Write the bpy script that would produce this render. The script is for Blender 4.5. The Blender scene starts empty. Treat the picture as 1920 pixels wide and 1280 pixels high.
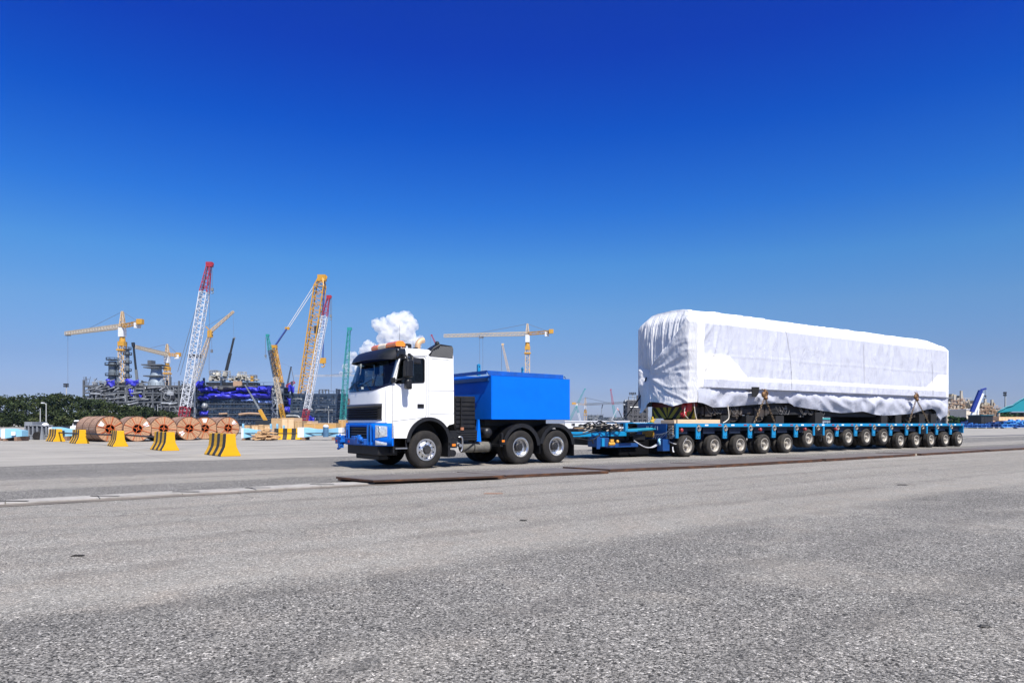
import bpy, bmesh, math, random
from mathutils import Vector, Matrix, noise
from mathutils.geometry import tessellate_polygon
R = math.radians
scene = bpy.context.scene
COL = scene.collection

# ------------------------------------------------------------------ camera
CAM_H, F, CX, HY = 1.25, 1300.0, 960.0, 793.0      # eye height, focal length in photo pixels, principal column, horizon row
cam = bpy.data.cameras.new("camera")
cam_ob = bpy.data.objects.new("camera", cam); COL.objects.link(cam_ob)
cam.sensor_width = 36; cam.lens = 36 * F / 1920
cam.shift_y = (HY - 640) / 1920
cam.clip_start = 0.1; cam.clip_end = 20000
cam_ob.location = (0, 0, CAM_H); cam_ob.rotation_euler = (R(90), 0, 0)
scene.camera = cam_ob

# ------------------------------------------------------------------ sky, sun, exposure
SUN_EL = 52.0
SUN_DIR = Vector((math.cos(R(SUN_EL)) * 0.452, -math.cos(R(SUN_EL)) * 0.892, math.sin(R(SUN_EL)))).normalized()
world = bpy.data.worlds.new("World"); scene.world = world; world.use_nodes = True
wt = world.node_tree; wt.nodes.clear()
sky = wt.nodes.new("ShaderNodeTexSky"); sky.sky_type = 'NISHITA'; sky.sun_disc = False
sky.sun_elevation = R(SUN_EL); sky.sun_rotation = math.atan2(SUN_DIR.x, SUN_DIR.y)
sky.air_density = 1.0; sky.dust_density = 0.6; sky.ozone_density = 3.0; sky.altitude = 0
SKY_NODES = wt
hs = wt.nodes.new("ShaderNodeHueSaturation"); hs.inputs["Saturation"].default_value = 1.25
# the deep polarised blue of the photograph: the sky's colour graded by elevation
SKY_GRADE = [(0.0, (0.48, 0.531, 0.922)), (0.0138, (0.486, 0.539, 0.936)), (0.0407, (0.435, 0.459, 0.774)), (0.0866, (0.45, 0.477, 0.705)), (0.1543, (0.517, 0.616, 0.787)), (0.2199, (0.413, 0.675, 0.914)), (0.2894, (0.179, 0.538, 1.034)), (0.3854, (0.033, 0.356, 1.06)), (0.4704, (0.041, 0.236, 1.012)), (0.53, (0.068, 0.231, 0.987)), (0.66, (1.6, 1.5, 1.3)), (1.0, (2.1, 1.9, 1.5))]
SKY_K = 0.472
stc = wt.nodes.new("ShaderNodeTexCoord"); sxyz = wt.nodes.new("ShaderNodeSeparateXYZ"); wt.links.new(stc.outputs["Generated"], sxyz.inputs[0])
ramp = wt.nodes.new("ShaderNodeValToRGB"); wt.links.new(sxyz.outputs["Z"], ramp.inputs[0])
while len(ramp.color_ramp.elements) < len(SKY_GRADE): ramp.color_ramp.elements.new(0.5)
for e, (z, c) in zip(ramp.color_ramp.elements, SKY_GRADE): e.position = z; e.color = (*[x * SKY_K for x in c], 1)
sm = wt.nodes.new("ShaderNodeMix"); sm.data_type = 'RGBA'; sm.blend_type = 'MULTIPLY'; sm.inputs["Factor"].default_value = 1.0
bg = wt.nodes.new("ShaderNodeBackground"); bg.inputs[1].default_value = 0.15
wo = wt.nodes.new("ShaderNodeOutputWorld")
wt.links.new(sky.outputs[0], hs.inputs["Color"]); wt.links.new(hs.outputs[0], sm.inputs["A"]); wt.links.new(ramp.outputs[0], sm.inputs["B"]); wt.links.new(sm.outputs["Result"], bg.inputs[0]); wt.links.new(bg.outputs[0], wo.inputs[0])
sun = bpy.data.lights.new("sun", 'SUN'); sun.energy = 3.75; sun.angle = R(0.5); sun.color = (1.0, 0.955, 0.89)
sun_ob = bpy.data.objects.new("sun", sun); COL.objects.link(sun_ob)
sun_ob.rotation_euler = (-SUN_DIR).to_track_quat('-Z', 'Y').to_euler()
scene.view_settings.view_transform = 'Standard'; scene.view_settings.look = 'None'
scene.view_settings.exposure = 1.0; scene.view_settings.gamma = 1.0; scene.view_settings.use_curve_mapping = False
scene.render.engine = 'CYCLES'
scene.cycles.use_denoising = True
scene.cycles.max_bounces = 12; scene.cycles.diffuse_bounces = 3; scene.cycles.glossy_bounces = 3; scene.cycles.transparent_max_bounces = 12
scene.cycles.volume_bounces = 10

# ------------------------------------------------------------------ helpers
def at(px, py, Y):                       # photo pixel at a known distance -> world point
    return Vector(((px - CX) * Y / F, Y, CAM_H - (py - HY) * Y / F))
def gnd(px, py, z=0.0):                  # photo pixel on the ground
    Y = (CAM_H - z) * F / (py - HY); return Vector(((px - CX) * Y / F, Y, z))
class Frame:                             # a vehicle's own axes: a along it (rearwards), w across it (away), z up
    def __init__(s, x, y, tan):
        th = math.atan(tan); s.o = Vector((x, y, 0)); s.d = Vector((math.sin(th), math.cos(th), 0)); s.n = Vector((-math.cos(th), math.sin(th), 0))
        s.rz = math.atan2(s.d.y, s.d.x)
    def W(s, a, w, z): return s.o + s.d * a + s.n * w + Vector((0, 0, z))
    def side(s, px, py, w=0.0):          # (a, z) of a photo pixel on the plane w = const
        o = s.o + s.n * w; t = (px - CX) / F
        a = (t * o.y - o.x) / (s.d.x - s.d.y * t); Y = o.y + a * s.d.y
        return a, CAM_H - (py - HY) * Y / F
    def front(s, px, py, a):             # (w, z) on the plane a = const
        o = s.o + s.d * a; t = (px - CX) / F
        w = (o.x - t * o.y) / (-s.n.x + s.n.y * t); Y = o.y + w * s.n.y
        return w, CAM_H - (py - HY) * Y / F
    def uv(s, p): q = Vector(p) - s.o; return q.dot(s.d), q.dot(s.n)
TR = Frame(-2.351, 19.1, 1.349)
TL = Frame(6.963, 25.9, 1.509)
RD = Frame(0, 0, 1.37)

class MB:
    def __init__(s): s.v = []; s.f = []; s.m = []; s.cur = 0
    def add(s, vs, fs):
        b = len(s.v); s.v += [tuple(p) for p in vs]
        for f in fs: s.f.append(tuple(i + b for i in f)); s.m.append(s.cur)
    def mat(s, i): s.cur = i; return s
    def box(s, x0, x1, y0, y1, z0, z1):
        s.add([(x0,y0,z0),(x1,y0,z0),(x1,y1,z0),(x0,y1,z0),(x0,y0,z1),(x1,y0,z1),(x1,y1,z1),(x0,y1,z1)],
              [(3,2,1,0),(4,5,6,7),(0,1,5,4),(1,2,6,5),(2,3,7,6),(3,0,4,7)])
        return s
    def hexa(s, p):                      # 8 corner points, bottom ring then top ring
        s.add(p, [(3,2,1,0),(4,5,6,7),(0,1,5,4),(1,2,6,5),(2,3,7,6),(3,0,4,7)]); return s
    def bar(s, p, q, w, h=None, up=(0,0,1)):
        p = Vector(p); q = Vector(q); h = h or w; d = (q - p)
        if d.length < 1e-6: return s
        d.normalize(); u = Vector(up)
        if abs(d.dot(u)) > 0.98: u = Vector((1, 0, 0))
        x = d.cross(u).normalized(); y = x.cross(d).normalized(); x *= w / 2; y *= h / 2
        s.hexa([p-x-y, p+x-y, p+x+y, p-x+y, q-x-y, q+x-y, q+x+y, q-x+y]); return s
    def cyl(s, p, q, r0, r1=None, n=16, caps=True):
        p = Vector(p); q = Vector(q); r1 = r0 if r1 is None else r1; d = (q - p).normalized()
        u = Vector((0,0,1)) if abs(d.z) < 0.95 else Vector((1,0,0)); x = d.cross(u).normalized(); y = d.cross(x).normalized()
        vs = []
        for c, r in ((p, r0), (q, r1)):
            for i in range(n):
                t = 2*math.pi*i/n; vs.append(c + x*math.cos(t)*r + y*math.sin(t)*r)
        fs = [(i, (i+1)%n, n+(i+1)%n, n+i) for i in range(n)]
        if caps: fs += [tuple(range(n-1,-1,-1)), tuple(range(n, 2*n))]
        s.add(vs, fs); return s
    def tube(s, pts, r, n=8, rr=None):
        pts = [Vector(p) for p in pts]; vs = []; x = None
        if 3 <= len(pts) <= 9 and not rr:            # round the bends
            e = [pts[0]] + pts + [pts[-1]]; o = []
            for k in range(1, len(e)-2):
                for t in (0, .25, .5, .75):
                    a, b, c, d = e[k-1], e[k], e[k+1], e[k+2]
                    o.append(.5*((2*b)+(c-a)*t+(2*a-5*b+4*c-d)*t*t+(3*b-a-3*c+d)*t**3))
            pts = o + [pts[-1]]
        L = len(pts)
        for k, p in enumerate(pts):
            d = (pts[min(k+1,L-1)] - pts[max(k-1,0)]).normalized()
            if x is None:
                u = Vector((0,0,1)) if abs(d.z) < 0.9 else Vector((1,0,0)); x = d.cross(u).normalized()
            x = (x - d * x.dot(d)).normalized(); y = d.cross(x); rad = rr[k] if rr else r
            for i in range(n):
                t = 2*math.pi*i/n; vs.append(p + x*math.cos(t)*rad + y*math.sin(t)*rad)
        fs = [(k*n+i, k*n+(i+1)%n, (k+1)*n+(i+1)%n, (k+1)*n+i) for k in range(L-1) for i in range(n)]
        fs += [tuple(range(n-1,-1,-1)), tuple(range((L-1)*n, L*n))]
        s.add(vs, fs); return s
    def lathe(s, prof, c, axis, n=32, closed=False):   # prof: (radius, offset along axis)
        c = Vector(c); ax = Vector(axis).normalized(); u = Vector((0,0,1)) if abs(ax.z) < 0.9 else Vector((1,0,0))
        x = ax.cross(u).normalized(); y = ax.cross(x); vs = []
        for r, o in prof:
            for i in range(n):
                t = 2*math.pi*i/n; vs.append(c + ax*o + x*math.cos(t)*r + y*math.sin(t)*r)
        m = len(prof); K = m if closed else m-1
        s.add(vs, [(k*n+i, k*n+(i+1)%n, ((k+1)%m)*n+(i+1)%n, ((k+1)%m)*n+i) for k in range(K) for i in range(n)]); return s
    def prism(s, loops, fn, t0, t1):     # 2-D outline with holes, fn(x, y, t) -> 3-D
        tri = tessellate_polygon([[Vector((p[0], p[1], 0)) for p in l] for l in loops])
        flat = [p for l in loops for p in l]; n = len(flat)
        vs = [fn(p[0], p[1], t0) for p in flat] + [fn(p[0], p[1], t1) for p in flat]
        fs = [tuple(t) for t in tri] + [tuple(i+n for i in reversed(t)) for t in tri]; b = 0
        for l in loops:
            k = len(l); fs += [(b+i, b+(i+1)%k, n+b+(i+1)%k, n+b+i) for i in range(k)]; b += k
        s.add(vs, fs); return s
    def grid(s, fn, nu, nv):             # fn(i/nu, j/nv)
        vs = [fn(i/nu, j/nv) for j in range(nv+1) for i in range(nu+1)]
        s.add(vs, [(j*(nu+1)+i, j*(nu+1)+i+1, (j+1)*(nu+1)+i+1, (j+1)*(nu+1)+i) for j in range(nv) for i in range(nu)]); return s
    def ball(s, c, r, n=10, sc=(1,1,1)):
        c = Vector(c); prof = [(math.sin(math.pi*k/n)*r, -math.cos(math.pi*k/n)*r) for k in range(n+1)]; b = len(s.v)
        s.lathe(prof, (0,0,0), (0,0,1), n*2)
        for i in range(b, len(s.v)): p = s.v[i]; s.v[i] = (c.x+p[0]*sc[0], c.y+p[1]*sc[1], c.z+p[2]*sc[2])
        return s
    def build(s, name, mats, parent=None, smooth=None, bevel=0, loc=None, fix=True, solid=0):
        me = bpy.data.meshes.new(name); me.from_pydata(s.v, [], s.f)
        if not isinstance(mats, (list, tuple)): mats = [mats]
        for m in mats: me.materials.append(m)
        if len(mats) > 1: me.polygons.foreach_set("material_index", s.m)
        if fix:
            bm = bmesh.new(); bm.from_mesh(me); bmesh.ops.remove_doubles(bm, verts=bm.verts, dist=1e-5)
            bmesh.ops.recalc_face_normals(bm, faces=bm.faces); bm.to_mesh(me); bm.free()
        if smooth is not None:
            me.polygons.foreach_set("use_smooth", [True]*len(me.polygons)); me.set_sharp_from_angle(angle=R(smooth))
        o = bpy.data.objects.new(name, me); COL.objects.link(o)
        if parent: o.parent = parent
        if loc is not None: o.location = loc
        if bevel:
            b = o.modifiers.new("bevel", 'BEVEL'); b.width = bevel; b.segments = 2; b.limit_method = 'ANGLE'; b.angle_limit = R(35)
        if solid:
            b = o.modifiers.new("solid", 'SOLIDIFY'); b.thickness = solid; b.offset = -1
        return o
def tag(o, label=None, cat=None, group=None, kind=None):
    if label: o["label"] = label
    if cat: o["category"] = cat
    if group: o["group"] = group
    if kind: o["kind"] = kind
    return o
def thing(name, label, cat, loc=(0,0,0), rz=0, group=None):
    o = bpy.data.objects.new(name, None); COL.objects.link(o); o.empty_display_size = 0.3
    o.location = loc; o.rotation_euler = (0, 0, rz); return tag(o, label, cat, group)
def structure(o): o["kind"] = "structure"; return o
def each(name, make, mats, parent, places, **kw):          # the same part at many places, each an object of its own
    mb = MB(); make(mb); o = mb.build(name, mats, parent, **kw); o.location = places[0]; out = [o]
    for p in places[1:]:
        c = o.copy(); COL.objects.link(c); c.parent = parent; c.location = p; out.append(c)
    return out
def dup(root, loc, rz, label=None, cat=None, group=None, parent=None):
    def cp(o, par):
        c = o.copy(); COL.objects.link(c)
        if par: c.parent = par
        for ch in [x for x in KIDS.get(o.name, [])]: cp(ch, c)
        return c
    KIDS = {}
    for x in bpy.data.objects:
        if x.parent: KIDS.setdefault(x.parent.name, []).append(x)
    r = cp(root, parent); r.location = loc; r.rotation_euler = (0, 0, rz)
    return tag(r, label, cat, group)

# ------------------------------------------------------------------ materials
def s2l(c): return tuple((x/12.92 if x <= 0.04045 else ((x+0.055)/1.055)**2.4) for x in c)
MATS = {}
def mat(name, col, rough=0.5, metal=0.0, var=0.12, scale=3.0, bump=0.0, bscale=40.0, coat=0.0, spec=0.5, dirt=None, dscale=1.5, stretch=None):
    if name in MATS: return MATS[name]
    m = bpy.data.materials.new(name); m.use_nodes = True; nt = m.node_tree; N = nt.nodes; L = nt.links
    p = N["Principled BSDF"]; p.inputs["Roughness"].default_value = rough; p.inputs["Metallic"].default_value = metal
    p.inputs["Coat Weight"].default_value = coat; p.inputs["Specular IOR Level"].default_value = spec
    tc = N.new("ShaderNodeTexCoord"); src = tc.outputs["Object"]
    if stretch:
        mp = N.new("ShaderNodeMapping"); mp.inputs["Scale"].default_value = stretch; L.new(src, mp.inputs[0]); src = mp.outputs[0]
    nz = N.new("ShaderNodeTexNoise"); nz.inputs["Scale"].default_value = scale; nz.inputs["Detail"].default_value = 6; nz.inputs["Roughness"].default_value = 0.65
    L.new(src, nz.inputs["Vector"])
    mx = N.new("ShaderNodeMix"); mx.data_type = 'RGBA'
    mx.inputs["A"].default_value = (*[c*(1-var) for c in col], 1); mx.inputs["B"].default_value = (*[min(1, c*(1+var)) for c in col], 1)
    mr = N.new("ShaderNodeMapRange"); mr.inputs[1].default_value = 0.3; mr.inputs[2].default_value = 0.7
    L.new(nz.outputs[0], mr.inputs[0]); L.new(mr.outputs[0], mx.inputs["Factor"]); out = mx.outputs["Result"]
    if dirt:
        n2 = N.new("ShaderNodeTexNoise"); n2.inputs["Scale"].default_value = dscale; n2.inputs["Detail"].default_value = 8; n2.inputs["Roughness"].default_value = 0.7
        L.new(src, n2.inputs["Vector"])
        r2 = N.new("ShaderNodeMapRange"); r2.inputs[1].default_value = 0.5; r2.inputs[2].default_value = 0.75; r2.inputs[4].default_value = dirt[3]
        L.new(n2.outputs[0], r2.inputs[0])
        m2 = N.new("ShaderNodeMix"); m2.data_type = 'RGBA'; m2.inputs["B"].default_value = (*dirt[:3], 1)
        L.new(out, m2.inputs["A"]); L.new(r2.outputs[0], m2.inputs["Factor"]); out = m2.outputs["Result"]
    L.new(out, p.inputs["Base Color"])
    if bump:
        nb = N.new("ShaderNodeTexNoise"); nb.inputs["Scale"].default_value = bscale; nb.inputs["Detail"].default_value = 4
        L.new(src, nb.inputs["Vector"])
        b = N.new("ShaderNodeBump"); b.inputs["Strength"].default_value = bump; b.inputs["Distance"].default_value = 0.02
        L.new(nb.outputs[0], b.inputs["Height"]); L.new(b.outputs[0], p.inputs["Normal"])
    MATS[name] = m; return m
def glass(name, tint, gloss=1.0):
    m = bpy.data.materials.new(name); m.use_nodes = True; nt = m.node_tree; N = nt.nodes; L = nt.links; N.clear()
    t = N.new("ShaderNodeBsdfTransparent"); t.inputs[0].default_value = (*tint, 1)
    g = N.new("ShaderNodeBsdfGlossy"); g.inputs["Roughness"].default_value = 0.02
    f = N.new("ShaderNodeFresnel"); f.inputs[0].default_value = 1.45
    mx = N.new("ShaderNodeMixShader"); o = N.new("ShaderNodeOutputMaterial")
    L.new(f.outputs[0], mx.inputs[0]); L.new(t.outputs[0], mx.inputs[1]); L.new(g.outputs[0], mx.inputs[2]); L.new(mx.outputs[0], o.inputs[0])
    return m
M = dict(
 white=mat("white_paint", (0.80,0.80,0.79), 0.28, coat=0.4, var=0.02, scale=1.0, dirt=(0.5,0.47,0.42,0.18), dscale=2.5),
 blue=mat("blue_paint", (0.0005,0.125,0.60), 0.55, spec=0.12, var=0.05, scale=2.0, dirt=(0.001,0.095,0.47,0.4), dscale=1.7),
 hookblue=mat("hook_blue_paint", (0.003,0.10,0.42), 0.4, var=0.15, scale=6, dirt=(0.02,0.04,0.12,0.6), dscale=5),
 cyan=mat("trailer_blue_paint", (0.002,0.20,0.42), 0.45, var=0.14, scale=3, dirt=(0.02,0.10,0.16,0.55), dscale=3),
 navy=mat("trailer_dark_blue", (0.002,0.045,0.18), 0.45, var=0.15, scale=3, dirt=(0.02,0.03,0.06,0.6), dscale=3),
 black=mat("black_plastic", (0.009,0.009,0.010), 0.42, spec=.4, var=0.25, scale=6, dirt=(0.04,0.037,0.033,0.35), dscale=4),
 gloss_black=mat("gloss_black", (0.01,0.01,0.012), 0.18, var=0.1, coat=0.3),
 chassis=mat("chassis_black", (0.008,0.008,0.009), 0.55, spec=.35, var=0.3, scale=5, dirt=(0.04,0.036,0.03,0.45), dscale=3),
 rubber=mat("tyre_rubber", (0.014,0.013,0.0125), 0.85, spec=.3, var=0.25, scale=7, dirt=(0.06,0.052,0.042,0.5), dscale=4, bump=0.2),
 rubber_dust=mat("dusty_tyre_rubber", (0.018,0.016,0.014), 0.88, var=0.3, scale=7, dirt=(0.09,0.07,0.05,0.6), dscale=5, bump=0.2),
 chrome=mat("wheel_silver", (0.62,0.62,0.62), 0.28, 0.85, var=0.1, scale=5, dirt=(0.2,0.18,0.15,0.4), dscale=6),
 rimwhite=mat("wheel_cream", (0.37,0.345,0.30), 0.5, 0.05, var=0.15, scale=6, dirt=(0.12,0.08,0.05,0.85), dscale=5),
 steel=mat("bare_steel", (0.45,0.45,0.45), 0.35, 0.9, var=0.15),
 hub=mat("dark_hub", (0.03,0.03,0.032), 0.45, 0.3, var=0.3, dirt=(0.12,0.1,0.08,0.4)),
 amber=mat("amber_lens", (0.75,0.20,0.015), 0.18, var=0.12, coat=0.6),
 cream=mat("cream_plastic", (0.72,0.62,0.45), 0.35, var=0.06),
 red=mat("red_paint", (0.42,0.02,0.02), 0.4, var=0.15),
 yellow=mat("yellow_paint", (0.62,0.33,0.004), 0.6, spec=.3, var=0.07, scale=4, dirt=(0.36,0.21,0.02,0.4), dscale=3),
 stripe=mat("black_stripe_paint", (0.018,0.017,0.016), 0.65, var=0.3, dirt=(0.12,0.1,0.07,0.4), dscale=5),
 wood=mat("raw_timber", (0.40,0.27,0.14), 0.75, var=0.18, scale=5, stretch=(1,1,8), dirt=(0.35,0.22,0.11,0.5), dscale=3),
 beam=mat("pale_timber_beam", (0.58,0.42,0.26), 0.7, var=0.12, scale=4, stretch=(1,12,12)),
 plank=mat("weathered_planks", (0.22,0.13,0.085), 0.8, var=0.35, scale=8, dirt=(0.16,0.10,0.07,0.6), dscale=4, bump=0.3, bscale=25),
 disc=mat("reel_face_wood", (0.40,0.225,0.125), 0.75, var=0.25, scale=6, dirt=(0.22,0.11,0.05,0.6), dscale=3),
 orange=mat("orange_steel", (0.45,0.085,0.014), 0.5, var=0.15, scale=5),
 rustbrown=mat("rusty_band", (0.07,0.03,0.018), 0.7, var=0.4),
 paper=mat("white_sticker", (0.8,0.8,0.8), 0.6, var=0.04),
 ltblue=mat("light_blue_paint", (0.22,0.45,0.60), 0.45, var=0.06, scale=2, dirt=(0.25,0.42,0.52,0.4), dscale=2),
 ltwhite=mat("white_wrap", (0.62,0.63,0.65), 0.5, var=0.05),
 concrete_grey=mat("grey_galvanised", (0.22,0.235,0.25), 0.5, 0.2, var=0.15, scale=2, dirt=(0.2,0.19,0.18,0.4), dscale=0.6),
 lampgrey=mat("lamp_post_grey", (0.38,0.39,0.38), 0.45, 0.2, var=0.08),
 rope=mat("rope", (0.55,0.50,0.42), 0.8, var=0.2, scale=20),
 chain=mat("chain_steel", (0.17,0.12,0.07), 0.5, 0.5, var=0.4, scale=15),
 seat=mat("seat_fabric", (0.03,0.03,0.035), 0.9, var=0.2),
)
GLASS = glass("window_glass", (0.40,0.46,0.48)); WS = glass("windscreen_glass", (0.55,0.63,0.68))
# ------------------------------------------------------------------ the ground
def ground_material(name, concrete=False):
    m = bpy.data.materials.new(name); m.use_nodes = True; nt = m.node_tree; N = nt.nodes; L = nt.links
    p = N["Principled BSDF"]; p.inputs["Roughness"].default_value = 0.9; p.inputs["Specular IOR Level"].default_value = 0.25
    tc = N.new("ShaderNodeTexCoord"); P = tc.outputs["Object"]
    def noise_(sc, det=4, rough=0.6, vec=P, dist=0):
        n = N.new("ShaderNodeTexNoise"); n.inputs["Scale"].default_value = sc; n.inputs["Detail"].default_value = det; n.inputs["Roughness"].default_value = rough
        n.inputs["Distortion"].default_value = dist; L.new(vec, n.inputs["Vector"]); return n.outputs[0]
    def math_(op, a, b=None, c=None):
        n = N.new("ShaderNodeMath"); n.operation = op
        for i, x in enumerate((a, b, c)):
            if x is None: continue
            if isinstance(x, (int, float)): n.inputs[i].default_value = x
            else: L.new(x, n.inputs[i])
        return n.outputs[0]
    def mix(f, a, b, mode='MIX'):
        n = N.new("ShaderNodeMix"); n.data_type = 'RGBA'; n.blend_type = mode
        for k, x in (("Factor", f), ("A", a), ("B", b)):
            if isinstance(x, (int, float)): n.inputs[k].default_value = x
            elif isinstance(x, tuple): n.inputs[k].default_value = (*x, 1)
            else: L.new(x, n.inputs[k])
        return n.outputs["Result"]
    def rng(x, a, b, c=0.0, d=1.0):
        n = N.new("ShaderNodeMapRange"); L.new(x, n.inputs[0]); n.inputs[1].default_value = a; n.inputs[2].default_value = b; n.inputs[3].default_value = c; n.inputs[4].default_value = d
        return n.outputs[0]
    dot = N.new("ShaderNodeVectorMath"); dot.operation = 'DOT_PRODUCT'; L.new(P, dot.inputs[0]); dot.inputs[1].default_value = RD.n
    dv = N.new("ShaderNodeVectorMath"); dv.operation = 'DOT_PRODUCT'; L.new(P, dv.inputs[0]); dv.inputs[1].default_value = RD.d
    uvv = N.new("ShaderNodeCombineXYZ"); L.new(math_('MULTIPLY', dv.outputs["Value"], 0.12), uvv.inputs[0]); L.new(dot.outputs["Value"], uvv.inputs[1])
    streak = noise_(1.1, 5, 0.6, uvv.outputs[0]); fine = noise_(34, 3, 0.7); big = noise_(0.32, 5, 0.6); mid = noise_(1.7, 5, 0.65)
    if concrete:
        c = mix(rng(streak, 0.3, 0.7), (0.25,0.230,0.20), (0.375,0.346,0.304))
        c = mix(rng(big, 0.42, 0.7, 0, 0.5), c, (0.165,0.153,0.138))
        c = mix(rng(mid, 0.55, 0.75, 0, 0.35), c, (0.42,0.39,0.35))
        c = mix(rng(fine, 0.3, 0.7, 0, 0.25), c, (0.15,0.143,0.135))
        # joints between cast bays
        bay = math_('ABSOLUTE', math_('SUBTRACT', math_('FRACT', math_('ADD', math_('DIVIDE', dot.outputs["Value"], 6.0), 0.32)), 0.5))
        bay2 = math_('ABSOLUTE', math_('SUBTRACT', math_('FRACT', math_('DIVIDE', dv.outputs["Value"], 9.0)), 0.5))
        j = math_('MAXIMUM', rng(bay, 0.0, 0.006, 1, 0), rng(bay2, 0.0, 0.004, 1, 0))
        c = mix(math_('MULTIPLY', j, 0.55), c, (0.09,0.085,0.08)); L.new(c, p.inputs["Base Color"])
        b = N.new("ShaderNodeBump"); b.inputs["Strength"].default_value = 0.15; b.inputs["Distance"].default_value = 0.02; L.new(fine, b.inputs["Height"]); L.new(b.outputs[0], p.inputs["Normal"])
        return m
    u = math_('ADD', dot.outputs["Value"], math_('ADD', math_('MULTIPLY', math_('SUBTRACT', big, 0.5), 2.2), math_('MULTIPLY', math_('SUBTRACT', mid, 0.5), 0.9)))
    ramp = N.new("ShaderNodeValToRGB"); L.new(math_('DIVIDE', u, 40.0), ramp.inputs[0])   # 0 = dark coarse, 1 = pale worn
    els = [(0, .22), (4.9, .15), (5.6, .95), (7.5, .7), (12.6, .8), (13.6, .75), (14.0, .12), (15.5, .12), (16.0, .85), (18.7, .8), (19.3, .06), (24.0, .15), (40, .5)]
    cr = ramp.color_ramp
    while len(cr.elements) < len(els): cr.elements.new(0.5)
    for e, (x, v) in zip(cr.elements, els): e.position = x/40; e.color = (v, v, v, 1)
    worn = ramp.outputs[0]
    worn2 = math_('MULTIPLY', rng(noise_(0.55, 6, 0.6, P, 0.6), 0.46, 0.66), 0.75)
    wornf = math_('MAXIMUM', worn, math_('MULTIPLY', worn2, rng(u, 13.2, 14.2, 1, 0.25)))
    sv = N.new("ShaderNodeVectorMath"); sv.operation = 'MULTIPLY'; L.new(P, sv.inputs[0]); sv.inputs[1].default_value = (1, 1, 0)
    vor = N.new("ShaderNodeTexVoronoi"); vor.inputs["Scale"].default_value = 105; L.new(sv.outputs[0], vor.inputs["Vector"])
    sep = N.new("ShaderNodeSeparateColor"); L.new(vor.outputs["Color"], sep.inputs[0])
    vor2 = N.new("ShaderNodeTexVoronoi"); vor2.inputs["Scale"].default_value = 68; L.new(sv.outputs[0], vor2.inputs["Vector"])
    sep2 = N.new("ShaderNodeSeparateColor"); L.new(vor2.outputs["Color"], sep2.inputs[0])
    dark = mix(rng(big, 0.3, 0.7), (0.124,0.116,0.106), (0.172,0.161,0.147))
    pale = mix(rng(streak, 0.35, 0.65), (0.226,0.209,0.184), (0.296,0.275,0.243))
    tan = mix(rng(mid, 0.42, 0.72, 0, 0.6), pale, (0.272,0.230,0.190))
    c = mix(wornf, dark, tan)
    st = rng(sep.outputs[0], 0.0, 1.0, 0.16, 1.95)                   # each stone its own grey
    st2 = rng(sep2.outputs[1], 0.80, 1.0, 1.0, 2.3); st3 = rng(sep2.outputs[0], 0.78, 0.92, 1.0, 0.25)
    g = math_('MULTIPLY', math_('MULTIPLY', st, st2), st3)
    amt = rng(wornf, 0.2, 1.0, 1.0, 0.42)
    g = math_('ADD', math_('MULTIPLY', math_('SUBTRACT', g, 1.0), amt), 1.0)
    cg = N.new("ShaderNodeCombineColor")
    for i in range(3): L.new(g, cg.inputs[i])
    c = mix(1.0, c, cg.outputs[0], 'MULTIPLY')
    c = mix(rng(noise_(0.8, 7, 0.75, uvv.outputs[0]), 0.62, 0.8, 0, 0.5), c, (0.10,0.095,0.09))
    # oil stains, wheel tracks along the road and a few tar-filled cracks
    spot = noise_(0.9, 3, 0.5, P, 1.5); c = mix(rng(spot, 0.66, 0.74, 0, 0.45), c, (0.07,0.067,0.063))
    tr = N.new("ShaderNodeTexWave"); tr.wave_type = 'BANDS'; tr.bands_direction = 'Y'; tr.inputs["Scale"].default_value = 0.21; tr.inputs["Distortion"].default_value = 2.2; tr.inputs["Detail"].default_value = 4; tr.inputs["Detail Scale"].default_value = 1.5; L.new(uvv.outputs[0], tr.inputs["Vector"])
    c = mix(math_('MULTIPLY', rng(tr.outputs["Fac"], 0.80, 0.98, 0, 0.30), rng(mid, 0.35, 0.6)), c, (0.082,0.078,0.073))
    vc = N.new("ShaderNodeTexVoronoi"); vc.feature = 'DISTANCE_TO_EDGE'; vc.inputs["Scale"].default_value = 0.16; dn = N.new("ShaderNodeVectorMath"); dn.operation = 'ADD'; nn = N.new("ShaderNodeTexNoise"); nn.inputs["Scale"].default_value = 0.8; nn.inputs["Detail"].default_value = 5; L.new(P, nn.inputs["Vector"]); L.new(P, dn.inputs[0]); L.new(nn.outputs["Color"], dn.inputs[1]); L.new(dn.outputs[0], vc.inputs["Vector"])
    c = mix(math_('MULTIPLY', rng(vc.outputs["Distance"], 0.0, 0.004, 0.55, 0), rng(big, 0.48, 0.6)), c, (0.05,0.048,0.045))
    L.new(c, p.inputs["Base Color"])
    b = N.new("ShaderNodeBump"); b.inputs["Strength"].default_value = 0.7; b.inputs["Distance"].default_value = 0.012
    h = math_('ADD', math_('MULTIPLY', vor.outputs["Distance"], -1.0), math_('MULTIPLY', fine, 0.5)); L.new(h, b.inputs["Height"]); L.new(b.outputs[0], p.inputs["Normal"])
    return m
def sheet(name, corners, z, m):
    mb = MB(); mb.add([(x, y, z) for x, y in corners], [(0,1,2,3)]); return structure(mb.build(name, m, fix=False))
sheet("ground", [(-4000,-60),(4000,-60),(4000,6000),(-4000,6000)], 0, ground_material("asphalt"))
def ru(v, u): p = RD.d*v + RD.n*u; return p.x, p.y
sheet("concrete_yard", [ru(-900,24.7), ru(1500,24.7), ru(1500,1400), ru(-900,1400)], 0.004, ground_material("concrete", True))
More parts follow.
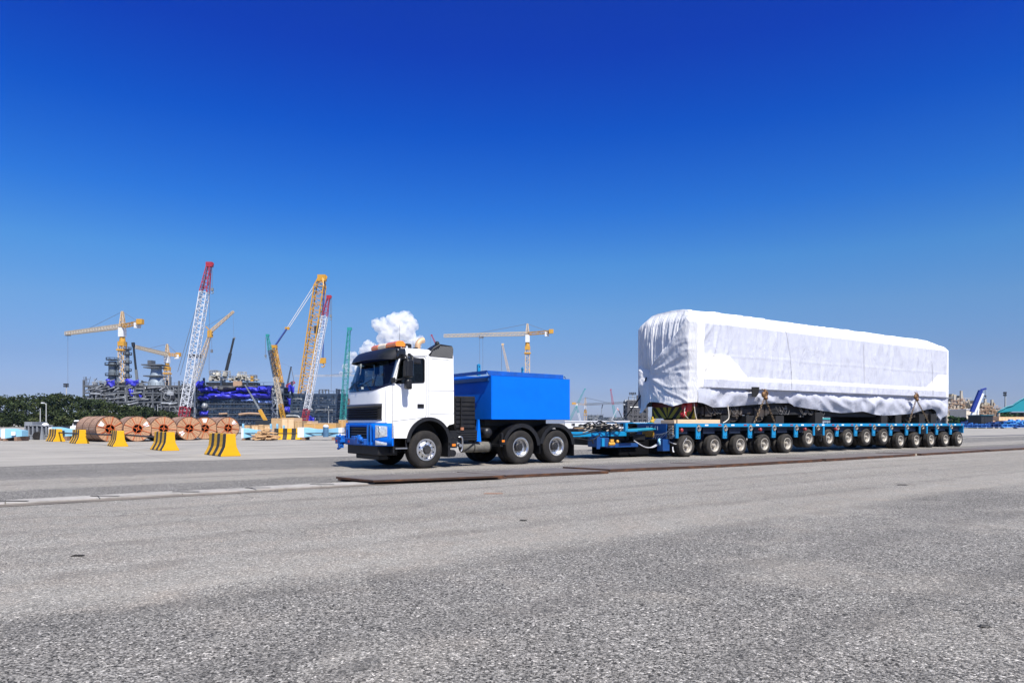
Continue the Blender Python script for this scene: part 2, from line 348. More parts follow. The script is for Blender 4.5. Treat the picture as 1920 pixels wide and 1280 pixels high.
# low concrete channel in line with the plates, with slanted dark slots
mk = mat("channel_concrete", (0.31,0.287,0.26), 0.9, var=0.25, scale=3, dirt=(0.16,0.145,0.125,0.65), dscale=1.2, bump=0.3)
ms = mat("tar_slot", (0.04,0.038,0.036), 0.9, var=0.3)
mb = MB()
v = -40.0
while v < 7.0:
    q = [RD.W(v, 13.18, 0), RD.W(v+1.235, 13.18, 0), RD.W(v+1.235, 13.72, 0), RD.W(v, 13.72, 0)]
    mb.mat(0).hexa([p + Vector((0,0,-.05)) for p in q] + [p + Vector((0,0,.025+0.006*math.sin(v*7))) for p in q])
    v += 1.25
mb.mat(1)
v = -40.0
while v < 7.0:
    a, b = RD.W(v+0.28, 13.26, .034), RD.W(v-0.10, 13.55, .034); mb.bar(a, b, 0.06, 0.006); v += 1.25
structure(mb.build("kerb", [mk, ms], bevel=0.01))
sheet('dirt_strip', [ru(-40,12.75), ru(6.5,12.85), ru(6.5,13.16), ru(-40,13.16)], 0.006, mat('gutter_dirt', (0.15,0.125,0.10), 0.95, var=0.35, scale=1.5, dirt=(0.075,0.065,0.055,0.8), dscale=0.9))

tarm = mat('worn_tar', (0.075,0.072,0.075), 0.9, var=0.3, scale=0.6, dirt=(0.16,0.155,0.15,0.6), dscale=0.5)
sheet('tar_strip', [ru(52,26.2), ru(240,26.6), ru(240,28.8), ru(52,28.0)], 0.008, tarm)
# ------------------------------------------------------------------ steel road plates
mp_ = mat("rusty_plate_steel", (0.115,0.098,0.088), 0.7, 0.05, var=0.25, scale=1.2, dirt=(0.175,0.158,0.142,0.8), dscale=0.8, stretch=(1,2,1))
me_ = mat("rusted_plate_edge", (0.042,0.017,0.008), 0.8, 0, var=0.5, scale=3, dirt=(0.19,0.070,0.018,0.55), dscale=3, stretch=(1,1,4))
def plate(px0, px1, y0, y1, z0, th, width, label, skew=-0.47):
    A = gnd(px0, y0, z0); B = gnd(px1, y1, z0); d = (B-A); d.z = 0; Ln = d.length; rz = math.atan2(d.y, d.x)
    mb = MB(); n = 14
    mb.mat(0)
    def wob(x): return 0.012*math.sin(x*1.9+px0)
    top = [(Ln*i/n, wob(Ln*i/n)) for i in range(n+1)] + [(Ln+skew-0.05, width), (skew, width)]
    mb.prism([top], lambda x, y, t: (x, y, t), 0, th)
    for k, f in enumerate(mb.f):
        zs = [mb.v[i][2] for i in f]
        if max(zs)-min(zs) > th*.5: mb.m[k] = 1
    o = mb.build("steel_plate", [mp_, me_], loc=(A.x, A.y, z0+0.004), bevel=0.004); o.rotation_euler = (0, 0, rz)
    return tag(o, label, "steel plate", "steel plates laid end to end along the road edge")
plate(703, 950, 907, 897, 0, 0.040, 1.27, "lower rusty steel plate at the left end, in front of the truck cab")
plate(700, 946, 904, 894.5, 0.052, 0.042, 1.29, "upper rusty steel plate stacked on another at the left end, below the truck cab")
plate(949, 1141, 896.5, 887.5, 0, 0.07, 1.55, "brown steel plate in front of the rear wheels of the truck")
plate(1143, 1352, 885, 876, 0, 0.075, 1.45, "steel plate in front of the trailer's drawbar and first wheel")
plate(1353, 1541, 876, 865.2, 0, 0.085, 1.5, "rust edged steel plate in front of the trailer's second to fifth wheels")
plate(1549, 1716, 864.7, 854.7, 0, 0.085, 1.5, "steel plate in front of the trailer's lifted wheels, between two pale wedges")
plate(1727, 1846, 854, 846.8, 0, 0.085, 1.5, "steel plate in front of the trailer's rearmost wheels")
plate(1856, 1990, 846.3, 838.5, 0, 0.085, 1.5, "steel plate at the right end of the row, beyond the trailer")
mw = mat("pale_wedge_wood", (0.68,0.58,0.42), 0.8, var=0.15)
for k, (px, py, l, lab) in enumerate([(1547, 863.5, .34, "pale wooden wedge between steel plates below the lifted wheels"), (1720, 853.5, .36, "pale wooden wedge between steel plates before the rearmost trailer wheels"), (1851, 845.5, .3, "pale wooden wedge between the two last steel plates on the right")]):
    p = gnd(px, py); mb = MB(); mb.hexa([(-l/2,-.06,0),(l/2,-.06,0),(l/2,.1,0),(-l/2,.1,0),(-l/2,-.05,.075),(l/2,-.05,.05),(l/2,.09,.05),(-l/2,.09,.075)])
    o = mb.build("wooden_wedge", mw, loc=(p.x, p.y, 0.002), bevel=0.006); o.rotation_euler = (0,0,RD.rz); tag(o, lab, "wedge", "wedges between the plates")
# litter on the asphalt
for px, py, s, rz, nm, lab, cat, mm in [(146,1042,.055,.2,"rubber_scrap","black scrap of rubber lying on the asphalt at the left","scrap",M['rubber']),
        (981,976,.05,-.1,"rubber_scrap","small black scrap lying on the pale asphalt below the plates","scrap",M['rubber']),
        (1692,909,.10,.3,"rubber_scrap","dark scrap on the asphalt edge near the right","scrap",M['rubber']),
        (925,925,.17,.02,"wood_strip","thin brown strip of wood on the asphalt below the steel plates","wood strip",M['plank']),
        (1846,1175,.035,.5,"pebble","dark pebble lying on the coarse asphalt at the lower right","pebble",M['stripe'])]:
    p = gnd(px, py); mb = MB()
    mb.grid(lambda a, b: (p.x+(a-.5)*2*s, p.y+(b-.5)*s*.9, 0.004+0.014*math.sin(math.pi*a)*math.sin(math.pi*b)+0.004*math.sin(9*a)), 6, 4)
    tag(mb.build(nm, mm, fix=False, solid=0.003), lab, cat)
# ------------------------------------------------------------------ the truck (a rearwards, w across, z up; front axle at a = 0, near side w = 0)
truck = thing("tractor_truck", "white cab heavy tractor truck with blue front bumper and amber roof light bar", "truck", TR.o, TR.rz)
WID = 2.5
def A_S(z):                               # where the front corner starts, on the side
    if z < 2.29: return -1.056
    return -1.056 + (z-2.29)/(3.2-2.29)*0.27
def A_F(z):                               # the front face at the middle
    pts = [(0.6,-1.40),(1.25,-1.42),(2.13,-1.39),(3.0,-1.06),(3.2,-0.96),(3.4,-0.8)]
    for (z0,a0),(z1,a1) in zip(pts, pts[1:]):
        if z <= z1: return a0+(a1-a0)*(z-z0)/(z1-z0)
    return pts[-1][1]
def FP(w, z, off=0.0):                    # a point of the cab's curved front
    u = min(1, abs(w-1.25)/1.25); c = u**9
    a = (A_F(z)+0.05*u*u)*(1-c) + A_S(z)*c
    return Vector((a-off*(1-c*.3), w + (off*c if w > 1.25 else -off*c), z))
def wcols(n=28):
    out = []
    for i in range(n+1):
        t = i/n; s = math.sin((t-.5)*math.pi); s = math.copysign(abs(s)**0.8, s); out.append(1.25+1.25*s)
    out[0] = 0; out[-1] = 2.5; return out
WC = wcols(36)
def zws(w): return 2.135 + 0.155*(abs(w-1.25)/1.25)**5
def front_patch(z0, z1, w0=0, w1=2.5, nz=8, off=0.0):
    mb = MB(); cols = sorted(set([w0, w1] + [w for w in WC if w0 < w < w1]))
    f0 = z0 if callable(z0) else (lambda w: z0); f1 = z1 if callable(z1) else (lambda w: z1); n = len(cols)-1
    mb.grid(lambda a, b: FP(cols[round(a*n)], f0(cols[round(a*n)])+(f1(cols[round(a*n)])-f0(cols[round(a*n)]))*b, off), n, nz)
    return mb
# ---- cab shell
def arcpts(cx, cz, r, t0, t1, n=14): return [(cx+r*math.cos(R(t0+(t1-t0)*i/n)), cz+r*math.sin(R(t0+(t1-t0)*i/n))) for i in range(n+1)]
arch = arcpts(0.07, 0.72, 0.66, 165, 35)
WIN = [(-0.935,2.315),(-0.80,2.97),(-0.78,2.99),(-0.11,3.015),(-0.075,2.985),(-0.075,2.40),(-0.10,2.365)]
side_out = [(-1.05,0.85)] + [(-0.62,0.845)] + arch + [(0.72,1.20),(0.88,1.235),(0.875,2.2),(0.86,3.16),(0.80,3.25),(-0.74,3.22),(-0.786,3.19),(-1.052,2.29)]
DOOR = [(-1.035,1.30),(-0.06,1.405),(-0.015,1.46),(-0.015,3.03),(-0.06,3.075),(-0.735,3.045),(-0.79,3.01),(-1.035,2.30)]
cab = None
mb = MB()
def sidef(x, y, t): return (x, t + 0.0, y)
for w0, w1 in ((0.0, 0.05), (2.45, 2.5)):
    if w0 == 0: mb.prism([side_out, DOOR], sidef, w0, w1)
    else: mb.prism([side_out, DOOR], sidef, w0, w1)
# roof: gentle dome with rolled edges
def roofpt(a, b):
    x = -0.82 + a*1.69; w = 2.5*b; u = abs(w-1.25)/1.25
    z = 3.335 - 0.10*u**6 + 0.0 - 0.09*max(0, (-0.45-x)/0.4)**2 - 0.02*max(0,(x-.6)/.27)**2
    return Vector((x, min(max(w, 0.012), 2.488), z))
mb.grid(roofpt, 14, 24)
mb.box(0.82, 0.87, 0.05, 2.45, 1.3, 3.27)          # back wall
cab = mb.build("cab", M['white'], truck, smooth=35)
mb = MB(); mb.box(-1.0,.84,.06,2.44,1.40,1.46); mb.box(-.95,.8,.55,1.95,.75,1.40); mb.build("cab_floor", M['chassis'], truck)
# seams pressed into the side (dark shut lines set proud by a hair)
mb = MB()
for w in (-0.0015,):
    for p, q in [((0.062,1.43),(0.062,3.2)), ((0.075,2.15),(0.872,2.165)), ((0.09,1.50),(0.88,1.525)), ((-0.73,3.085),(0.03,3.10))]:
        mb.bar((p[0], w, p[1]), (q[0], w, q[1]), 0.010, 0.006, up=(0,1,0))
    dl = [p for p in DOOR]+[DOOR[0]]
    for p, q in zip(dl, dl[1:]): mb.bar((p[0],w,p[1]),(q[0],w,q[1]),.011,.006,up=(0,1,0))
    mb.bar((-1.042,w,.87),(-1.042,w,1.30),.011,.006,up=(0,1,0)); mb.bar((-.06,w,1.405),(-.12,w,1.335),.011,.006,up=(0,1,0))
    pp = arcpts(0.4,2.95,0.1,90,10,5)
    mb.tube([(0.15,w,3.03)]+[(0.65+(x-.4)*1.0, w, z-.02) for x, z in pp], 0.006, 4)
seam = mat("shut_line", (0.10,0.10,0.10), 0.6); 
for w in (.085, 2.415):
    for k in range(9):
        za, zb_ = 1.27+.098*k, 1.27+.098*(k+1)
        mb.bar(FP(w,za,.003), FP(w,zb_,.003), .012, .006)
mb.build("seam", seam, cab)
# doors
def door(w0, w1, out):
    d = MB(); d.prism([[(x*0.9985-0.0, z) for x, z in DOOR], WIN], sidef, w0, w1)
    # belt pressing + sloped lower crease
    o = d.build("door", M['white'], truck, bevel=0.008)
    g = MB(); wm = (w0+w1)/2; g.prism([WIN], sidef, wm-0.003, wm+0.003); g.build("window", GLASS, o)
    r = MB(); loop = WIN + [WIN[0]]
    for p, q in zip(loop, loop[1:]): r.bar((p[0], w0 if out < 0 else w1, p[1]), (q[0], w0 if out < 0 else w1, q[1]), 0.03, 0.02, up=(0,1,0))
    r.build("window_seal", M['black'], o)
    h = MB(); y = w0-0.004 if out < 0 else w1+0.004
    h.box(-0.29,-0.09, min(y,y-out*-.02), max(y,y-out*-.02), 1.665, 1.775); h.box(-0.27,-0.13, y+out*.012-.004, y+out*.012+.004, 1.70, 1.735)
    h.build("handle", M['black'], o, bevel=0.01)
    return o
door(0.004, 0.046, -1); door(2.454, 2.496, 1)
# ---- front of the cab
front_patch(1.235, zws, nz=10).build("hood_panel", M['white'], truck, smooth=30)
mb = MB(); f = front_patch(lambda w: zws(w)+0.01, lambda w: 2.995, 0.012, 2.488, 14); f.build("windscreen", WS, truck, smooth=40)
mb = MB()                                          # black ceramic band round the screen + A-pillar liners
front_patch(lambda w: zws(w)-0.015, lambda w: zws(w)+0.055, nz=2, off=0.006).build("screen_frame", M['gloss_black'], truck, smooth=40)
front_patch(2.96, 3.21, nz=4, off=0.004).build("header_panel", mat("header_blue", (0.004,0.02,0.12), 0.35), truck, smooth=40)
# white A-pillars between screen and door
for sgn, w in ((-1, 0.0), (1, 2.5)):
    mb = MB(); mb.hexa([Vector(p) for p in [(-1.10,w-sgn*.07,2.27),(-1.03,w,2.27),(-1.03,w-sgn*.10,2.27),(-1.09,w-sgn*.12,2.27),(-.83,w-sgn*.07,3.16),(-.755,w,3.16),(-.755,w-sgn*.1,3.16),(-.82,w-sgn*.12,3.16)]])
    mb.build("windscreen_pillar", M['white'], truck, bevel=0.015)
# sun visor
mb = MB(); cols = [w*1.02-0.025 for w in WC]; n = len(cols)-1
def vis(a, b):
    w = cols[round(a*n)]; ww = min(max(w, 0), 2.5); u = abs(ww-1.25)/1.25
    prof = [(0.02,3.27),(-0.10,3.235),(-0.26,3.09),(-0.33,2.955),(-0.30,2.95),(-0.2,3.06),(-0.03,3.17)]
    k = b*(len(prof)-1); i = min(int(k), len(prof)-2); t = k-i; off = prof[i][0]*(1-t)+prof[i+1][0]*t; z = prof[i][1]*(1-t)+prof[i+1][1]*t
    a0 = FP(ww, 3.15).x; sc = 1-0.75*u**8
    return Vector((a0+off*sc, w, z + 0.03*(1-u*u)))
mb.grid(vis, n, 12); mb.build("sun_visor", M['black'], truck, smooth=50)
mb = MB(); mb.grid(lambda a, b: Vector((-0.93+0.26*a+.03*math.sin(b*3), -0.022+0.02*a, 2.985+0.26*b+0.02*a)), 4, 4)
mb.build("visor_end_cap", M['gloss_black'], truck, smooth=40, solid=0.05)
# grille: a black louvred panel let into the hood
gm = mat("grille_black", (0.009,0.009,0.010), 0.4, var=0.2); gd = mat("grille_void", (0.003,0.003,0.004), 0.9)
mb = front_patch(1.345, 1.755, 0.15, 2.35, 6, 0.006)
gr = mb.build("grille", gd, truck, smooth=40)
mb = MB()
for z in (1.375,1.44,1.505,1.57,1.635):
    cols2 = [w for w in WC if .2 < w < 2.3]; k = len(cols2)-1
    mb.grid(lambda a, b: FP(cols2[round(a*k)], z+0.028*b, 0.012+0.028*(1-b)), k, 1)
mb.build("louver", gm, gr, smooth=40)
fr = MB(); cols2 = [w for w in WC if .12 < w < 2.38]; k = len(cols2)-1
fr.grid(lambda a, b: FP(cols2[round(a*k)], 1.675+0.095*b, 0.02+0.025*math.sin(b*math.pi)), k, 4)
fr.grid(lambda a, b: FP(cols2[round(a*k)], 1.33+0.035*b, 0.012+0.02*math.sin(b*math.pi)), k, 2)
fr.build("grille_bar", mat("grille_grey", (0.04,0.04,0.043), 0.35), gr, smooth=40)
front_patch(1.20, 1.262, 0.06, 2.44, 2, 0.003).build("bumper_gap", gd, truck)
mb = MB(); p = FP(2.16, 1.8, 0.012); mb.grid(lambda a, b: FP(2.02+0.28*a, 1.78+0.17*b, 0.008), 6, 2)
mb.build("number_sticker", mat("orange_sticker", (0.55,0.16,0.03), 0.5, var=0.25, scale=20), truck, fix=False)
mb = MB()
for i, w in enumerate((2.07,2.12,2.17,2.225)):
    mb.grid(lambda a, b: FP(w+0.03*a, 1.83+0.06*b, 0.010), 1, 1)
mb.build("sticker_lettering", M['paper'], truck, fix=False)
# wipers
mb = MB()
for w in (0.65, 1.45):
    a = FP(w, zws(w)+0.02, 0.03); b = FP(w+0.35, 2.36, 0.035); mb.tube([a, b], 0.012, 6); c = FP(w+0.78, 2.22, 0.03); d = FP(w-0.0, 2.46, 0.03); mb.tube([c, b, d], 0.010, 6)
mb.build("wiper", M['black'], truck)
# ---- bumper
def BP(w, z, off=0.0):
    v = FP(w, 1.2, off+0.05); return Vector((v.x, v.y, z))
def bump_patch(z0, z1, w0, w1, nz=3, off=0.0):
    mb = MB(); cols = sorted(set([w0, w1] + [w for w in WC if w0 < w < w1])); n = len(cols)-1
    mb.grid(lambda a, b: BP(cols[round(a*n)], z0+(z1-z0)*b, off), n, nz); return mb
bmb = MB()
def addp(m): bmb.add(m.v, m.f)
addp(bump_patch(0.64,1.25,0.0,0.40)); addp(bump_patch(0.64,1.25,2.10,2.5)); addp(bump_patch(1.15,1.25,0.40,2.10)); addp(bump_patch(0.64,0.74,0.40,2.10))
bumper = bmb.build("bumper", M['blue'], truck, smooth=35, solid=0.06)
each("bumper_end", lambda m: m.box(-1.055,-.985,0,.06,.64,1.25), M['blue'], bumper, [(0,0,0),(0,2.44,0)], bevel=.01)
bump_patch(0.72,1.16,0.38,2.12,2,-0.05).build("bumper_grille", gd, truck)
mb = MB()
for z in (0.86,0.94,1.02,1.09):
    m = bump_patch(z,z+0.025,0.55,1.95,1,-0.02); mb.add(m.v, m.f)
mb.build("bumper_louver", gm, truck)
for w in (0.46,0.62,1.88,2.04):
    v = BP(w,0.9,0.012); mb = MB(); mb.bar((v.x,w,0.66),(v.x,w,1.2),0.06,0.04); mb.build("bumper_bracket", M['hookblue'], bumper, bevel=0.008)
hl = mat("headlight_lens", (0.55,0.58,0.60), 0.12, 0.4, var=0.35, scale=14, coat=1.0)
for mir in (False, True):
    def lens(nm, w0, w1, zlo, zhi):
        m = MB(); n = 8
        def fn(a, b):
            w = w0+(w1-w0)*a; z = zlo(a)+(zhi(a)-zlo(a))*b; return BP(2.5-w if mir else w, z, .012+.02*math.sin(math.pi*a)*math.sin(math.pi*b))
        m.grid(fn, n, 8); return m.build(nm, hl, truck, smooth=50)
    o = lens("headlight", .045, .27, lambda a: .90-.05*a, lambda a: 1.165+.035*a); lens("fog_light", .05, .27, lambda a: .665, lambda a: .735+.06*a)
    m2 = MB()
    for z, w in ((1.11,.17),(.99,.16)): m2.lathe([(0.0,-.012),(0.03,-0.012),(0.055,-.022),(0.06,-.03)], BP(2.5-w if mir else w, z, .012), (1,0,0), 16)
    m2.build("reflector", M['chrome'], o, smooth=40)
for w, z in ((0.035,1.13),(0.02,0.86),(0.02,0.71)):
    pass
mb = MB()
for z in (1.13,0.86,0.70): mb.box(-1.16,-1.09,-0.012,0.03,z-0.02,z+0.02)
mb.build("bumper_step_hole", gd, truck)
# tow bar and coupling in front of the bumper
hb = MB(); x0 = -1.56
hb.box(x0-0.02, x0+0.12, .62, 2.60, 0.66, 0.83)
hb.box(-1.56,-1.40,1.3,1.5,0.68,0.9); hb.box(-1.56,-1.40,2.2,2.4,0.68,0.9)
hook = hb.build("tow_bar", mat("tow_bar_dark_blue", (0.008,0.07,0.30), 0.5, var=0.3), truck, bevel=0.012)
mb = MB()
for w, px in ((2.0,0),):
    mb.cyl((x0-.10,w,0.60),(x0-.10,w,0.90),0.075,n=14); mb.box(x0-.16,x0,w-.12,w+.12,0.71,0.80); mb.box(x0-.16,x0-.02,w-.05,w+.05,0.55,0.68); mb.ball((x0-.10,w+.06,0.62),0.06,6); mb.bar((x0-.1,w-.02,.58),(x0-.14,w+.10,.52),0.06); mb.cyl((x0-.08,w+.09,.60),(x0-.08,w+.09,.94),.03,n=10)
    mb.cyl((x0-.16,w-.16,0.86),(x0-.16,w+.12,0.88),0.035,n=10)
mb.box(x0-.035,x0-.018,.66,1.25,0.67,0.82); mb.cyl((x0-.08,.78,.70),(x0-.08,.78,.93),.055,n=12); mb.bar((x0-.05,.62,.78),(x0-.05,1.1,.88),.06); mb.ball((x0-.07,.70,.82),.07,6)
mb.build("tow_coupling", M['hookblue'], truck, bevel=0.01)
mb = MB()
for w in (1.62,2.48): mb.box(x0-.026,x0-.02,w-.05,w+.05,0.71,0.77)
mb.build("red_marker", M['red'], hook)
# underside of the bumper
mb = MB(); mb.box(-1.35,-0.75,0.25,2.25,0.38,0.66); mb.box(-1.2,-0.9,0.5,2.0,0.25,0.38); mb.box(-0.75,0.6,0.75,1.75,0.42,1.0)
mb.build("skid_plate", M['chassis'], truck, bevel=0.03)
mb = MB(); mb.box(-0.99,-0.60,0.0,0.28,0.56,0.60); mb.box(-1.02,-0.98,0.0,.25,0.45,0.85); mb.bar((-0.62,0.02,.58),(-0.62,0.06,.9),.04)
mb.build("entry_step", M['chassis'], truck, bevel=0.006)
mb = MB(); mb.box(-0.95,-0.60,-0.012,0.012,0.555,0.59); mb.build("step_edge", M['steel'], truck)
# ---- wheel arch lining and fenders
def fender(cx, cz, r, t0, t1, w0, w1, th, lip, name="fender"):
    mb = MB(); n = 20; pts = arcpts(cx, cz, r, t0, t1, n)
    mb.grid(lambda a, b: Vector((pts[round(a*n)][0], w0+(w1-w0)*b, pts[round(a*n)][1])), n, 4)
    inn = arcpts(cx, cz, r-lip, t0, t1, n)
    mb.grid(lambda a, b: Vector((pts[round(a*n)][0]*(1-b)+inn[round(a*n)][0]*b, w0, pts[round(a*n)][1]*(1-b)+inn[round(a*n)][1]*b)), n, 2)
    return mb.build(name, M['black'], truck, smooth=40, solid=th)
for w0, w1 in ((-0.045, 0.5), (2.0, 2.545)):
    f = MB(); n = 20; o1 = arcpts(0.07,0.72,0.70,178,-8,n); i1 = arcpts(0.07,0.72,0.60,178,-8,n)
    a0 = w0 if w0 < 1 else w1; a1 = w0+.06 if w0 < 1 else w1-.06
    f.prism([o1 + list(reversed(i1))], sidef, min(a0,a1), max(a0,a1))
    f.grid(lambda a, b: Vector((i1[round(a*n)][0], w0+(w1-w0)*b, i1[round(a*n)][1])), n, 3)
    f.box(0.66,0.735,w0,w1,0.30,0.70); f.build("front_mudguard", M['black'], truck, smooth=40)
for cx in (3.28, 4.70):
    for w0, w1 in ((-0.03,0.62),(1.88,2.53)):
        ft = MB(); n = 18; o1 = arcpts(cx,0.52,0.72,172,4,n)
        wl = w0 if w0 < 1 else w1; sg = 1 if w0 < 1 else -1
        ft.grid(lambda a, b: Vector((o1[round(a*n)][0], w0+(w1-w0)*b, o1[round(a*n)][1])), n, 3)
        i1 = arcpts(cx,0.52,0.60,172,4,n); ft.prism([o1+list(reversed(i1))], sidef, min(wl,wl+sg*.03), max(wl,wl+sg*.03))
        ft.build("rear_mudguard", M['black'], truck, smooth=40)
each("mud_flap", lambda m: m.box(-.01,.01,0,.62,.20,.72), M['black'], truck, [(5.38,-.03,0),(5.38,1.9,0),(3.99,-.02,.10),(3.99,1.9,.10)])
mb = MB(); mb.box(2.52,2.585,-.035,.1,.62,.95); mb.box(2.50,2.6,0,.5,.55,.62); mb.build("fender_bracket", M['chassis'], truck, bevel=.01)
# ---- wheels
def tyre_profile(r, w, rim):            # outer radius, width, rim radius; offset 0 = outer face, positive inward
    s = 0.035
    return [(rim, 0.03), (rim+0.02, 0.006), (rim+(r-rim)*.45, -0.012), (r-0.06, 0.0), (r-0.02, 0.02), (r, 0.05), (r, w*.30), (r-.008, w*.31), (r-.008, w*.33), (r, w*.34), (r, w*.64), (r-.008, w*.65), (r-.008,w*.67), (r, w*.68), (r, w-0.05), (r-0.02, w-0.02), (r-0.06, w), (rim+0.02, w), (rim, w-0.02)]
def wheel(name, parent, a, w, z, r, wd, rim, kind, side=1, rub='rubber'):
    # side = 1: outer face looks to -w
    ax = (0, side, 0); root = bpy.data.objects.new(name, None); COL.objects.link(root); root.parent = parent; root.location = (a, w, z); root.empty_display_size = .2
    t = MB(); t.lathe(tyre_profile(r, wd, rim), (0,0,0), ax, 44)
    t.build("tyre", M[rub], root, smooth=32)
    rm = MB(); hm = MB()
    if kind == "front":
        rm.lathe([(rim+.005,0.03),(rim+.005,-0.005),(rim-.02,-0.004),(rim-.03,0.02),(rim-.055,0.035),(rim-.07,0.02),(0.175,-0.03),(0.13,-0.035),(0.115,-0.02)], (0,0,0), ax, 44)
        hm.lathe([(0.118,-0.02),(0.112,-0.07),(0.10,-0.085),(0.0,-0.088)], (0,0,0), ax, 24)
        nb = MB()
        for i in range(10):
            q = 2*math.pi*i/10; c = Vector((math.cos(q)*0.162, -0.03*side, math.sin(q)*0.162)); nb.cyl(c, c+Vector((0,-0.045*side,0)), 0.02, 0.014, n=8)
        ho = MB()
        for i in range(10):
            q = 2*math.pi*(i+.5)/10; c = Vector((math.cos(q)*0.225, -0.004*side, math.sin(q)*0.225)); ho.lathe([(0,-.0),(0.024,0)], c+Vector((0,0.0*side-0.006*side,0)), ax, 12)
        rm.build("rim", M['chrome'], root, smooth=40); nb.build("bolt", M['chrome'], root); ho.build("rim_hole", gd, root); hm.build("hub_cap", M['hub'], root, smooth=40)
    else:
        d = 0.16 if kind == "drive" else 0.11
        rm.lathe([(rim+.008,0.03),(rim+.008,-0.002),(rim-.012,-0.004),(rim-.02,0.02),(rim-.045,0.04),(rim-.055,d),(rim*.62,d+.015),(0.10,d+.01)], (0,0,0), ax, 40)
        rm.build("rim", M['chrome'] if kind == "drive" else M['rimwhite'], root, smooth=40)
        hr = 0.135 if kind == "drive" else 0.075
        hm.lathe([(hr,d+.02),(hr,d-.07),(hr*.8,d-.10),(hr*.55,d-.10),(hr*.5,d-.12),(0,d-.125)], (0,0,0), ax, 20)
        for i in range(10 if kind == "drive" else 8):
            q = 2*math.pi*i/(10 if kind == "drive" else 8); rr = hr+.035; c = Vector((math.cos(q)*rr, (d+.01)*side, math.sin(q)*rr)); hm.cyl(c, c+Vector((0,-.04*side,0)), .014, n=6)
        hm.build("hub", M['hub'] if kind == "drive" else M['rimwhite'], root, smooth=40)
    return root
RT = 0.525
wheel("front_wheel", truck, 0, 0.02, RT-.005, RT, 0.32, 0.298, "front", 1)
wheel("front_wheel", truck, 0, 2.48, RT-.005, RT, 0.32, 0.298, "front", -1)
for cx in (3.28, 4.70):
    wheel("rear_wheel", truck, cx, 0.02, RT-.005, RT, 0.29, 0.292, "drive", 1); wheel("inner_wheel", truck, cx, 0.35, RT-.005, RT, 0.29, 0.292, "drive", 1)
    wheel("rear_wheel", truck, cx, 2.48, RT-.005, RT, 0.29, 0.292, "drive", -1); wheel("inner_wheel", truck, cx, 2.15, RT-.005, RT, 0.29, 0.292, "drive", -1)
mb = MB()
for cx, r in ((0,.07),(3.28,.10),(4.70,.10)):
    mb.cyl((cx,0.3,RT),(cx,2.2,RT),r,n=12)
    if cx: mb.ball((cx,1.25,RT),0.26,8,(1,1.2,1))
mb.build("axle", M['chassis'], truck, smooth=40)
# ---- chassis and the equipment behind the cab
mb = MB()
for w in (0.78,1.64): mb.box(-0.9,5.45,w,w+0.08,0.78,1.06)
for a in (0.9,1.9,2.7,4.0,5.35): mb.box(a,a+.08,0.86,1.64,0.82,1.02)
mb.box(1.9,5.1,0.72,1.8,1.06,1.16); mb.box(2.3,4.7,.55,1.95,1.16,1.36)
mb.build("chassis_frame", M['chassis'], truck, bevel=.008)
mb = MB(); mb.box(0.98,1.68,0.12,1.9,1.06,2.025); mb.build("engine_housing", M['chassis'], truck, bevel=.02)
mb = MB()
for i in range(7): mb.box(1.0,1.66,0.095,0.12,1.12+.125*i,1.2+.125*i)
mb.bar((1.17,.07,1.06),(1.17,.07,1.98),.03); mb.cyl((1.17,.05,1.0),(1.17,.05,1.22),.05,n=10)
mb.build("housing_rib", M['chassis'], truck)
mb = MB(); mb.cyl((1.17,.03,1.05),(1.17,.03,1.13),.055,n=12); mb.build("brown_flask", mat("flask_brown",(0.35,0.14,0.07),.5), truck)
mb = MB(); mb.box(0.98,1.68,0.02,0.55,0.74,1.05)
for i in range(4): mb.box(1.0,1.68,0.0,0.02,0.765+.07*i,0.80+.07*i)
mb.build("battery_box", M['black'], truck, bevel=.012)
mb = MB(); mb.box(.77,1.0,.02,.4,.55,1.04); mb.cyl((.86,.0,.40),(.86,.25,.40),.10,n=16); mb.cyl((.8,-.01,.83),(.8,.03,.83),.02,n=8); mb.cyl((.9,-.01,.83),(.9,.03,.83),.02,n=8); mb.build("valve_unit", M['black'], truck, bevel=.015)
mb = MB(); mb.box(.82,.93,-.012,.02,.60,.665); mb.build("side_marker", M['amber'], truck)
mb = MB(); mb.box(2.525,2.62,-.05,-.03,.69,.75); mb.build("side_marker", M['amber'], truck)
mb = MB(); mb.tube([(1.02,-.02,.85),(1.09,-.03,.86),(1.14,-.03,.80),(1.15,-.02,.55),(1.10,-.02,.45)],.025,8); mb.lathe([(.0,0),(.05,0),(.05,.1),(0,.1)],(1.08,-.03,.62),(0,1,0),14); mb.build("filter_pipe", M['steel'], truck, smooth=40)
tk = mat("dusty_tank", (0.10,0.095,0.08), 0.75, var=0.35, scale=4, dirt=(0.24,0.22,0.17,0.7), dscale=3)
mb = MB(); n = 18
mb.cyl((1.25,.22,.555),(2.2,.22,.555),.155,n=24); mb.build("tank", tk, truck, smooth=40, bevel=.03)
mb = MB()
for a in (1.62,2.18): mb.lathe([(.158,0),(.164,0),(.164,.03),(.158,.03)],(a,.22,.555),(1,0,0),24)
mb.bar((1.64,.07,.70),(1.64,.2,1.0),.04); mb.bar((1.27,.06,.45),(1.6,.06,.66),.03); mb.build("tank_strap_shading", M['black'], truck)  # straps and hanger, plus a black diagonal that draws slanting shade on the tank
mb = MB(); mb.cyl((2.12,.12,.97),(2.12,.75,.97),.155,n=22); mb.lathe([(.155,0),(.13,-.05),(.07,-.08),(0,-.09)],(2.12,.12,.97),(0,1,0),22); mb.build("air_tank", M['black'], truck, smooth=40)
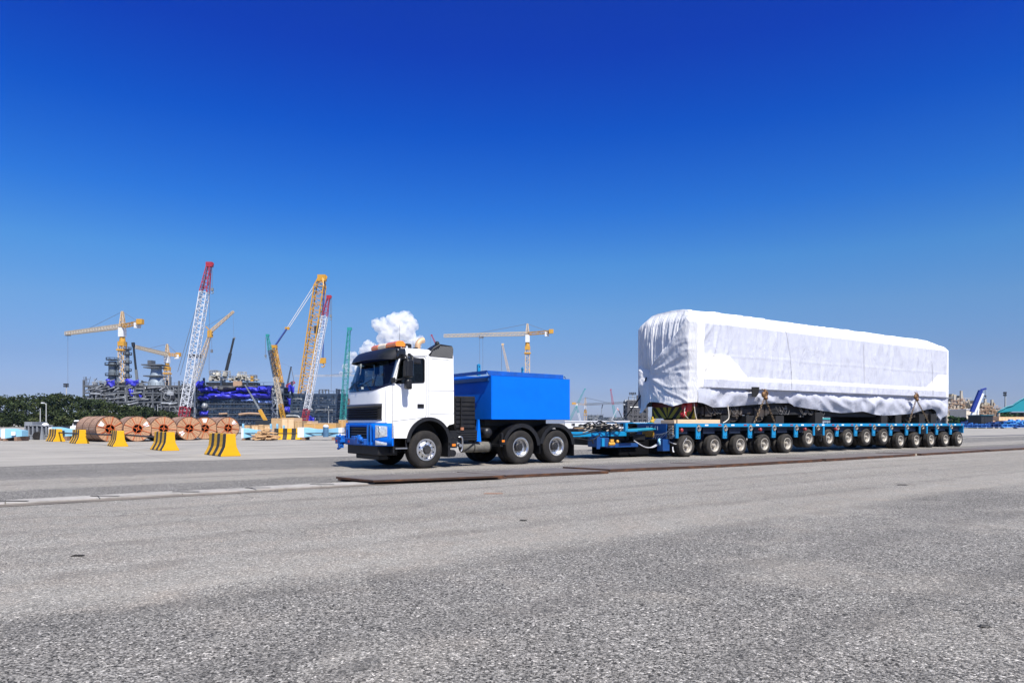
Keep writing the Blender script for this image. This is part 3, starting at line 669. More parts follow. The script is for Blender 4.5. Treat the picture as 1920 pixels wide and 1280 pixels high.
mb = MB(); mb.hexa([Vector(p) for p in [(1.66,.02,.73),(1.83,.02,.70),(1.83,.12,.70),(1.66,.12,.73),(1.735,.02,1.36),(1.765,.02,1.36),(1.765,.12,1.36),(1.735,.12,1.36)]]); mb.build("gusset", M['blue'], truck, bevel=.006)
# ---- roof gear
mb = MB(); lb = []
z0 = 3.36
roofbar = MB(); roofbar.box(-.72,-.50,.55,2.0,z0-.06,z0); rb = roofbar.build("light_bar", M['black'], truck, bevel=.01)
for nm, w0, w1, mm in (("amber_lens",.38,1.02,'amber'),("cream_lens",1.025,1.52,'cream'),("amber_lens",1.525,1.95,'amber')):
    q = MB(); q.prism([[(-.75,z0),(-.45,z0),(-.45,z0+.09),(-.52,z0+.15),(-.68,z0+.15),(-.75,z0+.09)]], lambda x, y, t: (x, t, y), w0, w1); q.build(nm, M[mm], rb, bevel=.02)
mb = MB(); mb.cyl((-.30,.42,3.33),(-.30,.42,3.44),.05,n=12); mb.cyl((-.38,.62,3.33),(-.38,.62,3.45),.06,n=12); mb.cyl((.2,1.0,3.33),(.2,1.0,3.43),.07,n=14); mb.tube([(-.30,.42,3.42),(-.45,.42,3.42)],.035,8); mb.build("air_horn", M['black'], truck, smooth=40)
mb = MB(); w_, z_ = TR.front(749, 644, -.35); mb.cyl((-.35,w_,3.33),(-.35,w_,4.05),.006,.003,n=6)
w_, z_ = TR.front(697, 657, -.75); mb.cyl((-.75,w_,3.28),(-.70,w_-.12,3.58),.006,.004,n=6)
mb.build("aerial", M['black'], truck)
mb = MB(); ax_ = .3; w_, z_ = TR.front(783, 656, ax_); mb.tube([(ax_,w_,3.3),(ax_,w_,3.45),(ax_+.02,w_,3.56),(ax_+.10,w_,3.64),(ax_+.2,w_,3.67)],.085,14); mb.build("exhaust_pipe", mat("tan_exhaust", (0.50,0.33,0.19), .5, .2, var=.15), truck, smooth=50)
# ribbed air deflectors at the back corners of the roof
for y0, y1 in ((-.005,.32),(2.18,2.505)):
    pf = [(.03,3.13),(.10,3.07),(.86,3.05),(.87,3.34),(.83,3.43),(.40,3.46),(.20,3.34)]
    mb = MB(); mb.prism([pf], lambda x, y, t: (x, t, y), y0, y1); d_ = mb.build("air_deflector", M['black'], truck, bevel=.03)
    mb = MB()
    for i in range(17):
        x = .12+i*.045
        for (xa, za), (xb, zb) in [((x, 3.09), (x+.20, 3.41))]:
            zt = min(zb, 3.40); xb = min(xa+.20*(zt-za)/.32, .84)
            if xa+.20 > .84: zt = za+(.84-xa)/.20*.32
            if xa < .25: zt = min(zt, 3.22+(xa-.05)*.6); xb = xa+.20*(zt-za)/.32
            yy = y0-.004 if y0 < 1 else y1+.004
            mb.bar((xa,yy,za),(xb,yy,zt),.018,.012,up=(0,1,0))
    mb.build("rib", mat("deflector_rib", (.16,.16,.155), .45), d_)
mb = MB(); mb.ball((.42,.15,3.48),.07,6); mb.build("beacon_base", M['black'], truck)
# ---- mirrors
for sg, w in ((-1, 0.0), (1, 2.5)):
    y = w + sg*0.27
    ms = MB(); ms.box(-1.0,-.80,y-.16,y+.16,2.60,3.06) if False else None
    k = MB()
    if sg < 0:
        a1, z1 = TR.side(765, 690, -.28)
    k.hexa([Vector((a1+da, y+dy, z1+dz)) for da, dy, dz in [(-.11,-.15,-.25),(.10,-.13,-.25),(.10,.13,-.25),(-.09,.14,-.25),(-.09,-.15,.22),(.09,-.12,.25),(.09,.12,.25),(-.07,.14,.22)]])
    mm_ = k.build("wing_mirror", M['black'], truck, bevel=.04)
    g = MB(); g.box(a1+.10,a1+.104,y-.11,y+.11,z1-.2,z1+.2); g.build("mirror_glass", mat("mirror_face", (.6,.62,.65), .05, 1.0), mm_)
    k = MB(); k.hexa([Vector((a1+da, y+dy, z1-.42+dz)) for da, dy, dz in [(-.09,-.12,-.13),(.09,-.11,-.15),(.09,.11,-.15),(-.07,.12,-.13),(-.08,-.12,.12),(.08,-.11,.13),(.08,.11,.13),(-.06,.12,.12)]])
    k.build("wide_angle_mirror", M['black'], truck, bevel=.045)
    k = MB(); k.tube([(-1.04,w,2.40),(a1-.12,w+sg*.12,2.42),(a1,y,2.50),(a1,y,z1-.1)],.022,8); k.tube([(-.79,w,3.08),(a1-.02,w+sg*.15,3.08),(a1,y,z1+.22)],.022,8); k.box(-1.1,-.98,min(w,w+sg*.06),max(w,w+sg*.06),2.33,2.46); k.build("mirror_arm", M['black'], truck, smooth=40)
    k = MB(); a2 = a1+.27; k.hexa([Vector((a2+da, w+sg*.20+dy, 2.95+dz)) for da, dy, dz in [(-.17,-.11,-.10),(.13,-.1,-.12),(.13,.1,-.1),(-.17,.1,-.1),(-.14,-.08,.07),(.12,-.08,.05),(.12,.08,.05),(-.14,.08,.07)]]); k.bar((a2-.1,w,3.13),(a2-.08,w+sg*.2,3.0),.09,.06); k.build("kerb_mirror", M['black'], truck, bevel=.03)
# ---- inside of the cab
mb = MB(); mb.box(-1.22,-.86,.12,2.38,1.6,2.16); mb.box(-1.1,-.72,.3,1.1,1.9,2.24); mb.build("dashboard", M['black'], truck, bevel=.05)
for w in (.55, 1.95):
    mb = MB(); mb.box(-.5,.02,w-.25,w+.25,1.55,1.75); mb.box(-.05,.12,w-.25,w+.25,1.72,2.42); mb.box(-.02,.10,w-.14,w+.14,2.44,2.66); mb.build("seat", M['seat'], truck, bevel=.04)
mb = MB(); mb.lathe([(.21,-.015),(.23,0),(.21,.015),(.19,0)],(-.62,.55,2.18),(-.7,0,.9),24,closed=True); mb.bar((-.62,.36,2.18),(-.62,.74,2.18),.03); mb.tube([(-.62,.55,2.18),(-.8,.55,1.9)],.03,8); mb.build("steering_wheel", M['black'], truck, smooth=50)
mb = MB(); mb.box(.30,.80,.08,2.42,1.5,1.95); mb.box(.24,.29,.08,2.42,1.1,3.15) if False else None; mb.box(.05,.75,.1,2.4,3.0,3.2); mb.box(-.85,-.45,.1,2.4,3.03,3.2); mb.build("cab_lining", M['seat'], truck, bevel=.03)
mb = MB(); mb.box(-.93,-.91,1.05,1.32,2.62,2.92); mb.bar((-.95,1.35,2.3),(-.95,1.1,2.7),.02); mb.build("hanging_pennant", mat("dark_green_cloth",(.02,.04,.03),.9), truck)
mb = MB(); mb.grid(lambda a, b: Vector((-1.10+.26*b, 1.25+.55*a, 2.175+.05*math.sin(3*a)*b)), 6, 4); mb.build("dashboard_paper", M['paper'], truck, solid=.004)

# ------------------------------------------------------------------ the blue ballast box on the truck's back
box = thing("ballast_box", "large plain bright blue steel ballast box mounted on the back of the truck", "ballast box", TR.o, TR.rz)
mb = MB()
a0, a1, zb, zt = 2.17, 5.235, 1.365, 2.655
for w0, w1 in ((0.0,.03),(2.47,2.5)): mb.box(a0+.03,a1-.03,w0,w1,zb,zt)
mb.box(a0,a0+.03,0,2.5,zb,zt); mb.box(a1-.03,a1,0,2.5,zb,zt); mb.box(a0+.03,a1-.03,.03,2.47,zb,zb+.04)
mb.build("box_body", M['blue'], box, bevel=.006)
def ragged(a): return .012*noise.noise(Vector((a*6,1,3)))+.008*noise.noise(Vector((a*17,5,2)))
lip = mat("blue_lip_paint", (0.001,0.075,0.37), .5, var=.2, scale=5, dirt=(.02,.04,.16,.6), dscale=4)
mb = MB(); n = 60
top = [(2.025+(4.985-2.025)*i/n, 2.795-.012*i/n+ragged(i)) for i in range(n+1)]; bot = [(4.985,2.65),(2.17,2.645),(2.10,2.68)]
mb.prism([top+bot], sidef, .035, .06); mb.prism([top+bot], sidef, 2.44, 2.465)
m2 = 40; t2 = [(.06+2.38*i/m2, 2.795+ragged(i+.5)) for i in range(m2+1)]; b2 = [(2.44,2.70),(.06,2.69)]
mb.prism([t2+b2], lambda x, y, t: (t, x, y), 2.025, 2.05); mb.prism([[(x, z-.012) for x, z in t2]+[(2.44,2.65),(.06,2.65)]], lambda x, y, t: (t, x, y), 4.96, 4.985)
mb.build("rim_plate", lip, box)
mb = MB(); mb.box(2.12,4.9,.1,2.4,2.5,2.60); mb.build("ballast_fill", M['navy'], box)
def lug(px, y0, y1, w, wd=.11):
    a, z = TR.side(px, y1, w); _, zz = TR.side(px, y0, w); q = MB()
    q.prism([[(a-wd/2,2.70),(a+wd/2,2.70),(a+wd/2,zz-.03),(a,zz),(a-wd/2,zz-.03)], arcpts(a,zz-.09,.028,0,330,8)], sidef, w-.03, w+.03); q.build("lifting_lug", M['cyan'], box)
lug(897.5, 682, 697, .9, .10); lug(979.5, 688, 697, 1.6, .05)
mb = MB(); mb.lathe([(.05,-.01),(.065,0),(.05,.01),(.035,0)],(5.12,.15,2.69),(0,1,0),14,closed=True); mb.build("lifting_ring", M['navy'], box)
# ------------------------------------------------------------------ the modular trailer (axle lines every 1.51 m)
trailer = thing("modular_trailer", "long low blue modular trailer on fifteen rows of small wheels", "trailer", TL.o, TL.rz)
def tf(x, y, t): return (x, t, y)
NAX = 15; AX = [-0.52+1.5086*i for i in range(NAX)]; BR = [1.506*i for i in range(5)] + [9.03,10.52,12.03,13.54,15.02,18.02,19.5]
mb = MB()
mb.box(-1.18,20.93,0.0,0.10,1.105,1.235); mb.box(-1.18,20.93,2.9,3.0,1.105,1.235)
deck = mb.build("deck_edge", M['cyan'], trailer, bevel=.01)
mb = MB(); mb.box(-1.18,20.93,.10,2.9,1.17,1.222); mb.build("deck_plate", mat("deck_steel",(.07,.075,.08),.6,.2,var=.3,dirt=(.2,.15,.1,.5)), trailer)
mb = MB()
each("side_bracket", lambda m: m.box(-.115,.115,0,.06,.66,1.105), M['cyan'], trailer, [(a,w,0) for a in BR for w in (0.0,2.94)], bevel=.008)
for c in (7.665,16.65):
    pass
each("side_bracket", lambda m: m.box(0,.11,0,.06,.72,1.105), M['cyan'], trailer, [(c+da,w,0) for c in (7.665,16.65) for da in (-.42,.30) for w in (0.0,2.94)], bevel=.008)
mb.box(-1.18,-1.05,0,.08,.70,1.105); mb.build("corner_post", M['cyan'], trailer, bevel=.008); mb = MB(); mb.box(20.86,20.93,0,3.0,.72,1.105)
mb.build("end_plate", M['cyan'], trailer, bevel=.008)
mb = MB()
def bolts(m):
    for da in (-.06,.06): m.cyl((da,-.012,.735),(da,0.0,.735),.022,n=8)
each("bracket_bolt", bolts, M['hub'], trailer, [(a,0,0) for a in BR])
def lring(m): m.lathe([(.085,-.02),(.105,0),(.085,.02),(.065,0)],(0,-.03,1.05),(.25,1,.1),12,closed=True); m.cyl((-.02,-.05,1.13),(.03,-.02,.93),.02,n=6); m.cyl((.04,-.04,1.12),(-.03,-.03,.95),.018,n=6); m.box(-.06,.05,-.03,0,1.13,1.2)
each("lashing_ring", lring, mat("lashing_steel",(.26,.22,.18),.5,.4,var=.4,scale=20), trailer, [(a,0,0) for a in BR+[7.55,16.5]])
rp_ = []; wp_ = []
for k in range(28):
    a = .45+.75*k
    if min(abs(a-b) for b in BR) < .2: continue
    (rp_ if k % 2 else wp_).append((a,0,0))
each("red_reflector", lambda m: m.box(-.09,.09,-.008,0,1.15,1.20), mat("reflector_red",(.30,.03,.02),.4), trailer, rp_); each("white_reflector", lambda m: m.box(-.09,.09,-.008,0,1.15,1.20), M['paper'], trailer, wp_)
def lampb(m): m.ball((0,-.03,.99),.065,6,(1.1,.8,1.2)); m.cyl((0,0,.99),(0,.05,.99),.05,n=10)
each("position_lamp", lampb, mat("red_lamp",(.30,.03,.025),.3,var=.2,coat=.5), trailer, [(a,0,0) for a in (-.92,3.62,6.62,8.9)], smooth=50)
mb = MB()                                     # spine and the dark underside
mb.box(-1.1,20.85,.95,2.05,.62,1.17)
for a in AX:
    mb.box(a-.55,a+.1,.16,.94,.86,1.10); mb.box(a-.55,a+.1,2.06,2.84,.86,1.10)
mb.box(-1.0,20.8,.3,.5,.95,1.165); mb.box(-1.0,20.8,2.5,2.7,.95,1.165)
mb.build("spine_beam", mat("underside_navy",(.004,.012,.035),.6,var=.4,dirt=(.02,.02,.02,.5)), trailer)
mb = MB()
for c in (7.665,16.65):
    mb = MB()
    for k in range(5): mb.tube([(c-.28,.03,1.08-.07*k),(c-.05,-.03,1.05-.075*k),(c+.25,.03,1.08-.07*k)],.017,6)
    mb.box(c-.3,c+.3,.1,.3,.7,1.1); mb.tube([(c-.1,0,.72),(c-.02,-.02,.52),(c+.1,-.02,.50),(c+.17,0,.72)],.014,6)
    mb.build("joint_hose", M['black'], trailer, smooth=50)
wr = None
proto = {}
def tw(a, w, z, side):
    kind = "trail"; key = side
    if key not in proto:
        proto[key] = wheel("trailer_wheel", trailer, a, w, z, .405, .27, .235, kind, side, 'rubber_dust'); return
    src = proto[key]; r = src.copy(); COL.objects.link(r); r.parent = trailer; r.location = (a, w, z); r.rotation_euler = (0, random.random()*6.28, 0)
    for ch in WK[key]:
        c = ch.copy(); COL.objects.link(c); c.parent = r
WK = {}
random.seed(4)
for i, a in enumerate(AX):
    z = .60 if 5 <= i <= 9 else .398
    for w, sd in ((.06,1),(.62,-1),(2.38,1),(2.94,-1)):
        first = sd not in proto
        tw(a, w if w != .62 else .67, z, sd)
        if first: WK[sd] = [o for o in bpy.data.objects if o.parent == proto[sd]]
armm = mat("arm_dark",(.004,.015,.045),.5,var=.3,dirt=(.015,.015,.015,.6))
for z in (.398, .60):
    def arm(m): m.cyl((0,-.3,z),(0,.3,z),.075,n=10); m.bar((0,0,z),(-.42,0,.72),.14,.16); m.bar((-.42,0,.70),(-.1,0,1.0),.16,.2); m.cyl((-.1,0,z+.05),(-.45,0,.98),.05,n=8)
    each("swing_arm", arm, armm, trailer, [(a,w,0) for i, a in enumerate(AX) for w in (.5,2.5) if (5 <= i <= 9) == (z > .5)])
def slink(m):
    m.hexa([Vector(p) for p in [(-.03,.55,.15),(.10,.55,.10),(.10,.60,.10),(-.03,.60,.15),(-.06,.55,.60),(.02,.55,.60),(.02,.60,.60),(-.06,.60,.60)]]); m.bar((-.08,.55,.40),(.1,.55,.32),.07,.05)
each("suspension_link", slink, M['cyan'], trailer, [(AX[i]+.72,0,0) for i in range(4)], bevel=.01)
# front of the trailer: headboard, power unit, drawbar
mb = MB(); mb.box(-1.26,-1.19,.42,1.95,.66,1.215); mb.box(-1.55,-1.2,.3,.6,.05+.18,.66); mb.build("headboard", M['navy'], trailer, bevel=.012)
mb = MB()                                     # the worn number on the headboard: H 5 / 1
def seg(w, z, pts, mbx, s=.105, th=.02):
    for (x0, z0), (x1, z1) in zip(pts, pts[1:]): mbx.bar((-1.264,w-x0*s,z+z0*s*1.3),(-1.264,w-x1*s,z+z1*s*1.3),th,.006,up=(1,0,0))
seg(1.42,1.0,[(0,0),(0,1)],mb); seg(1.42,1.0,[(.7,0),(.7,1)],mb); seg(1.42,1.0,[(0,.5),(.7,.5)],mb)
seg(1.20,1.0,[(.65,1),(0,1),(0,.55),(.6,.5),(.6,.05),(0,0)],mb); seg(1.02,1.0,[(0,0),(.5,1)],mb); seg(.86,1.0,[(0,0),(0,1)],mb)
mb.build("headboard_lettering", mat("faded_white_lettering",(.5,.54,.58),.6,var=.3,scale=20), trailer)
pl = MB(); pl.box(-1.30,-1.27,1.02,1.62,.72,.955); yp = pl.build("number_plate", mat("plate_yellow",(.55,.30,.012),.5,var=.3,scale=14,dirt=(.25,.14,.03,.5),dscale=9), trailer, bevel=.005)
pl = MB(); pl.box(-1.306,-1.301,1.04,1.60,.74,.755); pl.box(-1.306,-1.301,1.04,1.6,.92,.935)
for k in range(8): pl.box(-1.306,-1.301,1.09+.062*k,1.12+.062*k,.78+(.03 if k%3==1 else 0),.90)
pl.build("plate_lettering", mat("plate_dark",(.08,.035,.02),.6,var=.4), yp)
mb = MB()
for k in range(6): mb.box(-1.24,-1.185,.12,.34,.84+.06*k,.86+.06*k)
mb.build("coupling_rack", mat("rack_cream",(.45,.36,.28),.5,var=.3), trailer)
mb = MB(); random.seed(9)
for k in range(22):
    w = random.uniform(.08,.42); z = random.uniform(.68,.92); mb.cyl((-1.3,w,z),(-1.19,w,z),.02,n=6)
for k in range(5):
    w = .12+.08*k; mb.tube([(-1.22,w,1.12-.05*k),(-1.33+.03*k,w+.08,1.0-.04*k),(-1.40,w+.25+.05*k,.80),(-1.42,w+.5,.62-.05*k)],.010,5)
mb.build("hose_coupling", mat("hose_metal",(.20,.23,.27),.4,.6,var=.5,scale=30), trailer, smooth=50)
# drawbar
mb = MB(); zz = .86
P0, P1 = Vector((-6.1,1.0,zz)), Vector((-2.5,1.28,zz))
for t0, t1 in ((0,.50),(.51,.745),(.765,1.0)):
    mb.bar(P0.lerp(P1,t0),P0.lerp(P1,t1),.18,.175)
mb.build("drawbar", M['cyan'], trailer, bevel=.015)
mb = MB(); mb.cyl((-2.52,1.1,zz),(-2.25,1.1,zz),.12,n=14); mb.box(-2.35,-1.75,1.0,2.0,.62,.84); mb.cyl((-2.4,1.3,.6),(-2.4,1.3,1.1),.1,n=12); mb.box(-3.9,-1.5,1.7,2.7,.45,.70)
mb.build("drawbar_pivot", M['chassis'], trailer, bevel=.02)
mb = MB(); mb.cyl((-2.95,.75,.98),(-1.45,.95,1.02),.065,n=14); mb.cyl((-1.45,.95,1.02),(-1.25,.97,1.02),.035,n=10); mb.build("steering_cylinder", mat("cylinder_cyan",(.012,.19,.27),.4,var=.2,dirt=(.03,.06,.07,.5),dscale=6), trailer, smooth=40)
mb = MB(); mb.box(-3.2,-3.08,.5,.62,.95,1.24); mb.box(-3.2,-1.3,.5,.6,1.0,1.06) if False else None; mb.box(-3.2,-2.6,.5,.6,.95,1.0); mb.box(-1.9,-.4,1.9,3.0,1.235,1.27); mb.build("platform_bracket", M['cyan'], trailer, bevel=.01)
mb = MB(); mb.box(-3.2,-2.2,1.3,2.9,.62,1.05); mb.box(-4.6,-3.3,1.4,2.6,.70,1.05); mb.build("power_unit", mat("power_unit_dark",(.012,.014,.018),.5,var=.4,scale=8,dirt=(.07,.05,.03,.5)), trailer, bevel=.03)
mb = MB(); random.seed(12)
for k in range(34):
    a = random.uniform(-4.7,-3.1); w = random.uniform(.8,2.3); z = random.uniform(.98,1.25)
    mb.tube([(a,w,z),(a+random.uniform(.1,.4),w+random.uniform(-.3,.3),z+random.uniform(-.05,.12)),(a+random.uniform(.3,.8),w+random.uniform(-.4,.4),z-random.uniform(0,.25))],random.choice((.018,.025,.035)),6)
for k in range(12):
    a = random.uniform(-4.5,-2.4); w = random.uniform(.9,2.2); mb.box(a,a+.18,w,w+.16,.95,random.uniform(1.08,1.22))
mb.build("hose_bundle", M['black'], trailer, smooth=50)
mb = MB(); random.seed(3)
for k in range(16):
    a = random.uniform(-4.6,-3.0); w = random.uniform(.75,1.2); z = random.uniform(.95,1.2); mb.cyl((a,w,z),(a+.10,w,z+.03),.028,n=8)
mb.build("brass_fitting", mat("fitting_pale",(.45,.38,.30),.4,.5,var=.4), trailer)
mb = MB(); mb.tube([(-6.0,.75,.98),(-5.4,.70,.86),(-4.9,.72,.88),(-4.4,.72,.98)],.022,6); mb.tube([(-5.8,.7,.8),(-5.0,.66,.70),(-4.6,.68,.66),(-4.2,.72,.85)],.02,6); mb.tube([(-4.6,.68,.7),(-4.55,.66,.55)],.03,6); mb.tube([(-4.9,.8,.92),(-4.5,.7,1.05),(-4.0,.75,1.1)],.02,6)
mb.build("air_line", M['black'], trailer, smooth=50)
mb = MB(); mb.box(-4.35,-3.75,.75,1.2,.42,.74); mb.box(-4.35,-4.2,.7,.75,.35,.78); mb.box(-3.75,-2.2,.9,1.5,.38,.52); mb.build("front_cradle", M['navy'], trailer, bevel=.015)
mb = MB(); mb.box(-4.12,-4.0,.70,.76,.44,.72); mb.build("cradle_plate", M['cyan'], trailer)
mb = MB(); mb.cyl((-3.8,.72,.52),(-3.55,.70,.52),.06,n=10); mb.ball((-3.4,.7,.60),.06,6); mb.box(-3.75,-3.6,.66,.72,.58,.68); mb.build("yellow_valve", mat("valve_yellow",(.55,.28,.04),.4,var=.3), trailer, smooth=40)
mb = MB()
mb.tube([(-2.6,.7,.62),(-2.2,.62,.40),(-1.9,.6,.36),(-1.55,.6,.48),(-1.35,.55,.62),(-1.2,.5,.62),(-.9,.35,.47),(-.75,.3,.46),(-.6,.18,.60)],.020,8)
mb.tube([(-2.5,.66,.55),(-2.15,.58,.38),(-1.7,.58,.38),(-1.4,.55,.58)],.018,8)
mb.tube([(-1.25,.42,.64),(-1.0,.30,.50),(-.85,.22,.48),(-.7,.1,.55),(-.62,.0,.70)],.018,8)
mb.build("pale_hose", mat("hose_pale",(.38,.38,.40),.5,var=.2), trailer, smooth=60)
mb = MB(); mb.tube([(-1.5,.52,.66),(-1.56,.48,.58),(-1.53,.46,.48),(-1.46,.46,.41)],.05,10,rr=[.05,.06,.055,.035]); mb.build("tow_hook", M['ltblue'], trailer, smooth=50)
mb = MB(); mb.tube([(-1.10,.25,.38),(-1.08,.25,.22),(-1.05,.22,.2)],.022,6); mb.build("tie_strap", M['paper'], trailer)
mb = MB(); mb.box(-3.0,-1.5,1.05,2.6,.07,.62); mb.box(-1.5,-.95,.62,2.6,.09,.66); mb.build("front_shadow_block", mat("shadow_block_black",(.003,.003,.004),.9,spec=.1), trailer, bevel=.04)  # black block painting the shadows and far wheels under the trailer front
wheel("bogie_wheel", trailer, -2.0, 1.25, .40, .405, .27, .235, "trail", 1, 'rubber'); wheel("bogie_wheel", trailer, -2.0, 2.7, .40, .405, .27, .235, "trail", -1, 'rubber')

# ------------------------------------------------------------------ the railcar under its white sheet
car = thing("wrapped_railcar", "railcar wrapped in a creased white tarpaulin, lashed on top of the blue trailer", "railcar", TL.o, TL.rz)
ZB_PX = [(1229,744.6),(1261,747.5),(1279,759.6),(1292.5,753),(1319,755),(1345,763.4),(1367.5,762.5),(1414,758.7),(1461,755),(1487.5,755),(1500,761.5),(1504,761.3),(1525,765.5),(1562.5,770.8),(1590,774),(1628,771),(1652,776.8),(1667,779),(1720.6,775),(1738,769),(1755,765.6),(1765,771),(1770,782.8),(1774,788.8),(1779,776)]
ZB = sorted(TL.side(x, y, .1) for x, y in ZB_PX if x > 1300); ZB = [(-.2, 2.05)] + ZB
def zbot(a):
    for (a0, z0), (a1, z1) in zip(ZB, ZB[1:]):
        if a <= a1: return z0+(z1-z0)*max(0, (a-a0)/(a1-a0))
    return ZB[-1][1]
def sst(x, a, b): t = min(1, max(0, (x-a)/(b-a))); return t*t*(3-2*t)
def nz(x, y, z=0.0): return noise.noise(Vector((x, y, z)))
def ridge(x, y, z=0.0): return 1-2*abs(nz(x, y, z))
SECT = [(0.10,2.62),(0.10,5.08),(0.24,5.24),(0.75,5.60),(1.1,5.655),(1.7,5.675)]
def sect_pts():
    out = []
    for k, (p, q, n) in enumerate([(SECT[0],SECT[1],52),(SECT[1],SECT[2],4),(SECT[2],SECT[3],8),(SECT[3],SECT[4],4),(SECT[4],SECT[5],6)]):
        for i in range(n):
            t = i/n; out.append((p[0]+(q[0]-p[0])*t, p[1]+(q[1]-p[1])*t, k))
    out.append((*SECT[-1], 4)); return out
SP = sect_pts(); NSK = 16
NRM = {0:(-1,0),1:(-.75,.66),2:(-.6,.8),3:(-.15,.99),4:(-.03,1)}
A_R = 19.46
def hw(z):
    if z < 5.08: return 1.6
    for (w0,z0),(w1,z1) in zip(SECT[1:], SECT[2:]):
        if z <= z1: return 1.7-(w0+(w1-w0)*(z-z0)/(z1-z0))
    return 0
def a_end(z): return A_R - 1.0*sst(z,5.05,5.75)
def a_beg(z): return 0.10 + .16*sst(z,5.15,5.72)
def side_disp(a, z, k, far):
    f = 37.0 if far else 0.0
    d = 0.045*ridge(a*1.3+f, z*.22, 1)**3 + 0.045*max(0,ridge(a*3.6+z*.3+f, z*.35, 2))**4 + .014*nz(a*8+f, z*1.2, 3) + .022*nz(a*.5+f, z*.8, 9)
    d += .010*nz(a*2.2, z*3.0, 11)*sst(z,4.9,4.2) + .004*nz(a*14, z*9, 4)
    if k == 0:
        d += .012*math.exp(-((z-3.87+.01*math.sin(a))/.03)**2)                        # seam of the cloth
        for sa in (5.62, 8.0, 13.05): d += .010*math.exp(-((a-sa-.05*math.sin(z*2))/.02)**2)
        d += .07*sst(a,2.6,.5)*ridge(a*1.1-z*.75, z*.2+a*.3, 7)**3                     # long slanting creases by the front corner
        d -= 0.012*sst(z,3.08,3.04)*sst(z,2.90,2.93)*0
    return d
def skirt(a, t, far):
    z1 = 2.62; zb = zbot(a) if not far else 1.85+.1*math.sin(a*1.3); z = z1+(zb-z1)*t; f = 11.0 if far else 0
    tuck = -.13*sst(t,0,.07) + .05*math.sin(math.pi*t) - .13*t*t
    wv = .6*nz(a*.5, z*.6, 15)
    fold = sst(t,.02,.45)*(.15*nz(a*.42+z*.5+f, z*.5, 5) + .13*nz(a*1.0-z*.9+f, z*.9, 6) + .06*(max(0,ridge(a*.62+z*1.5+wv+f, z*.3, 8))**2-.3)) + .055*sst(t,0,.2)*nz(a*2.1+z*1.8, z*2.2, 16)
    k = .12+.88*sst(a,.15,1.7)
    return z, (tuck+fold)*k
verts = []; cols = []; rows = []
NA = 330
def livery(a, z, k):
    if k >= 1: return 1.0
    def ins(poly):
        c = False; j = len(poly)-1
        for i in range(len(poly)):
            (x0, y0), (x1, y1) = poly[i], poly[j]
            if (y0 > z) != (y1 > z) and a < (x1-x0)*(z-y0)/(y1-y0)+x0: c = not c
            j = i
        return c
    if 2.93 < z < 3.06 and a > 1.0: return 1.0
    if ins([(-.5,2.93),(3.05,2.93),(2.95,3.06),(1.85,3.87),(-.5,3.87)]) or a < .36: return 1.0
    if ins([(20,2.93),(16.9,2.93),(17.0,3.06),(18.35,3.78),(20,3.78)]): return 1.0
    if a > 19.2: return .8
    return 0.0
def body_row(idx, far):                     # one line of the cloth along the car
    out = []
    for i in range(NA+1):
        if idx < 0:
            t = -idx/NSK; a = a_beg(2)+(A_R-.02-a_beg(2))*i/NA; z, d = skirt(a, t, far); d *= min(1, i/3+.2, (NA-i)/3+.2)
            w = .10 - d; out.append((a, w if not far else 3.4-w, z, 0.0))
        else:
            w, z, k = SP[idx]; a = a_beg(z)+(a_end(z)-a_beg(z))*i/NA; d = side_disp(a, z, k, far)*min(1, i/4, (NA-i)/4)
            if k >= 2: d = d*.6 + .03*nz(a*.6, w*1.5, 21)*min(1, i/4, (NA-i)/4)
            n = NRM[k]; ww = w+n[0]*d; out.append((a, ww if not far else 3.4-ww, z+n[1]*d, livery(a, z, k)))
    return out
order = [(-k, False) for k in range(NSK, 0, -1)] + [(k, False) for k in range(len(SP))] + [(k, True) for k in range(len(SP)-2, -1, -1)] + [(-k, True) for k in range(1, NSK+1)]
tv = []; tc = []; tfc = []
for idx, far in order:
    for p in body_row(idx, far): tv.append(p[:3]); tc.append(p[3])
n1 = NA+1
for j in range(len(order)-1):
    for i in range(NA): tfc.append((j*n1+i, j*n1+i+1, (j+1)*n1+i+1, (j+1)*n1+i))
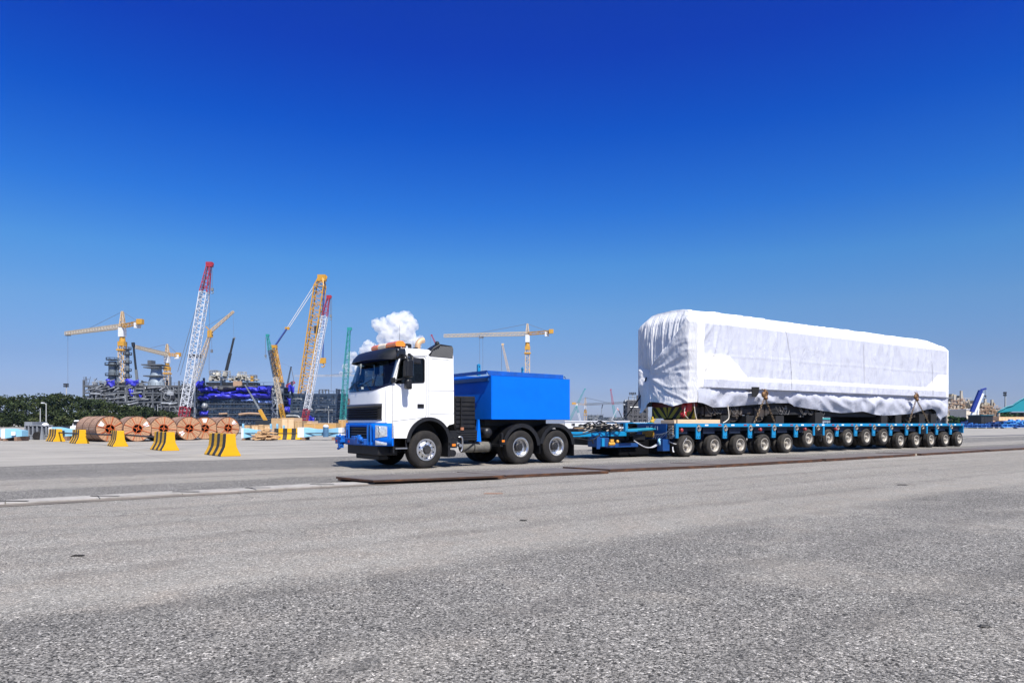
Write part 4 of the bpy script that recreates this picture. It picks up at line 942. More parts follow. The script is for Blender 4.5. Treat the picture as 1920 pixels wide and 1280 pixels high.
# end cloths: rows at the heights of the side rows
def diag(w):                                # lower edge of the loose sheet, upper edge of the sheet pulled round the corner
    pts = [(0.1,5.9),(.62,5.2),(.9,4.75),(1.35,4.3),(1.9,3.85),(2.6,3.30),(3.3,3.55)]
    for (w0,z0),(w1,z1) in zip(pts, pts[1:]):
        if w <= w1: return z0+(z1-z0)*(w-w0)/(w1-w0)
    return 3.5
def capz(w):                                # bottom edge of the front sheet
    pts = [(0.1,2.05),(.55,2.0),(.95,1.88),(1.5,2.04),(2.25,2.10),(2.5,1.95),(2.95,1.66),(3.1,1.64),(3.3,2.0)]
    for (w0,z0),(w1,z1) in zip(pts, pts[1:]):
        if w <= w1: return z0+(z1-z0)*max(0, (w-w0)/(w1-w0))
    return 2.0
NS = 96
def cap(front):
    b = len(tv); zrow = [None]*NSK + [SP[k][1] for k in range(len(SP))]; nr = len(zrow)
    for r in range(nr):
        for i in range(NS+1):
            s = i/NS*2-1; z = zrow[r]
            if z is None:
                t = 1-r/NSK; h = 1.6-.03*t; w = 1.7+h*s; zb = (capz(w) if front else 1.75); z = 2.62+(zb-2.62)*t
            else: h = max(hw(z), 1e-3); w = 1.7+h*s; t = 0
            edge = 1-abs(s)**6
            e0 = min(1, (1-abs(s))*6)*sst(z,5.66,5.5)
            if front:
                a = a_beg(z) - .16*(1-abs(s)**3.0)*sst(z,5.68,4.6)
                dz = z-diag(w); up = sst(dz,-.10,.12)
                gx, gz = w-2.6, z-3.2; ang = math.atan2(gz, gx); rad = math.hypot(gx, gz)
                f_up = .055*sst(z,5.66,5.2)*ridge(w*2.6+.25*nz(z*.9,w), z*.18, 31)**2 + .04*sst(z,5.66,5.4)*ridge(w*7.0+.2*nz(z*1.5,w*2,3), z*.22, 32)**3
                f_lo = -.13 - .06*sst(rad,.05,.9)*max(0,ridge(ang*1.9+.3*nz(w*.9,z*.9,44), rad*.22, 33))**2 - .05*(nz(w*.9+z*.6, z*.8, 34)+.3) - .035*sst(rad,.05,.6)*max(0,ridge(ang*4.6+.9*nz(w*.8,z*.8,45), rad*.5, 36))**3 - .03*(nz(w*1.6-z*.8, z*1.3, 37)+.3) - .012*nz(w*7,z*7,46)
                pinch = .22*math.exp(-(rad/.35)**2)
                a += e0*((.0-f_up)*up + f_lo*(1-up)) + pinch*edge - .12*t*edge*ridge(w*1.3, z*1.1, 35)
                a += .25*sst(z,3.2,2.1)*sst(w,2.0,3.2)*.6
            else:
                a = a_end(z) + .10*(1-abs(s)**3)*sst(z,5.68,5.0)+ e0*.04*ridge(w*2.4, z*.3, 41)**2
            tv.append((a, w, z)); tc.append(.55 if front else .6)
    for r in range(nr-1):
        for i in range(NS): tfc.append((b+r*(NS+1)+i, b+r*(NS+1)+i+1, b+(r+1)*(NS+1)+i+1, b+(r+1)*(NS+1)+i))
cap(True); cap(False)
me = bpy.data.meshes.new("tarpaulin"); me.from_pydata(tv, [], tfc)
at_ = me.attributes.new("livery", 'FLOAT', 'POINT'); at_.data.foreach_set("value", tc)
bm = bmesh.new(); bm.from_mesh(me); bmesh.ops.remove_doubles(bm, verts=bm.verts, dist=.012); bmesh.ops.recalc_face_normals(bm, faces=bm.faces); bm.to_mesh(me); bm.free()
me.polygons.foreach_set("use_smooth", [True]*len(me.polygons)); me.set_sharp_from_angle(angle=R(50))
tm = mat("tarp_cloth", (.7,.7,.75), .55, var=.04, scale=2, bump=.09, bscale=22)
nt = tm.node_tree; N = nt.nodes; L = nt.links
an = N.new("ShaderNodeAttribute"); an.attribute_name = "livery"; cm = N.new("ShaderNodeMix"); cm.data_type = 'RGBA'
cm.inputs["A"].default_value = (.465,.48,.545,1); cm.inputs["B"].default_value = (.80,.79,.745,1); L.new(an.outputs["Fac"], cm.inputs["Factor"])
n3 = N.new("ShaderNodeTexNoise"); n3.inputs["Scale"].default_value = 1.6; n3.inputs["Detail"].default_value = 8; n3.inputs["Roughness"].default_value = .7
mpn = N.new("ShaderNodeMapping"); mpn.inputs["Scale"].default_value = (1.6,1,.5); tcn = N.new("ShaderNodeTexCoord"); L.new(tcn.outputs["Object"], mpn.inputs[0]); L.new(mpn.outputs[0], n3.inputs["Vector"])
rr = N.new("ShaderNodeMapRange"); rr.inputs[1].default_value = .45; rr.inputs[2].default_value = .75; rr.inputs[4].default_value = .32; L.new(n3.outputs[0], rr.inputs[0])
c2 = N.new("ShaderNodeMix"); c2.data_type = 'RGBA'; c2.inputs["B"].default_value = (.40,.40,.44,1); L.new(cm.outputs["Result"], c2.inputs["A"]); L.new(rr.outputs[0], c2.inputs["Factor"])
L.new(c2.outputs["Result"], N["Principled BSDF"].inputs["Base Color"])
nb2 = N.new("ShaderNodeTexNoise"); nb2.inputs["Scale"].default_value = 1.0; nb2.inputs["Detail"].default_value = 5; nb2.inputs["Roughness"].default_value = .6; nb2.inputs["Distortion"].default_value = 1.2   # sharp creases of thin plastic cloth
mp2 = N.new("ShaderNodeMapping"); mp2.inputs["Scale"].default_value = (3.2,3.2,.8); L.new(tcn.outputs["Object"], mp2.inputs[0]); L.new(mp2.outputs[0], nb2.inputs["Vector"])
ab = N.new("ShaderNodeMath"); ab.operation = 'SUBTRACT'; ab.inputs[1].default_value = .5; L.new(nb2.outputs[0], ab.inputs[0]); ab2 = N.new("ShaderNodeMath"); ab2.operation = 'ABSOLUTE'; L.new(ab.outputs[0], ab2.inputs[0])
bp2 = N.new("ShaderNodeBump"); bp2.inputs["Strength"].default_value = .55; bp2.inputs["Distance"].default_value = .12; bp2.invert = True; L.new(ab2.outputs[0], bp2.inputs["Height"])
bp1 = [n for n in N if n.type == 'BUMP' and n != bp2][0]; L.new(bp2.outputs[0], bp1.inputs["Normal"])
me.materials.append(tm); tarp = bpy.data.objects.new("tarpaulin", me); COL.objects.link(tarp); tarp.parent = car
mb = MB()                                    # ties over the sheet
for px, dx in ((1473,2.5),(1618,0),(1745,.6)):
    a, _ = TL.side(px, 640, .08); pts = [(a-.25,.72,5.645),(a-.1,.20,5.27),(a,.06,5.05),(a+.05+.1*dx,.045,3.9),(a+.15+.1*dx,.05,2.7)]
    mb.tube(pts, .006, 5)
mb.build("tie_rope", mat("grey_cord",(.35,.34,.33),.8), car)
mb = MB(); mb.tube([(-.1,2.62,3.1),(.0,3.0,2.45),(-.2,3.25,1.95),(-.5,3.45,1.45)], .03, 6); mb.build("dark_strap", M['black'], car)
# what shows beneath the sheet
mb = MB(); mb.box(.6,19.2,.60,2.8,1.75,2.3); mb.box(5.2,7.6,.6,2.8,1.62,1.8); mb.box(8.5,13.2,.55,2.85,1.55,1.9); mb.build("underframe", mat("underframe_black",(.008,.008,.009),.7,var=.4), car)
dk = mat("bogie_brown",(.03,.024,.02),.7,var=.4,scale=6,dirt=(.09,.06,.04,.5))
for a in (1.15,2.75,4.35,14.8,16.4,18.0):
    for w in (.62,2.62):
        q = MB(); q.lathe([(0,0),(.12,-.02),(.16,.03),(.36,.04),(.38,0),(.43,0),(.45,.03),(.45,.11),(.48,.13),(.48,.15),(0,.15)],(a,w,1.735),(0,1 if w<1 else -1,0),28); q.build("rail_wheel", dk, car, smooth=35)
mb = MB()
for a0, a1 in ((.5,5.0),(14.2,18.7)):
    for w in (.56,2.7): mb.box(a0,a1,w,w+.14,1.62,1.86)
for a in (1.15,2.75,4.35,14.8,16.4,18.0):
    mb.box(a-.2,a+.2,.5,.62,1.5,1.95)
    for da in (-.35,.35): mb.cyl((a+da,.56,1.55),(a+da,.56,1.9),.09,n=10)
mb.build("bogie_frame", dk, car, bevel=.02)
sbm = mat("support_black",(.008,.0075,.0075),.8,var=.4)
each("support_block", lambda m: m.box(-.28,.28,.35,3.0,1.225,1.56), sbm, car, [(a,0,0) for a in (1.95,3.5,5.4)], bevel=.01); each("support_block", lambda m: m.box(-.28,.28,.35,3.0,1.225,1.72), sbm, car, [(a,0,0) for a in (8.2,13.6,14.9,17.2,18.4)], bevel=.01)
mb = MB(); random.seed(21)
for k in range(40):
    a = random.choice((random.uniform(.6,5.4),random.uniform(5.4,9),random.uniform(14,18.5))); w = random.uniform(.5,.8); z = random.uniform(1.5,1.95)
    mb.box(a,a+random.uniform(.05,.25),w,w+.1,z,z+random.uniform(.03,.12))
for k in range(16):
    a = random.uniform(.8,9); mb.tube([(a,.5,1.95),(a+.15,.46,1.7),(a+.35,.47,1.62),(a+.5,.5,1.8)],.012,5)
mb.build("underfloor_gear", mat("gear_grey",(.16,.15,.14),.5,.3,var=.6,scale=30), car)
# buffer beam with yellow and black chevrons
mb = MB(); x0 = .34
zA, zB2 = 1.44, 1.88
mb.box(x0,x0+.10,.45,2.75,zA,zB2); bb = mb.build("buffer_beam", M['stripe'], car)
mb = MB()
for k in range(-1, 9):
    for sg in (-1, 1):
        c = 1.9 if sg > 0 else 1.9
        w0 = 1.9+sg*(.05+.40*k); q = [(w0,zA),(w0+sg*.19,zA),(w0+sg*(.19+.40),zB2),(w0+sg*.40,zB2)]
        q = [(min(max(w,.46),2.74), z) for w, z in q]
        if sg > 0 and min(p[0] for p in q) < 1.9: q = [(max(w,1.9), z) for w, z in q]
        if sg < 0 and max(p[0] for p in q) > 1.9: q = [(min(w,1.9), z) for w, z in q]
        if max(p[0] for p in q)-min(p[0] for p in q) < .03: continue
        mb.add([Vector((x0-.004,w,z)) for w, z in q], [(0,1,2,3)])
mb.build("chevron", mat("dull_yellow",(.50,.38,.02),.6,var=.15), bb, fix=False)
mb = MB(); mb.box(.2,.5,.5,2.6,1.88,2.1); mb.build("red_headstock", mat("dark_red",(.13,.012,.012),.5,var=.3), car)
mb = MB(); mb.cyl((.25,.62,1.86),(-.12,.62,1.84),.10,n=14); mb.ball((-.05,.7,1.58),.13,8); mb.cyl((-.10,.62,1.6),(.2,.62,1.9),.07,n=10); mb.box(-.05,.2,.5,.78,1.7,2.02); mb.build("red_coupler", M['red'], car, smooth=40)
for pts_, r_ in (([(.1,.3,2.05),(.12,.26,1.6),(.25,.25,1.3),(.4,.24,1.24)],.018),([(1.75,.08,1.95),(1.8,.06,1.5),(1.7,.08,1.35),(1.5,.1,1.26)],.02),([(-.1,.55,1.9),(-.2,.5,1.6),(-.05,.45,1.42)],.014)): mb = MB(); mb.tube(pts_, r_, 6); mb.build("hanging_rope", M['rope'], car, smooth=60)
mb = MB(); mb.bar((-.4,1.95,1.24),(-.4,2.0,1.5),.07); mb.bar((-.45,2.05,1.24),(-.3,1.9,1.42),.05); mb.ball((-.42,1.98,1.3),.09,6); mb.build("yellow_bracket", mat("bracket_yellow",(.5,.33,.03),.5,var=.3), car)
mb = MB(); mb.prism([[(3.42,2.42),(3.68,2.44),(3.66,2.28),(3.58,2.13),(3.44,2.15)]], tf, .035,.05) if False else None
a1, z1 = TL.side(1415,735,.0); mb.prism([[(a1-.24,z1+.20),(a1+.22,z1+.21),(a1+.17,z1-.05),(a1+.02,z1-.2),(a1-.22,z1-.17)]], tf, -.06,-.03); mb.build("vent_opening", mat("opening_black",(.004,.004,.004),.9), car)
# timber under the front and the lashing chains
for lab, (x0, x1, y0, y1, z0, z1) in (("long pale timber beam lying along the deck edge beneath the chevron buffer beam", (-1.05,1.28,.05,.27,1.237,1.385)), ("short pale timber block at the deck corner, left of the long beam", (-1.17,-1.07,.10,.78,1.237,1.36))):
    mb = MB(); mb.box(x0,x1,y0,y1,z0,z1); o = mb.build("timber_beam", M['beam'], bevel=.008, loc=TL.o); o.rotation_euler = (0,0,TL.rz); tag(o, lab, "timber beam", "timber beams on the trailer deck")
def chain(name, px_top, y_top, px_bot, label):
    a0, z0 = TL.side(px_top, y_top, -.08); a1, z1 = TL.side(px_bot, 794, .03)
    root = thing(name, label, "chain", TL.o, TL.rz, "lashing chains holding the load")
    P, Q = Vector((a0,-.08,z0)), Vector((a1,.03,1.24)); n = max(6, int((Q-P).length/.085)); mb = MB()
    for k in range(n):
        c = P.lerp(Q, (k+.5)/n); d = (Q-P).normalized(); side = Vector((0,1,0)) if k % 2 else d.cross(Vector((0,1,0))).normalized()
        h = .055; w_ = .028; mb.tube([c-d*h+side*0, c-d*h*.6+side*w_, c+d*h*.6+side*w_, c+d*h, c+d*h*.6-side*w_, c-d*h*.6-side*w_, c-d*h], .013, 5)
    mb.build("chain_links", M['chain'], root); return root, P
for (px, py, pb1, pb2, where) in ((1434,745,1414,1453,"beside the black vent hole"),(1718,748,1704,1742,"near the rear end of the railcar")):
    r, P = chain("lashing_chain", px, py, pb1, "left leg of the lashing chain pair "+where); r2, _ = chain("lashing_chain", px, py, pb2, "right leg of the lashing chain pair "+where)
    mb = MB(); mb.lathe([(.10,-.03),(.15,0),(.10,.03),(.06,0)], P+Vector((.03,0,.14)), (.3,1,.2), 14, closed=True); mb.ball(P+Vector((-.03,.02,.12)), .13, 6, (1,.6,1)); mb.ball(P+Vector((.02,-.03,-.02)), .09, 6)
    for k in range(5): mb.tube([P+Vector((random.uniform(-.1,.1),-.02,.2)), P+Vector((random.uniform(-.25,.25),-.02,.35))], .012, 5)
    mb.build("rusty_shackle", mat("shackle_rust",(.16,.085,.035),.6,.4,var=.5,scale=20), r, smooth=50)
# ------------------------------------------------------------------ striped concrete barriers
def jersey(L_, nst, first_black):
    prof = [(-.37,0),(.37,0),(.365,.06),(.285,.20),(.215,.36),(.19,.55),(.175,.85),(-.175,.85),(-.19,.55),(-.215,.36),(-.285,.20),(-.365,.06)]
    mb = MB(); n = len(prof); cut = [L_*i/nst for i in range(nst+1)]
    vs = [(w, l, z) for l in cut for w, z in prof]; b = 0
    fs = []; ms = []
    for k in range(nst):
        for i in range(n): fs.append((k*n+i, k*n+(i+1)%n, (k+1)*n+(i+1)%n, (k+1)*n+i)); ms.append(1 if (k % 2 == 0) == first_black else 0)
    fs += [tuple(range(n)), tuple(range(nst*n+n-1, nst*n-1, -1))]; ms += [0, 0]
    mb.v = vs; mb.f = fs; mb.m = ms
    return mb
RN = math.atan2(RD.n.y, RD.n.x) - math.pi/2
G_BAR = "yellow and black concrete barriers along the yard"
bars = []
for k, (px, py, dr, lab) in enumerate([(433,855.5,0,"nearest yellow barrier with black stripes, in front of the last cable reel"),
        (320,845,.02,"yellow barrier with black stripes in front of the fourth cable reel"),
        (226,837.2,-.03,"yellow black striped barrier in front of the second cable reel"),
        (155,831.6,.05,"yellow black striped barrier just left of the first cable reel"),
        (111,827.8,.10,"farthest yellow striped barrier, before the flared light blue steel piece")]):
    p = gnd(px, py); o = jersey(2.25, 6, True).build("striped_barrier", [M['yellow'], M['stripe']], loc=(p.x, p.y, .004), bevel=.02)
    o.rotation_euler = (0, 0, RN+dr+.04); tag(o, lab, "barrier", G_BAR); bars.append(p)
p = gnd(513, 824); o = jersey(1.98, 6, True).build("striped_barrier", [M['yellow'], M['stripe']], loc=(p.x, p.y+.3, .004), bevel=.02); o.rotation_euler = (0, 0, -math.pi/2)
o.rotation_euler = (0, 0, -math.pi/2+.02); tag(o, "yellow black striped barrier standing side-on between light blue steel pieces, left of the truck", "barrier", G_BAR)
mbar = mat("barrier_bar_black",(.02,.018,.018),.6)
def bar_thing(p, q, lab, r=.045, m=mbar):
    mb = MB(); mb.tube([p, (Vector(p)+Vector(q))/2+Vector((0,0,-.02)), q], r, 8); return tag(mb.build("barrier_bar", m), lab, "bar", "bars joining the striped barriers")
b5, b4, b3, b2 = bars[4], bars[3], bars[2], bars[1]
bar_thing(b5+Vector((0,-.02,.62)), b4+Vector((-.2,.0,.62)), "black bar joining the two farthest striped barriers")
bar_thing(b4+Vector((.2,.02,.62)), b3+Vector((-.2,.3,.62)), "black bar in front of the first cable reel, joining two striped barriers")
bar_thing(b3+Vector((.2,.2,.62)), b2+Vector((-.25,.6,.60)), "black bar in front of the second and third cable reels")
bar_thing(at(444,812,50.5), at(648,811.5,50.5), "thin dark rail running in front of the light blue steel pieces", .035)
# ------------------------------------------------------------------ cable reels in wooden lagging
LAG = mat('reel_lagging', (0.30,0.185,0.125), 0.8, var=0.4, scale=7, dirt=(0.17,0.10,0.07,0.6), dscale=3, bump=0.3, bscale=25)
def reel(px, Y, ax, Ln, r, lab, sticker, bands, sp0):
    root = thing("cable_reel", lab, "cable reel", ((px-CX)*Y/F, Y, r+.006), math.atan2(ax[1], ax[0]), "cable reels lagged with wooden planks")
    n = 40; mb = MB(); rr = r*.985
    for i in range(n):                       # lagging planks
        t0, t1 = 2*math.pi*i/n, 2*math.pi*(i+.94)/n
        q = lambda t, x, k: Vector((x, math.cos(t)*rr*k, math.sin(t)*rr*k))
        mb.hexa([q(t0,.05,.93),q(t1,.05,.93),q(t1,Ln,.93),q(t0,Ln,.93),q(t0,.05,1),q(t1,.05,1),q(t1,Ln,1),q(t0,Ln,1)])
    mb.build("lagging", LAG, root)
    mb = MB(); mb.lathe([(.30,-.0),(r*.96,0),(r*.96,.05),(.30,.05)],(0,0,0),(1,0,0),40,closed=True)
    fl = mb.build("flange", M['disc'], root); mb = MB(); mb.lathe([(.24,0),(r*.96,0),(r*.96,.05),(.24,.05)],(Ln-.05,0,0),(1,0,0),40,closed=True); mb.build("flange", M['disc'], root)
    mb = MB()
    for i in range(24):
        t = 2*math.pi*(i+.3)/24; a = Vector((-.002, math.cos(t)*.26, math.sin(t)*.26)); b = Vector((-.002, math.cos(t)*r*.95, math.sin(t)*r*.95)); mb.bar(a, b, .012, .008, up=(1,0,0))
    mb.build("plank_gap", M['rustbrown'], fl)
    mb = MB(); mb.lathe([(r*.955,-.015),(r*1.0,-.015),(r*1.0,.06),(r*.955,.06)],(0,0,0),(1,0,0),40,closed=True); mb.build("steel_band", M['rustbrown'], root)
    for bx in bands+[Ln-.04]: mb = MB(); mb.lathe([(r*.98,0),(r*1.003,0),(r*1.003,.07),(r*.98,.07)],(bx,0,0),(1,0,0),40,closed=True); mb.build("steel_band", M['rustbrown'], root)
    mb = MB()
    for i in range(8):
        t = 2*math.pi*i/8+sp0; a = Vector((-.02, math.cos(t)*.30, math.sin(t)*.30)); b = Vector((-.02, math.cos(t)*r*.96, math.sin(t)*r*.96)); mb.bar(a, b, .034, .03, up=(1,0,0))
    mb.build("spoke", M['orange'], root)
    mb = MB(); mb.lathe([(.28,-.02),(.315,-.02),(.315,.03),(.28,.03)],(0,0,0),(1,0,0),24,closed=True); mb.lathe([(.05,-.05),(.10,-.05),(.10,.05),(.05,.05)],(0,0,0),(1,0,0),16,closed=True)
    for i in range(4):
        t = math.pi/2*i+sp0; mb.bar((-.025,math.cos(t)*.09,math.sin(t)*.09),(-.025,math.cos(t)*.29,math.sin(t)*.29),.035,.03,up=(1,0,0))
    mb.build("hub_ring", M['orange'], root)
    mb = MB(); mb.lathe([(.30,.02),(.30,.5),(0,.5)],(0,0,0),(1,0,0),20); mb.build("hub_tube", M['stripe'], root)
    if sticker is not None:
        mb = MB(); t0 = sticker; c = lambda t, k: (-.012, math.cos(t)*r*k, math.sin(t)*r*k)
        mb.add([c(t0-.2,.52),c(t0+.2,.52),c(t0+.24,.86),c(t0-.24,.86)],[(0,1,2,3)]); mb.build("paper_label", M['paper'], root, fix=False)
    return root
# angle 0 points away from the next reel (screen left), pi/2 up
reel(205.8,46.4,(-.75,.66),3.9,.865,"leftmost cable reel, a long drum of grey planks with two bands and a white label",.54,[1.25,2.55],.25)
reel(257.8,46.8,(-.58,.815),4.2,.865,"second cable reel from the left with a white label on its upper right",2.64,[1.1],.35)
reel(306.8,48.0,(-.58,.815),4.4,.865,"third cable reel from the left, its lower part behind a striped barrier",None,[1.1],.1)
reel(354.8,50.6,(-.58,.815),4.4,.865,"fourth cable reel with a white label at its lower left",-.62,[1.1],.2)
reel(384.5,53.2,(-.45,.89),3,.865,"fifth cable reel, half hidden behind its neighbour, white label at the top",1.54,[1.1],.3)
reel(427.7,54.0,(-.6,.8),4.2,.865,"rightmost cable reel with a white label at its upper right",2.4,[1.1],.15)
# ------------------------------------------------------------------ flared light blue steel pieces on dunnage
def flared(px0, px1, ytop, ybot, lab, ends, Y=50.0, rz=0, tag_px=None):
    x0 = (px0-CX)*Y/F; x1 = (px1-CX)*Y/F; zt = CAM_H-(ytop-HY)*Y/F; zb = CAM_H-(ybot-HY)*Y/F; Ln = x1-x0; H_ = zt-zb
    root = thing("steel_fabrication", lab, "steel fabrication", ((x0+x1)/2, Y, 0), rz, "light blue flared steel pieces stored in the yard")
    body = MB(); wrap = MB(); dn = MB(); zm = (zt+zb)/2
    def ring(x, k): h = H_/2*k; return [(x,-.55*k,zm-h),(x,.55*k,zm-h),(x,.55*k,zm+h),(x,-.55*k,zm+h)]
    st = []
    if ends in ("left","both"): wl = min(.35*Ln,.42); st += [(-Ln/2,1,wrap),(-Ln/2+wl,1,wrap)]
    st += [(-Ln/2+(.36 if ends in ("left","both") else 0),1 if ends != "right" else .62,body),(0,.62,body),(Ln/2-(.36 if ends in ("right","both") else 0),1 if ends in ("right","both") else .62,body)]
    def ss(mbx, xs):
        for (xa, ka), (xb, kb) in zip(xs, xs[1:]):
            a, b = ring(xa, ka), ring(xb, kb); mbx.hexa([a[0],b[0],b[1],a[1],a[3],b[3],b[2],a[2]])
    w = .30*min(1.6,Ln/2)
    if ends == "left": ss(wrap, [(-Ln/2,1),(-Ln/2+w,1)]); ss(body, [(-Ln/2+w,1),(Ln*.1,.72),(Ln/2,.60)])
    elif ends == "right": ss(body, [(-Ln/2,.6),(0,.72),(Ln/2-w,1)]); ss(wrap, [(Ln/2-w,1),(Ln/2,1)])
    else:
        w2_ = MB(); ss(w2_, [(Ln/2-w*.6,.95),(Ln/2,.95)]); w2_.build('white_end', M['ltwhite'], root, bevel=.015); ss(wrap, [(-Ln/2,1),(-Ln/2+w,1)]); ss(body, [(-Ln/2+w,1),(-Ln*.12,.66),(Ln*.12,.66),(Ln/2-w*.6,.95)])
    body.build("tapered_body", M['ltblue'], root, bevel=.015); wrap.build("white_end", M['ltwhite'], root, bevel=.015)
    for x in (-Ln*.36, Ln*.3): dn.box(x-.1,x+.1,-.6,.6,.006,zb-.003 if x < 0 or ends == "both" else zm-H_*.33)
    dn.build("timber_bearer", M['plank'], root)
    if tag_px:
        q = MB()
        for tx, ty, s_, mm in tag_px:
            q = MB(); X = (tx-CX)*Y/F-(x0+x1)/2; Z = CAM_H-(ty-HY)*Y/F; q.box(X-s_,X+s_,-.58,-.50,Z-s_,Z+s_); q.build("end_plate", mm, root)
    return root
flared(-14,16,804,822,"light blue steel piece cut by the left edge of the picture","right",50)
flared(15,47,803,821.5,"light blue steel piece with a white end and a white square, at the far left","left",49,0,[(35.5,812,.13,M['paper'])])
flared(100,141,800.5,821,"light blue steel piece with a dark square plate, behind the farthest barrier","left",50.5,0,[(125.5,811,.16,M['hub'])])
flared(457.5,487,802.5,821,"light blue steel piece with a white end beside the rightmost cable reel","left",51)
r4 = flared(562,645,801,819.5,"long light blue steel piece with two white ends beside the truck's bumper","both",51)
mb = MB(); X = (616-CX)*51/F-((562+645)/2-CX)*51/F; mb.cyl((X,-.75,.25),(X,-.75,.98),.20,n=18); mb.build("side_drum", mat("drum_blue",(.06,.14,.24),.5,var=.2), r4); mb = MB(); mb.ball((X,-.75,1.0),.21,8,(1,1,.7)); mb.build("drum_cap", M['ltwhite'], r4, smooth=60)
for px, lab in ((456,"slim light blue steel post left of the stacked timber"),(508,"slim light blue steel post behind the timber heap"),(520,"light blue steel post above the striped side-on barrier"),(532,"shortest light blue steel post above the striped side-on barrier")):
    Y = 53.5; p = at(px, 795, Y); z1 = CAM_H-((794 if px != 532 else 797)-HY)*Y/F; mb = MB(); mb.box(p.x-.07,p.x+.07,Y-.07,Y+.07,.004,z1); mb.box(p.x-.13,p.x+.13,Y-.13,Y+.13,.004,.03); mb.box(p.x-.05,p.x+.05,Y-.09,Y-.07,z1-.25,z1-.1)
    tag(mb.build("steel_post", M['ltblue'], bevel=.01), lab, "post", "light blue steel posts")
# heap of offcuts
root = thing("timber_heap", "heap of sawn timber offcuts between the light blue steel piece and the side-on barrier", "timber heap", (0,0,0)); random.seed(5); mb = MB()
for k in range(70):
    px = random.uniform(483,516); Y = random.uniform(49.2,50.4); z = random.uniform(.03,.85)*max(.25,1.1-abs(px-500)/22); p = at(px, 800, Y); th = random.uniform(-.5,.5)
    l = random.uniform(.15,.5); d = Vector((math.cos(th), math.sin(th)*.6, random.uniform(-.15,.15)))*l; mb.bar(Vector((p.x,Y,z+.04))-d, Vector((p.x,Y,z+.05))+d, .07, .07)
mb.build("offcut", mat("offcut_wood",(.48,.30,.15),.8,var=.35,scale=6), root)
# wooden crates behind
def crate(px0, px1, ytop, ybot, Y, D, lab, m=None, rz=0.0, nm="wooden_crate", cat="crate", grp="plywood crates stacked in the yard"):
    x0 = (px0-CX)*Y/F; x1 = (px1-CX)*Y/F; zt = CAM_H-(ytop-HY)*Y/F; zb = max(0.006, CAM_H-(ybot-HY)*Y/F)
    root = thing(nm, lab, cat, ((x0+x1)/2, Y+D/2, zb), rz, grp); h = zt-zb; l = (x1-x0)/2
    mb = MB(); mb.box(-l,l,-D/2,D/2,.06,h); mb.build("crate_body", m or M['wood'], root)
    mb = MB(); n = max(2, int(l*2/.9)); t = .02
    for i in range(n+1):
        x = -l+2*l*i/n; mb.box(max(-l,x-.05),min(l,x+.05),-D/2-t,-D/2,.06,h)
    mb.box(-l,l,-D/2-t-.004,-D/2-.002,h-.1,h+.004); mb.box(-l,l,-D/2-t-.004,-D/2-.002,.06,.16); mb.build("batten", mat("batten_wood",(.50,.32,.16),.8,var=.2), root)
    mb = MB()
    for i in range(3): x = -l*.8+l*.8*i; mb.box(x-.08,x+.08,-D/2,D/2,0,.06)
    mb.build("skid", M['plank'], root); return root
W2 = mat("pale_plywood",(.62,.44,.26),.75,var=.12,scale=3); W3 = mat("straw_boards",(.46,.27,.09),.85,var=.3,scale=12,stretch=(6,6,1))
crate(509,529,784,806,78,3,"tall plywood crate with a darker face behind the light blue posts", M['wood'])
crate(528.5,551.5,783,806,77,3,"tall pale plywood crate, the brightest and tallest in the row", W2)
crate(553,566,789,806,77,2.5,"smaller crate right of the tall pale one", M['wood'])
crate(566,585,789,806,79,2.5,"low pale crate between the small crate and the straw coloured boards", W2)
crate(570,630,793,808,75,2,"long low straw coloured board stack left of the truck's bumper", W3)
crate(635,648,787,808,78,2.5,"brown crate partly hidden behind the truck's grille", W3)
crate(455,468,797,808,70,2,"small weathered crate behind the white end of a light blue steel piece", M['wood'])
crate(472,484,797,808,70,2,"small pale crate in the middle of the low crates by the reels", W2)
crate(485,494,796,808,70,2,"narrow crate between two low pale crates", M['wood'])
crate(496,506,797,808,70,2,"low pale crate left of the light blue post", W2)
crate(885,893,792,800,70,2,"orange brown crate seen in the gap under the ballast box", W2)
crate(905,940,793,800,72,2,"long crate seen through the gap above the rear wheels", M['wood'])
crate(1077,1095,801,809,66,2,"orange crate seen behind the trailer drawbar", mat("orange_crate",(.55,.23,.09),.7,var=.15))
crate(1095,1116,799,809,67,2,"brown crate right of the orange one behind the trailer drawbar", M['wood'])
# dark skid at the far left
root = thing("equipment_skid", "dark grey equipment skid with frame posts between light blue steel pieces at the far left", "equipment skid", (0,0,0)); Y = 52; mb = MB(); fr = MB()
def px(x): return (x-CX)*Y/F
mb.box(px(49),px(99),Y,Y+2,.35,1.02); mb.build("machine_body", mat("skid_dark",(.035,.04,.05),.5,var=.5,scale=4), root)
for x in (48.5,55,63,71,80,88,98.5): fr.box(px(x)-.05,px(x)+.05,Y-.1,Y,.25,1.1)
fr.box(px(47.5),px(99.5),Y-.12,Y+.02,1.05,1.12); fr.box(px(47.5),px(99.5),Y-.12,Y+.02,.30,.38); fr.box(px(47.5),px(62),Y-.1,Y+1.6,1.12,1.35)
for x in (52,60,88,95): fr.box(px(x)-.1,px(x)+.1,Y-.1,Y+1.5,.006,.30)
fr.build("frame", M['concrete_grey'], root)
mb = MB(); mb.ball((px(75),Y+.6,1.05),.22,8,(1.2,1,1)); mb.build("dome_cover", M['paper'], root, smooth=60)
mb = MB(); mb.cyl((px(74.5),Y-.35,.31),(px(74.5),Y-.05,.31),.30,n=20); mb.build("wheel", M['rubber'], root, smooth=40)
mb = MB(); mb.hexa([Vector((px(x), Y-d, z)) for x, d, z in ((82,.45,.006),(88.5,.45,.006),(88.5,.2,.006),(82,.2,.006),(84,.4,.85),(86,.4,.85),(86,.3,.85),(84,.3,.85))]); mb.build("grey_stand", M['concrete_grey'], root)
